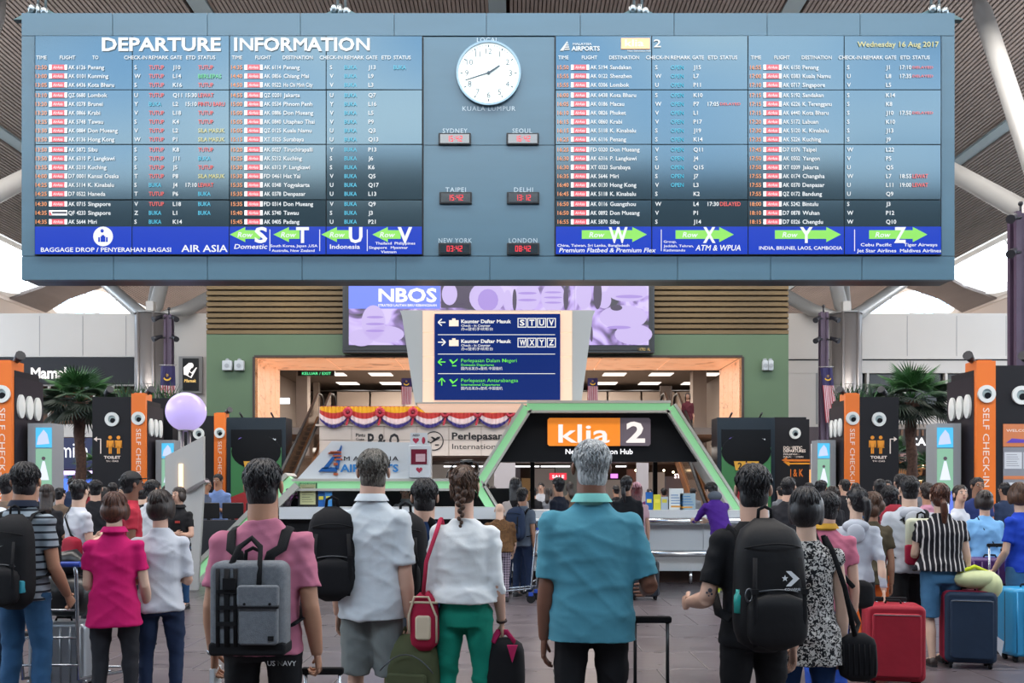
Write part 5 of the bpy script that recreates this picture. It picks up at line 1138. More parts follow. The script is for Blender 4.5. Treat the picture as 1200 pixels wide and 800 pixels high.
palm(1088, 29, 2.2, .8, 'lowest fan palm right of the tall right palm trunk', n=24)
def shrub(px, d, z, w, label):
    root = empty('trough_plant', (xx(px, d), d, 0), label, 'plant', 'spiky plants behind the kiosks'); random.seed(int(px))
    B('planter', kd, root, (-w, w, -.2, .2, 0, z))
    q = MB()
    for i in range(90):
        q.use(pg[i % 3]); x = random.uniform(-w, w); a = random.uniform(-1, 1); b = random.uniform(-.5, .5); h = random.uniform(.25, .55); p = Vector((x, 0, z)); q.add([p+Vector((-.02, 0, 0)), p+Vector((.02, 0, 0)), p+Vector((a*.3, b*.3, h))], [(0, 1, 2)]); 
    q.build('leaves', None, root, kind='stuff')
shrub(172, 24.5, 3.95, .75, 'spiky dark leaves above the far left kiosk'); shrub(1002, 24.5, 3.9, .5, 'spiky dark leaves above the far right kiosk')
# ------------------------------------------------------------------ people
V3 = Vector
def fabric(name, hexc, rough=.85, var=.08, vs_=5, bump=.28, bs=13): return mat(name, lin(hexc), rough, var=var, vscale=vs_, bump=bump, bscale=bs, spec=.25)
def pattern(name, kind, c1, c2, scale, rough=.85, width=.5):
    """woven or printed colour patterns in the wearer's own coordinates"""
    if name in MATS: return MATS[name]
    m = mat(name, lin(c1), rough, spec=.25); n = m.node_tree; b = n.nodes['Principled BSDF']; t = n.nodes.new('ShaderNodeTexCoord'); L = n.links.new
    def ramp(src, e0, e1, a, bcol):
        r = n.nodes.new('ShaderNodeValToRGB'); r.color_ramp.elements[0].position = e0; r.color_ramp.elements[1].position = e1
        r.color_ramp.elements[0].color = (*lin(a), 1); r.color_ramp.elements[1].color = (*lin(bcol), 1); L(src, r.inputs[0]); return r
    if kind in ('hstripe', 'vstripe', 'plaid'):
        def wav(ax, sc):
            w = n.nodes.new('ShaderNodeTexWave'); w.bands_direction = ax; w.inputs['Scale'].default_value = sc; w.inputs['Distortion'].default_value = .35; w.inputs['Detail'].default_value = 1; w.inputs['Detail Scale'].default_value = .4; L(t.outputs['Object'], w.inputs['Vector']); return w
        w = wav('Z' if kind != 'vstripe' else 'X', scale); r = ramp(w.outputs['Fac'], width-.03, width+.03, c1, c2)
        if kind == 'plaid':
            w2 = wav('X', scale*1.1); mx = n.nodes.new('ShaderNodeMix'); mx.data_type = 'RGBA'; mx.inputs[0].default_value = .5
            r2 = ramp(w2.outputs['Fac'], width-.1, width+.1, c1, '#b7aab4'); L(r.outputs[0], mx.inputs[6]); L(r2.outputs[0], mx.inputs[7]); L(mx.outputs[2], b.inputs['Base Color'])
        else: L(r.outputs[0], b.inputs['Base Color'])
    else:
        z = n.nodes.new('ShaderNodeTexNoise'); z.inputs['Scale'].default_value = scale; z.inputs['Detail'].default_value = 1.5; z.inputs['Distortion'].default_value = 1.2; L(t.outputs['Object'], z.inputs['Vector'])
        r = ramp(z.outputs['Fac'], width-.02, width+.02, c1, c2); L(r.outputs[0], b.inputs['Base Color'])
    return m
def skinm(name, h): return mat('skin_'+name, lin(h), .5, var=.06, vscale=6, spec=.35)
SK = {'fair': skinm('fair', '#c19a86'), 'tan': skinm('tan', '#a57a62'), 'brown': skinm('brown', '#6f4a3a'), 'light': skinm('light', '#c7a692')}
def hairm(name, c1, c2, rough=.42):
    k = 'hair_'+name
    if k in MATS: return MATS[k]
    m = mat(k, lin(c1), rough, spec=.45); n = m.node_tree; b = n.nodes['Principled BSDF']; L = n.links.new
    t = n.nodes.new('ShaderNodeTexCoord'); q = n.nodes.new('ShaderNodeMapping'); q.inputs['Scale'].default_value = (70, 70, 5); z = n.nodes.new('ShaderNodeTexNoise'); z.inputs['Scale'].default_value = 1.6; z.inputs['Detail'].default_value = 4; z.inputs['Distortion'].default_value = .6
    L(t.outputs['Object'], q.inputs[0]); L(q.outputs[0], z.inputs['Vector']); r = n.nodes.new('ShaderNodeValToRGB'); r.color_ramp.elements[0].position = .35; r.color_ramp.elements[1].position = .68
    r.color_ramp.elements[0].color = (*lin(c1), 1); r.color_ramp.elements[1].color = (*lin(c2), 1); L(z.outputs['Fac'], r.inputs[0]); L(r.outputs[0], b.inputs['Base Color'])
    u = n.nodes.new('ShaderNodeBump'); u.inputs['Strength'].default_value = .5; u.inputs['Distance'].default_value = .006; L(z.outputs['Fac'], u.inputs['Height']); L(u.outputs[0], b.inputs['Normal']); return m
HR = {'black': hairm('black', '#0b0a0c', '#232024'), 'dark': hairm('dark', '#171112', '#33261f'), 'brown': hairm('brown', '#2c1c14', '#5a3c28'), 'auburn': hairm('auburn', '#2a1510', '#5b3320'), 'grey': hairm('grey', '#3b3732', '#6f6a62'), 'white': hairm('white', '#6f7375', '#b9bcbd', .5), 'red': hairm('red', '#3a1014', '#6e2328')}
eyew = mat('eye_ball', lin('#d9d4cc'), .2); eyei = mat('eye_iris', lin('#1a120d'), .1); lipm = mat('lip', lin('#8a4a44'), .4)
JOBS = []
def sring(c, rx, ry, k=20, e=2.3, yt=0):
    """a horizontal ring, slightly boxy"""
    out = []
    for j in range(k):
        a = 2*PI*j/k; ca, sa = math.cos(a), math.sin(a); out.append(V3((c[0]+rx*math.copysign(abs(ca)**(2/e), ca), c[1]+ry*math.copysign(abs(sa)**(2/e), sa), c[2])))
    return out
def hand(q, W_, d, n_, t, c=.35, s=1.0, flip=1):
    """palm and five unequal fingers: d along the hand, n_ where the palm faces, t towards the thumb"""
    d = d.normalized(); t = (t-d*t.dot(d)).normalized(); n_ = (n_-d*n_.dot(d)-t*n_.dot(t)).normalized()
    q.tube([W_-d*.02*s, W_+d*.012*s, W_+d*.05*s, W_+d*.088*s], [.026*s, .03*s, .04*s, .037*s], 10, r2=[.02*s, .016*s, .015*s, .011*s], up=n_)
    for i, (off, ln) in enumerate(((.03, .068), (.0105, .076), (-.0095, .071), (-.028, .056))):
        p = W_+d*(.082-abs(off)*.15)*s+t*off*s; cur = .15; pts = [p-d*.015*s, p]
        for k, f in enumerate((.45, .32, .25)):
            cur += c*(1+.12*i) if k else c*.7; dd = d*math.cos(cur)+n_*math.sin(cur); p = p+dd*ln*f*s; pts.append(p.copy())
        q.tube(pts, [.0095*s, .0092*s, .0085*s, .0076*s, .0052*s], 7)
    p = W_+d*.02*s+t*.028*s; dd = (d*.62+t*.65+n_*.35).normalized(); d2 = (d*.85+t*.12+n_*(.35+c*.4)).normalized()
    q.tube([p-dd*.012*s, p, p+dd*.034*s, p+dd*.034*s+d2*.026*s, p+dd*.034*s+d2*.044*s], [.012*s, .0125*s, .0108*s, .0092*s, .006*s], 7)
ARM = {  # upper-arm and forearm directions for the right side (x mirrored for the left)
 'down': ((.10, -.03, -1), (.04, .16, -1)), 'loose': ((.15, -.08, -1), (.06, .34, -1)), 'bent': ((.16, -.02, -1), (-.25, .9, .12)), 'bentout': ((.3, -.1, -1), (.05, .9, -.15)),
 'half': ((.16, .05, -1), (-.05, .6, -.8)), 'phone': ((.12, .2, -1), (-.35, .75, .65)), 'fold': ((.2, .1, -1), (-.95, .35, .1)), 'hip': ((.45, -.2, -1), (-.75, .1, -.5)), 'lean': ((.1, .75, -.75), (-.25, .9, -.1)), 'pull': ((.2, -.25, -1), (.08, -.12, -1)), 'push': ((.12, .3, -1), (-.03, .85, -.35)), 'up': ((.2, .5, -.6), (-.2, .3, .9)), 'hold': ((.1, .1, -1), (-.5, .7, .2))}
def person(px, top, ppm, yaw, label, sex='m', H=None, skin='tan', hair=('short', 'black'), shirt=None, sleeve=.62, hem=.465, fit=1.0, pants=None, plen='long', shoes='#1c1c20', arms=('down', 'down'), head=(0, 0), lean=0, legs=None, lod=None, flare=0, collar=None, grip=(.35, .35), folds=1.0, width=1.0, d=None, z0=0, cap=None, hairseed=0, group=None, neck=None, base='person', glasses=None):
    d = d or F/ppm; H = H or EYE+(HY-top)/F*d-z0
    X = (px-600)/F*d; lod = lod if lod is not None else (0 if ppm > 150 else 1 if ppm > 88 else 2)
    root = empty(base, (X, d, z0), label, 'person', group or 'travellers in the hall', rz=math.radians(yaw))
    s = H/1.75; w_ = width*(1 if sex == 'm' else .93); rnd = random.Random(hash((px, top)) if False else int(px*13+top*7)); vox = (.011, .0155, .025)[lod]
    hipz = .52*H; ln = math.radians(lean)
    def T(p):
        """lean forward about the hips"""
        p = V3(p)
        if not lean or p.z < hipz: return p
        v = p-V3((0, 0, hipz)); return V3((v.x, v.y*math.cos(ln)+v.z*math.sin(ln), hipz-v.y*math.sin(ln)+v.z*math.cos(ln)))
    sh = .101*H*w_ if sex == 'm' else .093*H*w_; shz = .775*H
    A = {}
    for k, sgn_ in ((0, -1), (1, 1)):
        u, f = ARM[arms[k]] if isinstance(arms[k], str) else arms[k]
        S = T((sgn_*sh, -.004*H, shz)); u = V3((u[0]*sgn_, u[1], u[2])).normalized(); f = V3((f[0]*sgn_, f[1], f[2])).normalized()
        E = S+u*.175*H; Wr = E+f*.148*H; A[sgn_] = (S, E, Wr, u, f)
    # legs
    legs = legs or ((-.062, -.01), (.062, .02)); LG = {}
    for (fx, fy), sgn_ in zip(legs, (-1, 1)):
        hp = V3((sgn_*.05*H*w_, 0, .495*H)); an = V3((fx*H, fy*H, .05*H)); kn = (hp+an)/2+V3((sgn_*.004*H, .018*H, .012*H)); LG[sgn_] = (hp, kn, an)
    # --- head frame
    hs = min(s, 1.03)*1.03*(1 if sex == 'm' else .96); hy, hp_ = math.radians(head[0]), math.radians(head[1])
    Hc = T((0, .012*H, H-.108*hs)); Rm = Matrix.Rotation(-hy, 3, 'Z') @ Matrix.Rotation(hp_, 3, 'X') @ Matrix.Rotation(-ln*.35, 3, 'X')
    def hd(x, y, z): return Hc+Rm @ V3((x*hs, y*hs, z*hs))
    def hell(q, c, r, k=16, h=10): q.ell(hd(*c), [v*hs for v in r], k, h, M=Rm)
    # --- body, one skin
    q = MB().use(SK[skin]); g = .84; lg_ = .76 if plen == 'long' and pants is not None else .88
    tor = [(.46, .088, .064, 0), (.52, .09, .066, -.002), (.60, .078, .056, 0), (.68, .084, .058, 0), (.74, .09, .06, 0), (.775, .082, .052, 0), (.80, .06, .044, -.002), (.83, .036, .036, 0)]
    q.rings([[T(p) for p in sring((0, yo*H, z*H), rx*H*w_*g, ry*H*g, 16)] for z, rx, ry, yo in tor])
    nk = .042*H if sex == 'm' else .033*H
    q.tube([T((0, -.004*H, .80*H)), T((0, 0, .84*H)), Hc+Rm@V3((0, -.012*hs, -.03*hs))], [nk*.95, nk, nk*.98], 14)
    hell(q, (0, -.008, .02), (.076, .096, .092), 20, 14); hell(q, (0, .022, -.04), (.058, .07, .08)); hell(q, (0, .04, -.085), (.036, .045, .032)); hell(q, (0, .05, .02), (.062, .042, .06))
    for sg_ in (-1, 1):
        S, E, Wr, u, f = A[sg_]; m_ = 1 if sex == 'm' else .87
        q.tube([S+V3((-sg_*.03*H, 0, 0)), S, S+u*.09*H, E], [.024*H*m_, .027*H*m_, .027*H*m_, .0238*H*m_], 12); q.tube([E-f*.01*H, E+f*.045*H, Wr], [.0238*H*m_, .0262*H*m_, .0168*H*m_], 12)
        hp, kn, an = LG[sg_]; q.tube([hp, (hp+kn)/2, kn], [.047*H*lg_, .042*H*lg_, .029*H*lg_], 12); q.tube([kn, kn*.6+an*.4+V3((0, -.008*H, 0)), an, an-V3((0, 0, .03*H))], [.029*H*lg_, .033*H*lg_, .018*H, .019*H], 12)
        q.ell(an+V3((0, .03*H, -.028*H)), (.022*H, .06*H, .02*H), 10, 6)
    ex = MB().use(SK[skin])
    for sg_, k in ((-1, 0), (1, 1)):
        S, E, Wr, u, f = A[sg_]; t = V3((0, 1, 0)) if abs(f.z) > .6 else V3((0, 0, 1)); hand(ex, Wr, f, V3((-sg_, 0, -.15)), t, grip[k], s*(1 if sex == 'm' else .88)) if lod < 2 or abs(yaw) < 400 else None
        ex.ell(hd(sg_*.084, -.006, -.014), [.011*hs, .019*hs, .031*hs], 10, 7, M=Rm@Matrix.Rotation(sg_*.3, 3, 'Z')); ex.ell(hd(sg_*.09, -.008, -.010), [.004*hs, .013*hs, .019*hs], 8, 5, M=Rm)
    # face
    ex.rings([[hd(*p) for p in ((-.008, .084, .012), (.008, .084, .012), (.005, .09, .012), (-.005, .09, .012))], [hd(*p) for p in ((-.016, .085, -.026), (.016, .085, -.026), (.009, .113, -.024), (-.009, .113, -.024))], [hd(*p) for p in ((-.013, .085, -.033), (.013, .085, -.033), (.006, .1, -.034), (-.006, .1, -.034))]])
    for sg_ in (-1, 1):
        ex.use(eyew).ell(hd(sg_*.031, .083, .008), [.014*hs, .01*hs, .007*hs], 10, 6, M=Rm); ex.use(eyei).ell(hd(sg_*.031, .0905, .008), [.0055*hs, .004*hs, .0055*hs], 8, 6, M=Rm)
        ex.use(HR['black'] if hair[1] != 'white' else HR['grey']).tube([hd(sg_*.016, .091, .024), hd(sg_*.032, .091, .029), hd(sg_*.047, .083, .024)], [.003*hs, .0042*hs, .002*hs], 5)
    ex.use(lipm).ell(hd(0, .091, -.055), [.022*hs, .008*hs, .0045*hs], 10, 5, M=Rm); ex.ell(hd(0, .0895, -.062), [.018*hs, .009*hs, .005*hs], 10, 5, M=Rm)
    JOBS.append((q, 'body', root, vox, 3, None, ex, 0))
    # --- shirt
    if shirt is not None:
        q = MB().use(shirt); ft = fit
        if sex == 'm': R_ = [(hem, .107, .081), (max(hem+.05, .53), .103, .078), (.60, .096, .071), (.68, .100, .071), (.73, .106, .071), (.765, .106, .064), (.79, .092, .056), (.81, .075, .049), (.828, .057, .045), (.842, .045, .043)]
        else: R_ = [(hem, .103+flare, .080+flare*.7), (max(hem+.05, .53), .098+flare*.6, .074+flare*.4), (.60, .085+flare*.2, .064), (.68, .089, .067), (.73, .095, .07), (.765, .094, .06), (.79, .080, .052), (.81, .060, .045), (.83, .043, .04), (.84, .037, .038)]
        if hem < .4: R_ = [(hem, .115+flare, .085+flare)]+[(.46, .104, .076)]+R_[1:] if True else R_
        if neck == 'wide': R_ = R_[:-1]
        q.rings([[T(p) for p in sring((0, -.003*H, z*H), rx*H*w_*(ft if z < .8 else 1), ry*H*(ft if z < .8 else 1), 24)] for z, rx, ry in R_])
        for sg_ in (-1, 1):
            S, E, Wr, u, f = A[sg_]; L_ = sleeve; mf = (1 if sex == 'm' else .88)*(.5+.5*ft)
            q.tube([S+V3((-sg_*.05*H, 0, .004*H)), S+V3((-sg_*.01*H, 0, .001*H)), S+u*.05*H, S+u*.175*H*min(L_, 1)], [.034*H*mf, .0395*H*mf, .0375*H*mf, (.0385 if L_ < 1 else .03)*H*mf], 14)
            if L_ > 1: q.tube([E-u*.015*H, E+f*.03*H, E+f*.148*H*(L_-1)], [.030*H*mf, .0285*H*mf, (.0225+flare*.6)*H], 14)
            q.ell(S+V3((0, 0, -.003*H)), (.0405*H*mf,)*3, 12, 8)
        if collar is not None and collar != 'none':
            pass
        JOBS.append((q, 'shirt', root, vox*1.05, (5, 4, 3)[lod], (rnd.random()*9, .0105*folds), None, 0))
        if collar:
            q = MB().use(collar); R2 = []
            for z, rx, ry in ((.828, .046, .045), (.846, .042, .043), (.860, .039, .041), (.858, .044, .046), (.836, .058, .053)): R2.append([T(p) for p in sring((0, -.004*H, z*H), rx*H, ry*H, 20, 2)])
            q.rings(R2, cap=False); q.build('collar', None, root)
    # --- trousers / shorts / skirt
    if pants is not None:
        q = MB().use(pants); pf = 1.0 if sex == 'm' else .97
        q.rings([sring((0, -.003*H, z*H), rx*H*w_*pf, ry*H*pf, 20) for z, rx, ry in ((.455, .086, .066), (.49, .094, .070), (.53, .091, .066), (.575, .078, .058))])
        end = {'long': 1.0, 'short': .52, 'mini': .26}[plen]
        for sg_ in (-1, 1):
            hp, kn, an = LG[sg_]; slim = plen == 'long' and sex == 'f'; a_ = .053 if plen == 'long' else .056
            if plen == 'long': q.tube([hp+V3((0, 0, .02*H)), hp*.5+kn*.5, kn, kn*.5+an*.5+V3((0, -.005*H, 0)), an+V3((0, 0, -.005*H))], [x*H*pf for x in ((a_, .048, .037, .034, .026) if slim else (a_, .05, .041, .038, .033))], 14)
            else:
                e_ = hp.lerp(an, end); q.tube([hp+V3((0, 0, .02*H)), hp.lerp(e_, .5), e_], [a_*H*pf, .055*H*pf, .05*H*pf], 14)
        JOBS.append((q, {'long': 'trousers', 'short': 'shorts', 'mini': 'shorts'}[plen], root, vox*1.1, (4, 3, 2)[lod], (rnd.random()*9+3, .007*folds), None, 0))
    # --- shoes
    if shoes:
        sm_ = mat('shoe_'+shoes, lin(shoes), .5); so = mat('sole_pale' if shoes not in ('#1c1c20', '#2a1d1a') else 'sole_dark', lin('#a5a5a0') if shoes not in ('#1c1c20', '#2a1d1a') else lin('#17161a'), .6)
        for sg_ in (-1, 1):
            an = LG[sg_][2]; cx, cy = an.x, an.y; a_ = .06*sg_
            def rg(t, w2, h2): return [V3((cx+sg_*.0*t+(t*a_)+w2*math.cos(u), cy+t, max(.012, h2*.5+h2*.5*math.sin(u)))) for u in np.linspace(0, 2*PI, 13)[:-1]]
            q = MB().use(sm_); q.rings([rg(-.055*s, .02*s, .055*s), rg(-.045*s, .034*s, .085*s), rg(.0, .038*s, .098*s), rg(.05*s, .041*s, .07*s), rg(.12*s, .045*s, .05*s), rg(.17*s, .036*s, .036*s), rg(.19*s, .014*s, .024*s)])
            q.use(so); q.prism([(0, 0), (1, 0), (1, 1), (0, 1)], 0, 0) if False else None
            V = []; 
            for t, w2 in ((-.06, .026), (-.02, .037), (.05, .041), (.12, .047), (.17, .04), (.2, .016)): V.append([V3((cx+t*s*a_-w2*s, cy+t*s, 0)), V3((cx+t*s*a_+w2*s, cy+t*s, 0)), V3((cx+t*s*a_+w2*s, cy+t*s, .018)), V3((cx+t*s*a_-w2*s, cy+t*s, .018))])
            q.rings(V, smooth=False); q.build('shoe', None, root)
    # --- hair
    st, hc = hair
    if st != 'bald':
        q = MB().use(HR[hc]); hell(q, (0, -.016, .032), (.086, .1, .094), 20, 12)
        hell(q, (0, -.042, -.042), (.073, .058, .09) if st != 'buzz' else (.072, .052, .085))
        ll = .04; low = -.1
        if st in ('bob', 'bobshort'):
            k = 1 if st == 'bob' else .8; hell(q, (0, -.04, -.03), (.096, .08, .105*k)); [hell(q, (s2*.082, .004, -.03), (.024, .062, .088*k)) for s2 in (-1, 1)]; ll = .09; low = -.1*k-.02
        if st == 'long': hell(q, (0, -.04, -.03), (.092, .078, .11)); [hell(q, (s2*.08, .0, -.04), (.022, .055, .1)) for s2 in (-1, 1)]; q.tube([hd(0, -.055, -.02), hd(0, -.085, -.13), Hc+V3((0, -.125*hs, -.24*hs)), Hc+V3((0, -.12*hs, -.34*hs))], [.085*hs, .09*hs, .08*hs, .04*hs], 14, r2=[.05*hs, .04*hs, .03*hs, .015*hs], up=(0, 1, 0)); ll = .12; low = -.12
        if st == 'frizz': [hell(q, (.06*math.cos(a)*1.2, -.03+.04*math.sin(a), -.03-.05*(i % 2)), (.06, .06, .07)) for i, a in enumerate(np.linspace(0, 2*PI, 8)[:-1])]; ll = .08
        if st in ('pony', 'lowpony'): 
            z1 = .0 if st == 'pony' else -.06; q.tube([hd(0, -.095, z1+.02), hd(0, -.15, z1-.01), hd(.01, -.15, z1-.09), hd(.015, -.125, z1-.19), hd(.01, -.12, z1-.25)], [.022*hs, .034*hs, .036*hs, .024*hs, .006*hs], 10)
        if st == 'bun': hell(q, (0, -.11, .0), (.045, .04, .045))
        def post(V, N): return V
        xl_ = MB().use(HR[hc]); nl = ((750, 260, 80)[lod] if st in ('short', 'frizz') else (200, 120, 50)[lod]) if st != 'buzz' else 60
        for i in range(nl):
            ph = rnd.uniform(-PI, PI); el = rnd.uniform(-.95, 1.35)
            front = math.sin(ph) > .25
            if front and el < .35: continue
            rr = V3((.087, .101, .096)); pts = []; dph = rnd.uniform(-.35, .35); L_ = ll*rnd.uniform(.7, 1.4)
            for k in range(5):
                e_ = el-(L_/.095)*k/4; p_ = ph+dph*k/4; ce = math.cos(max(e_, -1.5)); x, y, z = rr.x*ce*math.cos(p_), rr.y*ce*math.sin(p_), rr.z*math.sin(e_)
                lift = 1.0+(.015 if k < 3 else .03)+rnd.uniform(0, .02); x *= lift; y *= lift
                if e_ < -.25: # below the ears the hair hangs straight
                    ce = math.cos(-.25); kq = 1 if st != 'short' else .99-.3*(-.25-e_); x, y = rr.x*ce*math.cos(p_)*kq, rr.y*ce*math.sin(p_)*(1.0 if st != 'short' else .97-.2*(-.25-e_)); z = rr.z*math.sin(-.25)+(e_+.25)*.09
                if front: z = max(z, .015)
                pts.append(hd(x, y-.016, z+.03))
            if st in ('bob', 'bobshort', 'long') and el < .5: continue
            if st in ('short', 'buzz') and abs(math.cos(ph)) > .8 and el < .25: continue
            if (Rm.transposed()@(pts[-1]-Hc)).z/hs < low: continue
            wv = (.0048, .006, .008)[lod]*hs*rnd.uniform(.7, 1.5); xl_.tube(pts, [wv*.5, wv, wv, wv*.75, wv*.15], 4, r2=[wv*.25, wv*.4, wv*.4, wv*.3, wv*.1])
        if st == 'braid':
            xl_.use(HR[hc]); P0 = [hd(0, -.1, -.02)+V3((.004*math.sin(i*1.3), -.004*i*0-.012*math.sin(i/11*PI), -.021*i)) for i in range(12)]
            for i, p in enumerate(P0):
                r = .03*(1-i/17); sg_ = 1 if i % 2 else -1; xl_.ell(p+V3((sg_*r*.45, 0, 0)), (r*.75, r*.7, r*.95), 10, 6, M=Matrix.Rotation(sg_*.6, 3, 'Y'))
            e_ = P0[-1]; xl_.tube([e_, e_+V3((0, 0, -.05)), e_+V3((0, 0, -.085))], [.012, .022, .004], 8)
        JOBS.append((q, 'hair', root, max(vox*.8, .008), 2, (rnd.random()*9, .0) , xl_, 0))
    if cap:
        q = MB().use(mat('cap_'+cap, lin(cap), .7)); R2 = [];
        for i in range(6): a = i/5*PI*.5; R2.append([hd(.093*math.cos(a)*math.cos(t), -.012+.106*math.cos(a)*math.sin(t), .035+.098*math.sin(a)) for t in np.linspace(0, 2*PI, 19)[:-1]])
        q.rings(R2); q.rings([[hd(x*.085, .055+y*.06+k*.035, .036-.0*k+zz_) for x, y in ((-1, 0), (-.7, .9), (0, 1.3), (.7, .9), (1, 0))] for k, zz_ in ((0, .0), (1, .004), (1, .01), (0, .01))], smooth=False); q.build('cap', None, root)
    if glasses:
        q = MB().use(mat('glasses_dark', lin('#16130f'), .2))
        if glasses == 'head':
            for sg_ in (-1, 1): q.rings([[hd(sg_*(.038+.03*math.cos(t)), .045+.02*math.sin(t), .133+dz) for t in np.linspace(0, 2*PI, 13)[:-1]] for dz in (0, .006)]); q.tube([hd(sg_*.07, .045, .13), hd(sg_*.098, -.02, .085), hd(sg_*.094, -.07, .05)], .004*hs, 5)
            q.tube([hd(-.04, .06, .135), hd(.04, .06, .135)], .008*hs, 6, r2=[.02*hs]*2)
        else:
            for sg_ in (-1, 1): q.tube([hd(sg_*(.031+.02*math.cos(t)), .1, .008+.016*math.sin(t)) for t in np.linspace(0, 2*PI, 13)], .0025*hs, 5); q.tube([hd(sg_*.052, .098, .01), hd(sg_*.08, .0, .01)], .0025*hs, 5)
        q.build('spectacles', None, root)
    root['_'] = 0; del root['_']
    return dict(root=root, H=H, A=A, T=T, hd=hd, s=s, X=X, d=d, yaw=yaw, LG=LG, z0=z0)
def loc(p, v):
    """a point of a wearer's own frame in the hall"""
    a = math.radians(p['yaw']); v = V3(v); return V3((p['X']+v.x*math.cos(a)-v.y*math.sin(a), p['d']+v.x*math.sin(a)+v.y*math.cos(a), v.z+p['z0']))
def worn(p, name, off, label, cat, group=None, rz=0):
    r = empty(name, loc(p, off), label, cat, group, rz=math.radians(p['yaw']+rz)); return r
def run_jobs():
    tmp = []
    for (q, name, root, vox, sm_, fold, ex, _) in JOBS:
        me = q.mesh(name); o = bpy.data.objects.new(name, me); COL.objects.link(o); m = o.modifiers.new('r', 'REMESH'); m.mode = 'VOXEL'; m.voxel_size = vox; m.use_smooth_shade = True
        if sm_: k = o.modifiers.new('s', 'SMOOTH'); k.factor = .5; k.iterations = sm_
        tmp.append(o)
    dg = bpy.context.evaluated_depsgraph_get()
    for o, (q, name, root, vox, sm_, fold, ex, _) in zip(tmp, JOBS):
        me = bpy.data.meshes.new_from_object(o.evaluated_get(dg)); old = o.data; o.modifiers.clear()
        n = len(me.vertices); V = np.empty(n*3, np.float32); me.vertices.foreach_get('co', V); V = V.reshape(-1, 3).astype(float)
        if fold and fold[1] > 0:
            N = np.empty(n*3, np.float32); me.vertices.foreach_get('normal', N); N = N.reshape(-1, 3)
            sd, amp = fold; rg = np.random.RandomState(int(sd*1000)); D_ = np.zeros(n)
            for i in range(5):
                kz = rg.uniform(14, 38); kx = rg.uniform(-26, 26); ky = rg.uniform(-14, 14); wq = rg.uniform(4, 9, 3); ph = rg.uniform(0, 6.3, 3)
                f_ = V[:, 0]*kx+V[:, 1]*ky+V[:, 2]*kz+ph[0]+1.8*np.sin(V[:, 0]*wq[0]*1.5+V[:, 2]*wq[1]+ph[1])
                msk = .5+.5*np.sin(V[:, 0]*wq[2]*1.4+V[:, 2]*wq[0]*1.3+ph[2]); D_ += (1-np.abs(np.sin(f_*.5)))**2.2*msk*amp*.8-amp*.22
            for i in range(4):
                kz = rg.uniform(45, 80); kx = rg.uniform(-60, 60); ph = rg.uniform(0, 6.3, 3); wq = rg.uniform(6, 14, 2)
                f_ = V[:, 0]*kx+V[:, 1]*kx*.4+V[:, 2]*kz+ph[0]+1.5*np.sin(V[:, 0]*wq[0]+V[:, 2]*wq[1]+ph[1]); msk = np.clip(np.sin(V[:, 0]*wq[1]*1.2+V[:, 2]*wq[0]*1.1+ph[2]), 0, 1)
                D_ += (1-np.abs(np.sin(f_*.5)))**2*msk*amp*.42
            V = V+N*D_[:, None]; me.vertices.foreach_set('co', V.astype(np.float32).ravel())
        if ex is not None and ex.n:
            nf = len(me.polygons); ls = np.empty(nf, np.int32); me.polygons.foreach_get('loop_start', ls); lt_ = np.empty(nf, np.int32); me.polygons.foreach_get('loop_total', lt_); vi = np.empty(len(me.loops), np.int32); me.loops.foreach_get('vertex_index', vi)
            q2 = MB(); q2.mats = [q.mats[0]]; E_ = ex.arr(); tot2 = np.array([len(f) for f in ex.f], np.int32); idx2 = np.fromiter((i for f in ex.f for i in f), np.int32, count=int(tot2.sum()))+n
            mi = []; 
            for k in ex.m:
                mm = ex.mats[k]
                if mm not in q2.mats: q2.mats.append(mm)
                mi.append(q2.mats.index(mm))
            me2 = bpy.data.meshes.new(name); me2.vertices.add(n+len(E_)); me2.vertices.foreach_set('co', np.concatenate([V, E_]).astype(np.float32).ravel())
            L_ = np.concatenate([vi, idx2]); me2.loops.add(len(L_)); me2.loops.foreach_set('vertex_index', L_); me2.polygons.add(nf+len(tot2))
            me2.polygons.foreach_set('loop_start', np.concatenate([ls, len(vi)+np.concatenate([[0], np.cumsum(tot2)[:-1]])]).astype(np.int32))
            me2.polygons.foreach_set('material_index', np.concatenate([np.zeros(nf, np.int32), np.array(mi, np.int32)])); me2.polygons.foreach_set('use_smooth', np.concatenate([np.ones(nf, bool), np.array(ex.sm, bool)]))
            for mm in q2.mats: me2.materials.append(mm)
            me2.update(calc_edges=True); bpy.data.meshes.remove(me); me = me2
        else: me.update()
        o.data = me; bpy.data.meshes.remove(old); o.parent = root
    JOBS.clear()
# ------------------------------------------------------------------ the people in front
blackf = fabric('black_cloth', '#17171a'); pinkT = fabric('pink_cotton', '#b06a80'); tealP = fabric('teal_cotton', '#478496'); whiteS = fabric('white_linen', '#c4cbd0'); mag = fabric('magenta_pique', '#b5135e'); whiteT = fabric('white_cotton', '#b9bcc4'); navyT = fabric('navy_cotton', '#22385f')
jeans = fabric('blue_jeans', '#2f5478', var=.3, vs_=4, bs=400); djeans = fabric('dark_jeans', '#1d2a44', var=.2); dgrey = fabric('charcoal_trousers', '#26272c'); greyS = fabric('grey_shorts', '#6c7271', var=.1); green_t = fabric('green_trousers', '#12806a', var=.1)
p2 = person(28, 543, 175, -12, 'man in grey and black striped T-shirt with a black backpack, at the left edge', hair=('short', 'black'), shirt=pattern('grey_stripe', 'hstripe', '#20242c', '#8a959e', 6.4, width=.2), collar=fabric('navy_collar', '#1a2233'), pants=jeans, arms=('down', 'half'), skin='tan', head=(-22, 4), hem=.47, grip=(.4, .6))
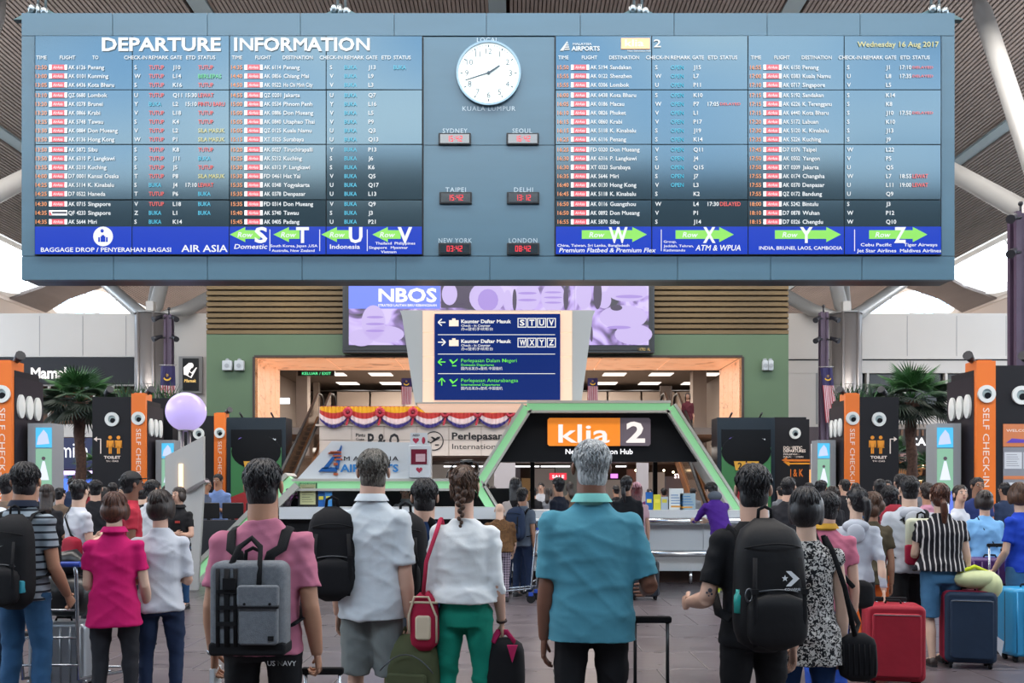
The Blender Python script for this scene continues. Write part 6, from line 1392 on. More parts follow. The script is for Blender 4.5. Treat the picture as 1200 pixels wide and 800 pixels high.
p3 = person(134, 578, 178, 8, 'woman with short brown hair in a magenta polo shirt', sex='f', skin='light', hair=('bobshort', 'auburn'), shirt=mag, collar=mag, pants=dgrey, arms=('hold', 'half'), hem=.43, flare=.012, head=(8, -4), width=1.12)
p4 = person(188, 575, 172, 10, 'woman with a dark bob in a white three-quarter sleeve top and jeans', sex='f', skin='fair', hair=('bob', 'dark'), shirt=whiteT, sleeve=.9, pants=djeans, arms=('fold', 'hold'), hem=.47, head=(18, 0), width=1.12)
p5 = person(308, 540, 252, 0, 'man in a pink T-shirt with a grey square backpack', skin='tan', hair=('short', 'black'), shirt=pinkT, sleeve=.72, pants=blackf, arms=('loose', 'loose'), hem=.47, head=(3, 6), width=1.08, grip=(.5, .9))
p6 = person(436, 528, 200, -14, 'tall man with greying hair, white linen shirt and grey cargo shorts', skin='fair', hair=('short', 'grey'), shirt=whiteS, sleeve=.85, collar=whiteS, pants=greyS, plen='short', arms=('down', 'down'), hem=.45, head=(-18, 8), fit=1.08, grip=(.4, 1.0))
p7 = person(497, 562, 185, -8, 'man in a blue shirt with a black backpack, behind the braided woman', skin='fair', hair=('short', 'black'), shirt=navyT, pants=fabric('slate_shorts', '#4a515b'), arms=('down', 'half'), head=(-10, 0))
p8 = person(544, 547, 203, -6, 'woman with a brown braid, white blouse and green trousers', sex='f', skin='fair', hair=('braid', 'brown'), shirt=fabric('white_blouse', '#cfd1d2'), sleeve=1.25, flare=.012, hem=.535, pants=green_t, arms=('down', 'loose'), head=(4, 4), grip=(.4, .9), neck='wide', width=1.06, glasses='head', fit=1.08)
p9 = person(693, 518, 238, 0, 'grey-haired man in a teal polo shirt, centre of the crowd', skin='brown', hair=('short', 'white'), shirt=tealP, collar=fabric('teal_collar', '#6fb0ab'), sleeve=.88, pants=blackf, arms=('down', 'bentout'), hem=.455, head=(-6, 5), fit=1.12, width=1.05)
p10 = person(884, 546, 236, 6, 'young man in a black T-shirt with a black backpack and a tattooed arm', skin='fair', hair=('short', 'black'), shirt=blackf, sleeve=.75, pants=blackf, arms=('bentout', 'down'), hem=.47, head=(12, 2), width=1.02)
p11 = person(945, 572, 222, -10, 'woman with glossy black bobbed hair in a speckled black and white dress', sex='f', skin='light', hair=('bob', 'black'), shirt=pattern('speckle', 'spot', '#17171b', '#b9b6b2', 62, width=.5), sleeve=.15, hem=.41, flare=.02, pants=fabric('blue_leggings', '#1d3a66'), arms=('down', 'down'), head=(14, 2), width=1.1, neck='wide')
p1 = person(-20, 541, 158, -20, 'man in a white shirt cut by the left edge', skin='tan', hair=('short', 'dark'), shirt=whiteS, pants=djeans, head=(-20, 0))
# ------------------------------------------------------------------ bags and cases
web = fabric('black_webbing', '#121215', bs=400); zipm = mat('zip_metal', lin('#5c5f63'), .3, .8)
def strap(q, pts, w=.022, t=.005, up=(0, 1, 0)): q.tube(pts, w, 8, r2=[t]*len(pts), up=up)
def straps(r, p, off, zt, gap=.06, m=web, sides=(-1, 1), zb=None, w=.024, sw=.074):
    H = p['H']; o = V3(off)
    for s in sides:
        q = MB().use(m); zb_ = zb or .56*H; a = lambda x, y, z: V3((x, y, z))-o
        strap(q, [a(s*gap, -.098*H*.85, zt-.05), a(s*(gap*.7+sw*H*.3), -.08*H, zt+(.775*H-zt)*.35), a(s*sw*H*.93, -.066*H, .765*H), a(s*sw*H, -.038*H, .806*H), a(s*sw*H, .005*H, .817*H), a(s*sw*H, .05*H, .785*H), a(s*sw*H*1.05, .082*H, .72*H), a(s*.1*H, .07*H, .62*H), a(s*.113*H, -.01*H, .57*H), a(s*.1*H, -.085*H, zb_)], w, .007); q.build('shoulder_strap', None, r)
def backpack(p, w, h, dp, zt, m, label, ox=0, tilt=0, style='round', oy=0, sides=(-1, 1), gap=.06, extra=None):
    H = p['H']; yo = -(.074*H+.01)+oy; off = (ox, yo, zt-h)
    r = worn(p, 'backpack', off, label, 'backpack', 'backpacks worn by travellers', rz=tilt); q = MB().use(m)
    if style == 'square': q.rbox(-w/2, w/2, -dp, 0, 0, h, .045, 6)
    else:
        R_ = []
        for f in np.linspace(0, 1, 13):
            z = f*h; k = (1-abs(2*f-1)**4.5)**.4 if 0 < f < 1 else .28; kk = 1-.12*f; R_.append(sring((0, -dp/2*k*(1.05-.25*f), z), w/2*k*kk, dp/2*k*(1.08-.3*f), 24, 3.2))
        q.rings(R_)
    q.build('body', None, r)
    if style == 'round':
        q = MB().use(m); R_ = []
        for f in np.linspace(0, 1, 9): k = (1-abs(2*f-1)**4)**.4 if 0 < f < 1 else .25; R_.append(sring((0, -dp*.98, h*.05+f*h*.42), w*.40*k, dp*.24*k, 20, 3))
        q.rings(R_); q.build('front_pocket', None, r)
        for z in (h*.47, h*.80):
            q = MB().use(zipm if z < h*.5 else web); q.tube([(w*.40*math.sin(a), -dp*(1.04 if z < h*.5 else .98)*(.55+.45*math.cos(a)), z+.012*math.cos(a*2)) for a in np.linspace(-1.25, 1.25, 11)], .004, 5); q.build('zip', None, r)
        for s in (-1, 1): q = MB().use(web); strap(q, [(s*w*.3, -dp*1.0, h*.72), (s*w*.33, -dp*1.14, h*.48), (s*w*.33, -dp*1.17, h*.3), (s*w*.3, -dp*1.05, h*.08)], .011, .004); q.box(s*w*.33-.016, s*w*.33+.016, -dp*1.2, -dp*1.14, h*.46, h*.5); q.build('webbing', None, r)
    q = MB().use(web); q.tube([(-.035, -.03, h*.97), (-.03, -.03, h+.04), (0, -.03, h+.055), (.03, -.03, h+.04), (.035, -.03, h*.97)], .009, 8, r2=[.005]*5); q.build('top_handle', None, r)
    straps(r, p, off, zt, gap, web, sides)
    return r
# grey square pack with webbing
greyp = fabric('grey_marl', '#6b6f74', var=.12, vs_=60, bump=.4, bs=300)
w, h, dp = .335, .40, .13
b = backpack(p5, w, h, dp, 1.24, greyp, 'grey square backpack with black webbing on the man in the pink T-shirt', style='square', gap=.05)
q = MB().use(web); q.rbox(-w/2-.002, w/2+.002, -dp-.003, .002, -.012, .05, .02); q.build('base_panel', None, b)
q = MB().use(web)
for x in (-.125, -.085, -.048): strap(q, [(x, -dp-.004, .03), (x, -dp-.008, .2), (x, -dp-.004, h-.03)], .009 if x != -.085 else .013, .003)
for z in (.13, .2, .27): q.box(-.13, -.045, -dp-.012, -dp, z-.009, z+.009)
q.build('webbing', None, b)
q = MB().use(greyp); q.rbox(-.03, .14, -dp-.028, -dp+.01, .04, .25, .015); q.rbox(-.035, .145, -dp-.036, -dp, .205, .30, .014); q.build('front_pocket', None, b)
q = MB().use(web); q.box(-.035, .145, -dp-.038, -dp-.02, .2, .208); q.cyl((.0, -dp-.042, .22), (.0, -dp-.034, .22), .006, 8); q.cyl((.11, -dp-.042, .22), (.11, -dp-.034, .22), .006, 8); q.box(.1, .125, -dp-.034, -dp-.027, .06, .08); q.build('pocket_trim', None, b)
q = MB().use(web)
for s in (-1,): q.tube([(-.075, -dp*.6, h-.12), (-.07, -dp*.9, h-.01), (-.05, -.07, h+.06), (0, -.05, h+.1), (.045, -.07, h+.06), (.055, -dp*.95, h-.01), (.055, -dp-.01, h-.12)], .014, 8, r2=[.006]*7, up=(0, 1, 0))
q.box(-.1, -.045, -dp-.02, -dp, h-.12, h-.07); q.build('carry_handle', None, b)
# black pack with a white check mark
b = backpack(p2, .36, .62, .17, 1.40, blackf, 'black backpack with white curved tick on the striped-shirt man', ox=.07, gap=.08)
q = MB().use(mat('mark_white', lin('#d8dadc'), .5)); pts = [(-.13, .39), (-.10, .375), (-.06, .38), (.06, .42), (-.06, .395), (-.1, .392), (-.12, .405)]
q.prism([(-.125, .40), (-.115, .375), (-.09, .37)], -.205, -.195) if False else None
q.add([(x-.02, -.198, z) for x, z in ((-.12, .40), (-.115, .376), (-.095, .368), (-.06, .375), (.075, .425), (-.06, .392), (-.1, .387))], [(0, 1, 2, 6), (2, 3, 5, 6), (3, 4, 5)]); q.build('tick_mark', None, b)
q = MB().use(mat('tag_teal', lin('#1f7d8f'), .5)).rbox(.12, .16, -.16, -.1, .12, .2, .01); q.build('side_tag', None, b)
b = backpack(p6, .3, .55, .16, 1.46, blackf, 'black backpack slung on the left shoulder of the man in white linen', ox=-.22, oy=.07, tilt=25, sides=())
q = MB().use(web); strap(q, [(.1, 0, .4), (.13, .02, .52), (.16, .05, .575), (.18, .1, .56), (.17, .13, .45), (.12, .1, .1)], .026, .006); q.build('shoulder_strap', None, b)
q = MB().use(mat('cord_white', lin('#c0c0c0'), .4)); q.tube([(-.17, -.1, .2), (-.19, -.12, .17), (-.22, -.12, .18), (-.2, -.11, .22)], .003, 5); q.build('cord_loop', None, b)
backpack(p7, .32, .54, .17, 1.42, blackf, 'black backpack on the man in the blue shirt', ox=-.08)
b = backpack(p10, .36, .64, .19, 1.42, fabric('black_nylon', '#101013', rough=.6), 'big black backpack with white chevron and star on the young man in black', ox=-.01)
q = MB().use(mat('mark_white')); y = -.232
q.add([(x, y+.03, z) for x, z in ((.035, .40), (.06, .40), (.10, .365), (.06, .33), (.035, .33), (.07, .365))], [(0, 5, 2, 1), (5, 4, 3, 2)])
st_ = [(.03+(.016 if i % 2 == 0 else .007)*math.sin(i*PI/5), y+.028, .367+(.016 if i % 2 == 0 else .007)*math.cos(i*PI/5)) for i in range(10)]; q.add([(.03, y+.028, .367)]+st_, [(0, (i+1) % 10+1, i+1) for i in range(10)], False)
text(q, 'CONVERSE', .03, .31, .011, mat('mark_white'), y+.03, w=.075); q.build('chevron_mark', None, b)
q = MB().use(mat('bottle_teal', lin('#1f8f86'), .25)); q.tube([(-.16, -.12, .2), (-.16, -.12, .28), (-.16, -.12, .29), (-.16, -.12, .31)], [.024, .024, .015, .015], 12); q.build('bottle', None, b)
q = MB().use(zipm); q.tube([(-.14+.016*math.cos(a), -.2, .29+.03*math.sin(a)) for a in np.linspace(0, 2*PI, 13)], .005, 6); q.build('carabiner', None, b)
# tattoo on his left forearm, a watch, phone
S_, E_, Wr, u, f = p10['A'][-1]
# shoulder bags
def bag_on(p, name, label, off, size, m, strap_pts, cat='bag', strap_m=web, sw=.012, r=.03, trim=None, tilt=0):
    b = worn(p, name, off, label, cat, 'bags carried by travellers', rz=tilt); w, dp, h = size; q = MB().use(m)
    R_ = []
    for f in np.linspace(0, 1, 10): k = (1-abs(2*f-1)**5)**.35 if 0 < f < 1 else .4; R_.append(sring((0, 0, f*h), w/2*k*(1-.1*f), dp/2*k*(1-.25*f), 22, 3.4))
    q.rings(R_); q.build('body', None, b)
    if trim: q = MB().use(trim); q.tube([(x*w*.47, -dp*.36, h*.84) for x in np.linspace(-1, 1, 7)], .007, 6); q.rbox(-w*.26, w*.26, -dp*.6, -dp*.3, h*.2, h*.62, .02); q.build('pocket', None, b)
    q = MB().use(strap_m); strap(q, [V3(x)-V3(off) for x in strap_pts], sw, .005); q.build('strap', None, b)
    return b
H = p8['H']; redm = fabric('red_canvas', '#9e1f3c'); beige = fabric('beige_canvas', '#c9b9a0')
b = bag_on(p8, 'shoulder_bag', 'red and cream shoulder bag at the braided woman left hip', (-.215, -.08, .64), (.17, .11, .33), redm, [(-.13, -.04, 1.39), (-.15, -.1, 1.3), (-.2, -.11, 1.15), (-.22, -.1, .96), (-.15, .07, 1.0), (-.12, .06, 1.3), (-.13, -.02, 1.395)], strap_m=fabric('red_strap', '#b3304c'), trim=beige)
q = MB().use(beige); q.tube([(-.08, -.045, .1), (-.085, -.04, .2), (-.05, -.05, .31), (.03, -.05, .31), (.075, -.045, .2), (.075, -.04, .05)], .007, 6); q.build('piping', None, b)
pinks = fabric('pink_strap', '#b3285a')
hx = p8['A'][1][2]
b = bag_on(p8, 'carry_bag', 'black bag with pink straps in the braided woman right hand', (hx.x+.02, hx.y, .37), (.24, .16, .33), blackf, [(hx.x-.05, hx.y-.05, .68), (hx.x-.02, hx.y, hx.z-.05), (hx.x+.03, hx.y, hx.z-.05), (hx.x+.08, hx.y-.05, .68)], strap_m=pinks, sw=.02)
q = MB().use(pinks); q.prism([(.02, .3), (.08, .3), (.05, .2)], -.09, -.075); q.build('pink_tab', None, b)
hx = p6['A'][1][2]; ol = fabric('olive_canvas', '#4d5238', var=.15)
b = bag_on(p6, 'holdall', 'olive green canvas bag held by the man in grey shorts', (hx.x+.03, hx.y-.02, .26), (.34, .2, .46), ol, [(hx.x-.04, hx.y-.03, .69), (hx.x-.02, hx.y, hx.z-.06), (hx.x+.02, hx.y, hx.z-.06), (hx.x+.05, hx.y-.03, .69)], strap_m=ol, sw=.014)
q = MB().use(zipm); q.tube([(x*.16, -.11, .36-.05*x*x*2) for x in np.linspace(-1, 1, 9)], .004, 5); q.use(ol).rbox(-.12, .12, -.12, -.09, .05, .25, .02); q.build('front_pocket', None, b)
H = p11['H']; bb = bag_on(p11, 'shoulder_bag', 'black ribbed shoulder bag beside the woman in the speckled dress', (.255, -.02, .56), (.2, .12, .25), blackf, [(.09, -.03, 1.31), (.12, -.075, 1.24), (.18, -.085, 1.05), (.235, -.05, .8), (.27, .04, .85), (.12, .07, 1.2), (.085, .0, 1.315)], sw=.013)
q = MB().use(web)
for i in range(7): x = -.08+i*.026; q.tube([(x, -.055, .04), (x, -.06, .12), (x, -.05, .2)], .004, 5)
q.build('ribs', None, bb)
# watch and bracelet, phone and papers
def band(p, sd, m, label, cat='watch', t=.02):
    S_, E_, Wr, u, f = p['A'][sd]; c = Wr-f*.02; r = worn(p, 'wrist_'+cat, tuple(c), label, cat); q = MB().use(m); q.tube([-f*t*.5, f*t*.5], .0185*p['H']*1.0, 16); q.ell((sd*.022, 0, 0), (.012, .014, .014), 8, 6); q.build('band', None, r)
band(p5, -1, mat('watch_steel', lin('#8d8f92'), .25, .9), 'steel watch on the left wrist of the man in pink'); band(p8, 1, mat('bangle_dark', lin('#3b2d2a'), .3, .5), 'dark bangle on the braided woman right wrist', 'bangle', .012); band(p11, -1, mat('bangle_dark'), 'dark wrist strap on the woman in the speckled dress', 'bangle', .015)
S_, E_, Wr, u, f = p5['A'][-1]; c = Wr+f*.09
r = worn(p5, 'folded_paper', tuple(c), 'white folded paper in the left hand of the man in pink', 'paper'); q = MB().use(mat('paper_white', lin('#cfd2d6'), .6)).box(-.01, .012, -.05, .06, -.12, .02); q.add([(.013, -.05, -.12), (.013, .06, -.12), (.05, .05, -.1), (.05, -.04, -.1)], [(0, 1, 2, 3)]); q.build('sheets', None, r)
q = MB(); y = -.079*p5['H']-.02; text(q, 'US NAVY', 0, 0, .022, mat('mark_white'), 0, w=.13); o = q.build('waistband_lettering', None, p5['root']); o.location = (.06, y+.004, .765)
# tattoo: small dark marks lying on the forearm skin
S_, E_, Wr, u, f = p10['A'][-1]; q = MB().use(mat('tattoo_ink', lin('#3f3a42'), .6)); nn = V3((-.2, -1, 0)).normalized(); nn = (nn-u*nn.dot(u)).normalized(); tt = u.cross(nn)
rr = .0285*p10['H']
for cu, ct, rad in ((-.045, 0, .011), (-.03, .012, .006), (-.03, -.012, .006), (-.085, .006, .009), (-.092, -.012, .006), (-.018, 0, .004)):
    q.add([E_+u*(cu+rad*math.sin(a))+nn*rr*math.cos((ct+rad*math.cos(a))/rr)+tt*rr*math.sin((ct+rad*math.cos(a))/rr) for a in np.linspace(0, 2*PI, 13)[:-1]], [tuple(range(12)), tuple(range(11, -1, -1))], False)
q.build('tattoo', None, p10['root'])
# ---- suitcases
def suitcase(px, d, w, h, dp, m, label, rz=0, handle=0, ribs=6, z0=.0, soft=False, tilt=0, hm=None, name='suitcase', x=None):
    r = empty(name, ((px-600)/F*d if x is None else x, d, z0), label, 'suitcase', 'suitcases and cases', rz=math.radians(rz)); r.rotation_euler.x = math.radians(tilt)
    zb = .05; q = MB().use(m); q.rbox(-w/2, w/2, -dp/2, dp/2, zb, zb+h, .05, 6); q.build('shell', None, r)
    if soft:
        q = MB().use(m); q.rbox(-w*.42, w*.42, -dp/2-.03, -dp/2+.01, zb+h*.06, zb+h*.9, .04); q.build('front_pocket', None, r)
        q = MB().use(zipm); q.tube([(a*w*.4, -dp/2-.032, zb+h*.88) for a in (-1, 0, 1)], .004, 5); q.build('zip', None, r)
    else:
        for i in range(ribs):
            x_ = -w*.42+w*.84*i/(ribs-1); q = MB().use(m); q.tube([(x_, -dp/2-.002, zb+h*.06), (x_, -dp/2-.004, zb+h*.5), (x_, -dp/2-.002, zb+h*.94)], .007, 6); q.build('rib', None, r)
        q = MB().use(zipm); q.box(-w/2-.002, w/2+.002, -.004, .004, zb+.04, zb+h-.04); q.build('seam', None, r)
    q = MB().use(web); q.tube([(-.06, 0, zb+h), (-.05, 0, zb+h+.025), (.05, 0, zb+h+.025), (.06, 0, zb+h)], .009, 6); q.build('top_handle', None, r)
    for sx in (-1, 1):
        for sy in (-1, 1):
            q = MB().use(web); q.box(sx*w*.38-.02, sx*w*.38+.02, sy*dp*.3-.015, sy*dp*.3+.015, .035, zb+.01); q.cyl((sx*w*.38-.012, sy*dp*.3, .027), (sx*w*.38+.012, sy*dp*.3, .027), .027, 14); q.build('wheel', None, r)
    if handle:
        q = MB().use(hm or zipm)
        for sx in (-1, 1): q.tube([(sx*w*.24, dp*.35, zb+h-.05), (sx*w*.24, dp*.35, handle-.02)], .009, 8)
        q.build('handle_rods', None, r); q = MB().use(web); q.rbox(-w*.24-.02, w*.24+.02, dp*.35-.015, dp*.35+.015, handle-.03, handle+.005, .012); q.build('grip', None, r)
    return r
blk_h = mat('handle_black', lin('#141416'), .35)
suitcase(766, 4.65, .34, .48, .22, mat('case_black', lin('#1c1d21'), .4), 'black cabin case with tall black handle beside the man in teal', handle=.915, hm=blk_h)
hx = loc(p5, p5['A'][1][2]+p5['A'][1][4]*.09); suitcase(0, hx.y, .34, .42, .22, mat('case_grey', lin('#6f747a'), .35), 'case with silver rods in the right hand of the man in pink', handle=hx.z, x=hx.x, hm=mat('rod_silver', lin('#c5c8cc'), .25, .9))
suitcase(75, 6.95, .42, .46, .26, mat('case_silver', lin('#8e949a'), .3, .5), 'silver ribbed suitcase on the luggage trolley at left', z0=.08)
r = empty('duffel_bag', ((78-600)/F*6.95, 6.95, .62), 'black glossy duffel bag lying on the silver suitcase', 'bag', 'bags carried by travellers'); q = MB().use(mat('black_gloss', lin('#101114'), .35, bump=.5, bscale=12)); q.tube([(-.2, 0, .14), (-.17, 0, .15), (0, 0, .16), (.17, 0, .15), (.2, 0, .14)], [.05, .14, .15, .14, .05], 18, r2=[.05, .14, .16, .14, .05]); q.build('body', None, r)
q = MB().use(mat('black_gloss')); q.tube([(-.15, 0, .36), (-.1, 0, .38), (.05, .02, .4), (.15, 0, .36)], [.04, .09, .1, .04], 14); q.build('upper_fold', None, r)
def trolley(px, d, label, rz=0):
    r = empty('luggage_trolley', ((px-600)/F*d, d, 0), label, 'trolley', 'luggage trolleys', rz=math.radians(rz)); fr = mat('trolley_steel', lin('#9ba1a8'), .25, .9); q = MB().use(fr)
    for s in (-1, 1): q.tube([(s*.22, -.3, 1.02), (s*.22, -.28, .95), (s*.2, -.2, .2), (s*.24, .5, .12)], .014, 8)
    for z in (.3, .5, .7): q.tube([(-.205, -.21-.1*(z-.2), z), (.205, -.21-.1*(z-.2), z)], .009, 6)
    for y in (-.1, .1, .3, .48): q.tube([(-.22, y, .16), (.22, y, .16)], .009, 6)
    q.build('frame', None, r); q = MB().use(mat('trolley_blue', lin('#1f3f9a'), .4)); q.tube([(-.26, -.3, 1.03), (.26, -.3, 1.03)], .02, 8); q.build('push_bar', None, r)
    for x, y in ((-.2, -.2), (.2, -.2), (0, .45)): q = MB().use(web); q.cyl((x-.015, y, .06), (x+.015, y, .06), .06, 14); q.use(mat('trolley_blue')).box(x-.02, x+.02, y-.03, y+.03, .1, .15); q.build('wheel', None, r)
    return r
trolley(75, 6.95, 'luggage trolley under the silver suitcase at left', 0)
# ------------------------------------------------------------------ people in the middle distance, right side
greyH = fabric('grey_hoodie', '#a9adb6'); orange_ = fabric('orange_cloth', '#c25a24'); redp = fabric('red_nylon', '#7d1b2b'); ltblue = fabric('light_blue_top', '#6fa0cc'); royal = fabric('royal_blue_top', '#1c3fae'); purple = fabric('purple_jacket', '#4c2586')
dshort = fabric('denim_shorts', '#3b6486', var=.2); kh = fabric('khaki', '#6e6656'); redT = fabric('red_cotton', '#a3293a')
r12 = person(968, 577, 166, -16, 'person in a pink T-shirt behind the speckled dress', sex='m', skin='fair', hair=('short', 'black'), shirt=fabric('rose_cotton', '#b5657a'), collar=fabric('mustard_collar', '#b0862e'), pants=fabric('blue_shorts', '#26479a'), arms=('down', 'down'), width=1.0, head=(-25, 0))
r13 = person(1003, 572, 141, -20, 'woman with black ponytail and pale grey hooded jacket, pulling a red suitcase', sex='f', skin='light', hair=('pony', 'black'), shirt=greyH, sleeve=1.85, pants=blackf, arms=('down', 'pull'), head=(-40, 0), hem=.5, width=1.05, lod=1)
r14 = person(1022, 577, 130, -10, 'woman with brown frizzy hair beside the pale hooded jacket', sex='f', skin='tan', hair=('frizz', 'brown'), shirt=fabric('olive_print', '#4e4636'), pants=orange_, head=(-20, 0), lod=1)
r15 = person(1043, 570, 119, -5, 'traveller in dark jeans and red shoes under a dark red backpack', skin='tan', hair=('short', 'black'), shirt=redp, sleeve=.7, pants=djeans, shoes='#4a1c20', head=(10, 0), lod=1)
r16 = person(1066, 559, 126, -8, 'man in a pale grey hooded top and black knee shorts', skin='light', hair=('short', 'black'), shirt=fabric('pale_grey_top', '#aeb3bb'), sleeve=1.8, pants=blackf, plen='short', arms=('phone', 'down'), hem=.47, width=1.12, fit=1.08, head=(0, 0), shoes='#2a1d1a', lod=1)
r17 = person(1102, 567, 132, -6, 'woman in a black and white vertically striped blouse and denim shorts', sex='f', skin='light', hair=('lowpony', 'auburn'), shirt=pattern('vstripe', 'vstripe', '#b9b5b4', '#15151c', 7.5, width=.14), sleeve=.55, pants=dshort, plen='short', arms=('phone', 'loose'), hem=.52, flare=.012, width=1.25, fit=1.1, shoes='#2a1d1a', grip=(.5, 1.0), head=(4, 4), legs=((-.05, -.02), (.055, .12)), lod=0)
r18 = person(1124, 569, 100, -150, 'woman in a white T-shirt facing left behind the striped blouse', sex='f', skin='fair', hair=('bun', 'dark'), shirt=whiteT, pants=blackf, head=(30, 8))
r19 = person(1154, 575, 112, -4, 'woman with black bobbed hair in a light blue top', sex='f', skin='fair', hair=('bob', 'dark'), shirt=ltblue, sleeve=.9, pants=djeans, arms=('hold', 'hold'), hem=.48, fit=1.12, width=1.1)
r20 = person(1145, 560, 80, 175, 'man with glasses facing this way by the red kiosk screen', skin='tan', hair=('short', 'black'), shirt=fabric('blue_gold_polo', '#2c3a6e'), pants=blackf, glasses='on')
r21 = person(1196, 566, 124, 22, 'woman in a royal blue top and denim shorts at the right edge', sex='f', skin='light', hair=('bob', 'brown'), shirt=royal, sleeve=.7, pants=dshort, plen='mini', arms=('half', 'down'), hem=.48, head=(20, 0), shoes='#2a1d1a')
def pack(p, *a, **k): return backpack(p, *a, **k)
pack(r15, .34, .55, .2, 1.42, redp, 'dark red backpack worn beside the pale hooded top', gap=.07)
b = pack(r16, .27, .42, .13, 1.3, fabric('cream_canvas', '#b9bba6'), 'cream and red backpack on the man in black knee shorts', ox=.06, tilt=-8, style='square')
q = MB().use(fabric('pack_red', '#a32440')); q.rbox(-.14, .14, -.135, -.02, .0, .19, .03); q.build('lower_panel', None, b); q = MB().use(web); q.tube([(-.08, -.135, .3), (-.07, -.15, .24), (0, -.15, .26), (.07, -.15, .24), (.08, -.135, .3)], .006, 6); q.build('front_loop', None, b)
for p_ in (r13, r16): q = MB().use(greyH); Hh = p_['H']; q.ell((0, -.055*Hh, .80*Hh), (.068*Hh, .024*Hh, .038*Hh), 18, 12); q.ell((0, -.075*Hh, .765*Hh), (.045*Hh, .012*Hh, .05*Hh), 16, 10); q.build('hood', None, p_['root'])
b = pack(r13, .2, .3, .08, 1.38, fabric('hood_grey', '#b4b8c0'), 'pale hood lying on the back of the woman with the ponytail', sides=()) if False else None
hx = loc(r13, r13['A'][1][2]+r13['A'][1][4]*.06)
suitcase(0, hx.y-.12, .44, .6, .3, fabric('red_case', '#8e1d2c', rough=.6), 'red soft suitcase pulled by the woman in the pale hooded jacket', handle=hx.z+.02, soft=True, x=hx.x+.02, rz=-12, hm=mat('rod_silver'))
hx = loc(r17, r17['A'][1][2]+r17['A'][1][4]*.08)
c = suitcase(0, hx.y-.1, .42, .62, .27, fabric('navy_case', '#1d2c40', rough=.7), 'navy blue soft suitcase with red edges beside the striped blouse', handle=0, soft=True, x=hx.x-.02, rz=-14)
q = MB().use(fabric('case_red_edge', '#8a1c34')); q.rbox(-.214, .214, -.11, .15, .045, .675, .05); q.build('red_body', None, c); q = MB().use(mat('tag_paper', lin('#c9cbd0'), .6)); q.add([(.2, -.1, .3), (.26, -.12, .25), (.24, -.12, .12), (.19, -.1, .2)], [(0, 1, 2, 3)]); q.build('paper_tag', None, c)
r = empty('folded_jacket', (hx.x+.0, hx.y-.1, .72), 'pale green cushion draped over the navy suitcase', 'jacket'); q = MB().use(fabric('pale_green_cloth', '#b7bd92')); q.ell((.03, -.02, .06), (.21, .13, .09), 16, 10); q.ell((.15, -.05, -.0), (.1, .1, .12), 14, 8); q.use(fabric('lime_strap', '#b9c92e')).tube([(-.12, -.06, .12), (0, -.08, .17), (.12, -.06, .12)], .018, 6); q.build('cloth', None, r)
pur = mat('case_purple', lin('#45245c'), .35)
suitcase(1160, 9.6, .46, .62, .28, pur, 'glossy purple hard suitcase behind the navy suitcase', handle=0, z0=.2, rz=-10)
suitcase(1177, 9.3, .42, .55, .26, fabric('deep_purple', '#1e1430'), 'dark purple soft suitcase beside the woman in royal blue', handle=1.02, soft=True, hm=mat('rod_silver'), rz=8)
suitcase(1203, 8.6, .42, .62, .26, mat('case_sky', lin('#2f8fc0'), .35), 'bright blue hard suitcase cut by the right edge', rz=5)
bag_on(r19, 'sling_bag', 'thin grey sling bag across the light blue top', (.16, .1, .8), (.2, .08, .18), blackf, [(-.09, -.04, 1.28), (-.05, -.105, 1.15), (.06, -.115, .98), (.16, -.03, .93)], sw=.006)
# pink shirt's strap
bag_on(r12, 'crossbody_bag', 'dark crossbody bag over the pink T-shirt behind the dress', (.22, .08, .72), (.22, .1, .2), blackf, [(-.1, -.02, 1.31), (-.06, -.11, 1.2), (.06, -.12, 1.02), (.18, -.07, .88)], sw=.016)
# ---- left side
l1 = person(92, 563, 112, -38, 'man in a white T-shirt with a black sling strap, facing right', skin='light', hair=('short', 'black'), shirt=whiteT, pants=dgrey, arms=('hold', 'hold'), head=(-20, 0), lod=1)
bag_on(l1, 'sling_bag', 'black sling bag with red pouch on the man in the white T-shirt', (.14, -.14, .86), (.3, .14, .22), fabric('red_blue_pouch', '#8e1c30'), [(-.1, -.03, 1.40), (-.06, -.115, 1.28), (.08, -.125, 1.1), (.18, -.06, 1.0)], sw=.016)
l2 = person(153, 554, 116, -62, 'bearded man in a red T-shirt and black cap, facing right', skin='brown', hair=('short', 'black'), shirt=redT, pants=dgrey, arms=('half', 'down'), cap='#141417', head=(-10, 6), lod=1)
q = MB().use(HR['black']); hd = l2['hd']; q.ell(hd(0, .045, -.085), (.05, .05, .045), 12, 8); q.build('beard', None, l2['root'])
l3 = person(210, 571, 89, 165, 'woman in a black polo shirt and blue jeans, facing this way beside the slanted screen', sex='f', skin='fair', hair=('bobshort', 'dark'), shirt=blackf, collar=blackf, pants=fabric('mid_jeans', '#1f3f63', var=.2), arms=('fold', 'fold'), head=(10, 0), lod=1, width=1.08)
q = MB().use(mat('badge_red', lin('#a5362e'), .5)); q.box(-.09, -.02, .115, .122, 1.13, 1.16); q.build('name_badge', None, l3['root'])
l4 = person(256, 556, 62, 172, 'staff man in a light blue shirt behind the monitors', skin='tan', hair=('short', 'black'), shirt=fabric('staff_blue', '#6d86b8'), pants=blackf, arms=('hold', 'hold'), head=(0, -8), d=18.9, lod=1)
l5 = person(240, 561, 64, -95, 'man in profile standing behind the slanted screen shelf', skin='tan', hair=('short', 'black'), shirt=fabric('slate_shirt', '#4a5468'), pants=blackf, d=18.2, lod=1)
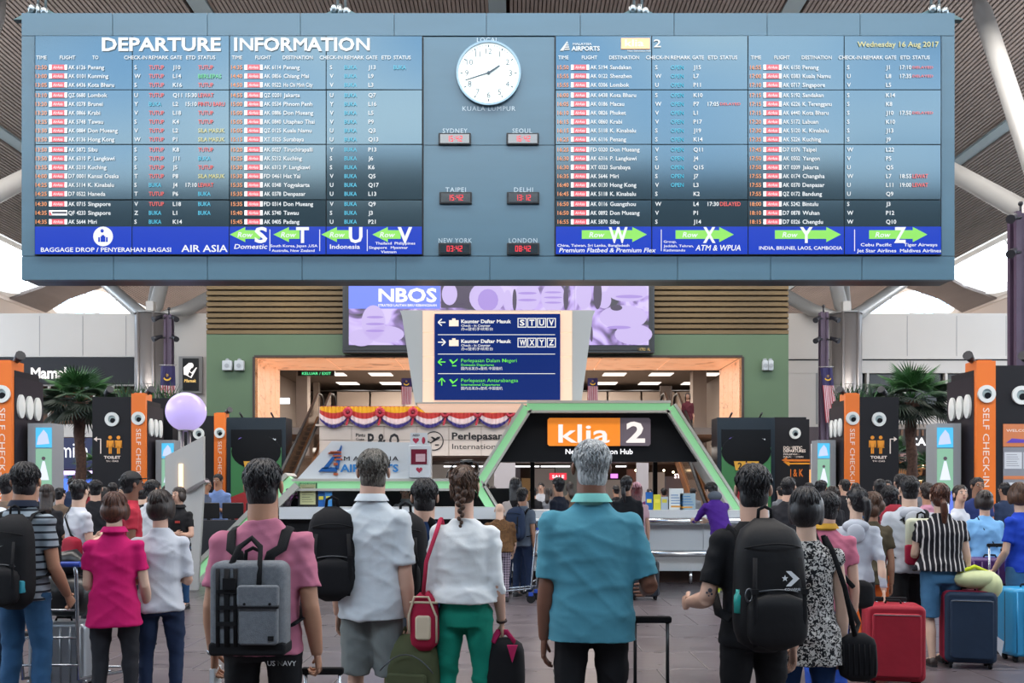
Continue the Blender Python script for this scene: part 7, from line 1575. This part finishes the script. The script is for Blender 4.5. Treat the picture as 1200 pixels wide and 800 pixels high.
# ---- around the counters
c1 = person(475, 569, 64, 176, 'receptionist in a white shirt looking down behind the desk', skin='fair', hair=('short', 'black'), shirt=fabric('desk_shirt', '#b9c0c8'), collar=fabric('desk_shirt', '#b9c0c8'), pants=blackf, arms=('hold', 'hold'), d=16.75, head=(0, -28), lod=1)
c2 = person(586, 589, 84, 4, 'stooped balding person in a brown knitted cardigan and checked sarong', skin='light', hair=('bald', 'grey'), shirt=pattern('brown_knit', 'spot', '#3f2c1c', '#6b4c2e', 90), sleeve=1.7, pants=pattern('plaid', 'plaid', '#2a2436', '#8f7f92', 9), arms=('half', 'half'), hem=.5, fit=1.15, width=1.2, lean=10, lod=1)
trolley(609, 13.2, 'luggage trolley with blue bar beside the brown cardigan', 78)
c3 = person(604, 560, 78, -8, 'woman with long black hair in a white top, behind the brown cardigan', sex='f', skin='tan', hair=('long', 'black'), shirt=fabric('cream_top', '#b8aca6'), pants=djeans, lod=1)
c3b = person(612, 572, 80, -30, 'person with a navy backpack beside the luggage trolley', skin='tan', hair=('short', 'black'), shirt=fabric('slate_top', '#5a6472'), pants=djeans, lod=1)
backpack(c3b, .32, .5, .18, 1.32, fabric('navy_nylon', '#27344c'), 'navy backpack beside the luggage trolley')
c8 = person(655, 560, 74, 55, 'man in a navy jacket looking left past the teal shirt', skin='tan', hair=('short', 'black'), shirt=fabric('navy_jacket', '#171c2a'), sleeve=1.8, pants=kh, arms=('down', 'down'), shoes='#b9c22e', head=(20, 0), lod=1, d=14.6)
c5 = person(735, 558, 80, -6, 'woman in a black jacket with a dark suitcase, right of the teal shirt', sex='f', skin='tan', hair=('lowpony', 'black'), shirt=fabric('black_jacket', '#17191d'), sleeve=1.75, pants=fabric('grey_trousers', '#50535c'), width=1.15, hem=.5, head=(25, 0), lod=1)
c6 = person(746, 566, 74, -4, 'woman in a pink cap with long red hair', sex='f', skin='fair', hair=('long', 'red'), shirt=fabric('pale_pink', '#c2a0a8'), pants=fabric('white_trousers', '#b7b3b5'), cap='#c08f98', lod=1)
suitcase(755, 13.4, .4, .52, .25, mat('case_ink', lin('#20262e'), .35), 'dark hard suitcase standing beside the black jacket')
c7 = person(846, 560, 77, 20, 'person in a purple jacket leaning on the white counter', sex='m', skin='light', hair=('short', 'black'), shirt=purple, sleeve=1.75, pants=blackf, arms=('lean', 'lean'), lean=24, shoes='#b4c41e', head=(-15, -12), lod=1, d=14.3, H=1.74, hem=.5)
q = MB().use(fabric('hood_grey2', '#59606a')); T_ = c7['T']; q.ell(T_((0, -.05, 1.5)), (.12, .08, .08), 14, 8); q.build('hood', None, c7['root'])
# escalator passenger
e1 = person(806, 470, 37, 170, 'passenger in dark red riding down the right escalator with a bag', skin='tan', hair=('long', 'dark'), sex='f', shirt=fabric('dark_red_top', '#4a1a22'), sleeve=1.7, pants=blackf, d=29.4, z0=3.0, H=1.62, lod=1)
bag_on(e1, 'handbag', 'dark handbag carried by the escalator passenger', (.28, .1, .55), (.4, .18, .25), blackf, [(.1, 0, 1.2), (.2, .05, 1.0), (.25, .1, .78)])
# ---- the crowd further back
def crowd(rows):
    pal = {'k': '#1d1d22', 'w': '#b5b7bd', 'g': '#70747b', 'n': '#27344f', 'r': '#8e2a36', 'b': '#41648c', 'p': '#b07d90', 'o': '#b5622c', 'y': '#b09a52', 't': '#3a6b66', 'm': '#6d3a66', 'c': '#6b5a4c'}
    for px, top, ppm, yaw, sx_, hr, c, lab in rows:
        person(px, top, ppm, yaw, lab, sex=sx_, skin=random.choice(['tan', 'fair', 'light']), hair=hr, shirt=fabric('crowd_'+c, pal[c]), sleeve=random.choice([.7, 1.7]), pants=random.choice([blackf, djeans, dgrey, kh]), arms=random.choice([('down', 'half'), ('hold', 'down'), ('half', 'half')]), lod=2 if ppm < 80 else 1, group='crowd between the kiosks')
random.seed(4); S_ = ('short', 'black'); Lg = ('long', 'dark'); Bb = ('bob', 'black'); Po = ('lowpony', 'dark')
crowd([(55, 568, 92, 20, 'f', Lg, 'k', 'woman in black with long hair, between the striped shirt and white T-shirt'), (70, 572, 70, -20, 'm', S_, 'c', 'person in taupe beyond the white T-shirt, left side'), (60, 562, 58, 170, 'm', S_, 'g', 'man in grey far left facing this way'),
 (112, 563, 84, 15, 'm', S_, 'k', 'man in black behind the magenta polo shirt'), (121, 571, 75, -60, 'f', Lg, 'y', 'long-haired woman in ochre under the toilet sign'), (132, 566, 62, 40, 'm', S_, 'n', 'man in navy far behind the short brown hair'),
 (168, 568, 86, -10, 'm', S_, 'k', 'man in black between the red T-shirt and the white top'), (178, 563, 92, -40, 'm', S_, 'w', 'man in white right of the red T-shirt'), (196, 569, 66, 160, 'f', Lg, 'c', 'woman in taupe left of the slanted screen'), (40, 566, 72, -100, 'm', S_, 'k', 'man in black far left beside the bookshop'),
 (84, 560, 50, 30, 'm', S_, 'n', 'man in navy deep in the bookshop entrance'), (104, 566, 54, -30, 'f', Lg, 'r', 'woman in red deep in the bookshop entrance'), (145, 570, 56, 150, 'm', S_, 'g', 'man in grey at the foot of the far left kiosk'), (228, 566, 52, 175, 'm', S_, 'k', 'man in black behind the slanted screen'),
 (10, 556, 110, -30, 'm', S_, 'c', 'man in taupe behind the striped-shirt man'),
 # hexagon
 (569, 566, 48, 20, 'f', Po, 'r', 'woman in red inside the hexagon left corner'), (578, 570, 46, 150, 'f', Lg, 'p', 'woman in pink behind the hexagon left corner'), (625, 571, 50, 10, 'm', S_, 'k', 'man in black left of the navy jacket in the hexagon'), (634, 566, 42, 170, 'm', S_, 'w', 'man in white deep in the arcade'),
 (643, 572, 45, -30, 'f', Lg, 'g', 'woman in grey deep in the arcade'), (668, 565, 44, 20, 'f', Lg, 'c', 'woman in taupe hidden by the grey head'), (722, 569, 47, 30, 'm', S_, 'k', 'man in black at right of the grey head'), (761, 573, 44, -170, 'f', Lg, 'm', 'woman in plum behind the brochures'), (778, 572, 42, 10, 'm', S_, 'k', 'man in black behind the white notice'),
 (796, 574, 43, 160, 'f', Po, 'r', 'woman in red behind the grey blue notice'), (812, 572, 46, -20, 'm', S_, 'g', 'man in grey at the foot of the right escalator'),
 # right
 (924, 560, 96, -40, 'm', S_, 'k', 'dark-haired man in black beyond the black bob'), (948, 566, 70, 10, 'm', S_, 'n', 'man in a navy cap and top by the snack shelf'), (962, 563, 76, -40, 'm', S_, 'k', 'man in black left of the orange kiosk edge'), (990, 562, 64, 30, 'm', S_, 'k', 'man in black under the far right toilet sign'),
 (1003, 566, 60, -20, 'f', Lg, 'c', 'woman in taupe under the far right toilet sign'), (1031, 562, 78, -10, 'm', S_, 'b', 'man in a blue shirt behind the frizzy hair'), (1040, 563, 58, 160, 'm', S_, 'p', 'man in pink facing this way by the far right kiosk'), (1056, 556, 84, 8, 'm', S_, 'k', 'tall man in black behind the pale hooded top'),
 (1086, 566, 92, 10, 'f', ('bun', 'dark'), 'p', 'woman in pink between the hooded top and the striped blouse'), (1098, 560, 54, 30, 'f', ('long', 'auburn'), 'o', 'woman with long auburn hair at the chocolate shop'), (1117, 566, 56, -160, 'm', S_, 'k', 'man in black at the chocolate shop'), (1075, 568, 50, 20, 'm', S_, 'g', 'man in grey at the chocolate shop'),
 (1178, 566, 72, 20, 'm', S_, 'n', 'man in navy at the right kiosk terminal'), (935, 572, 60, -150, 'f', Lg, 'w', 'woman in white by the wayfinding tower'), (976, 570, 84, 20, 'f', Po, 'k', 'woman in black left of the ponytail'), (915, 570, 54, 20, 'm', S_, 'g', 'man in grey behind the young man in black')])
run_jobs()
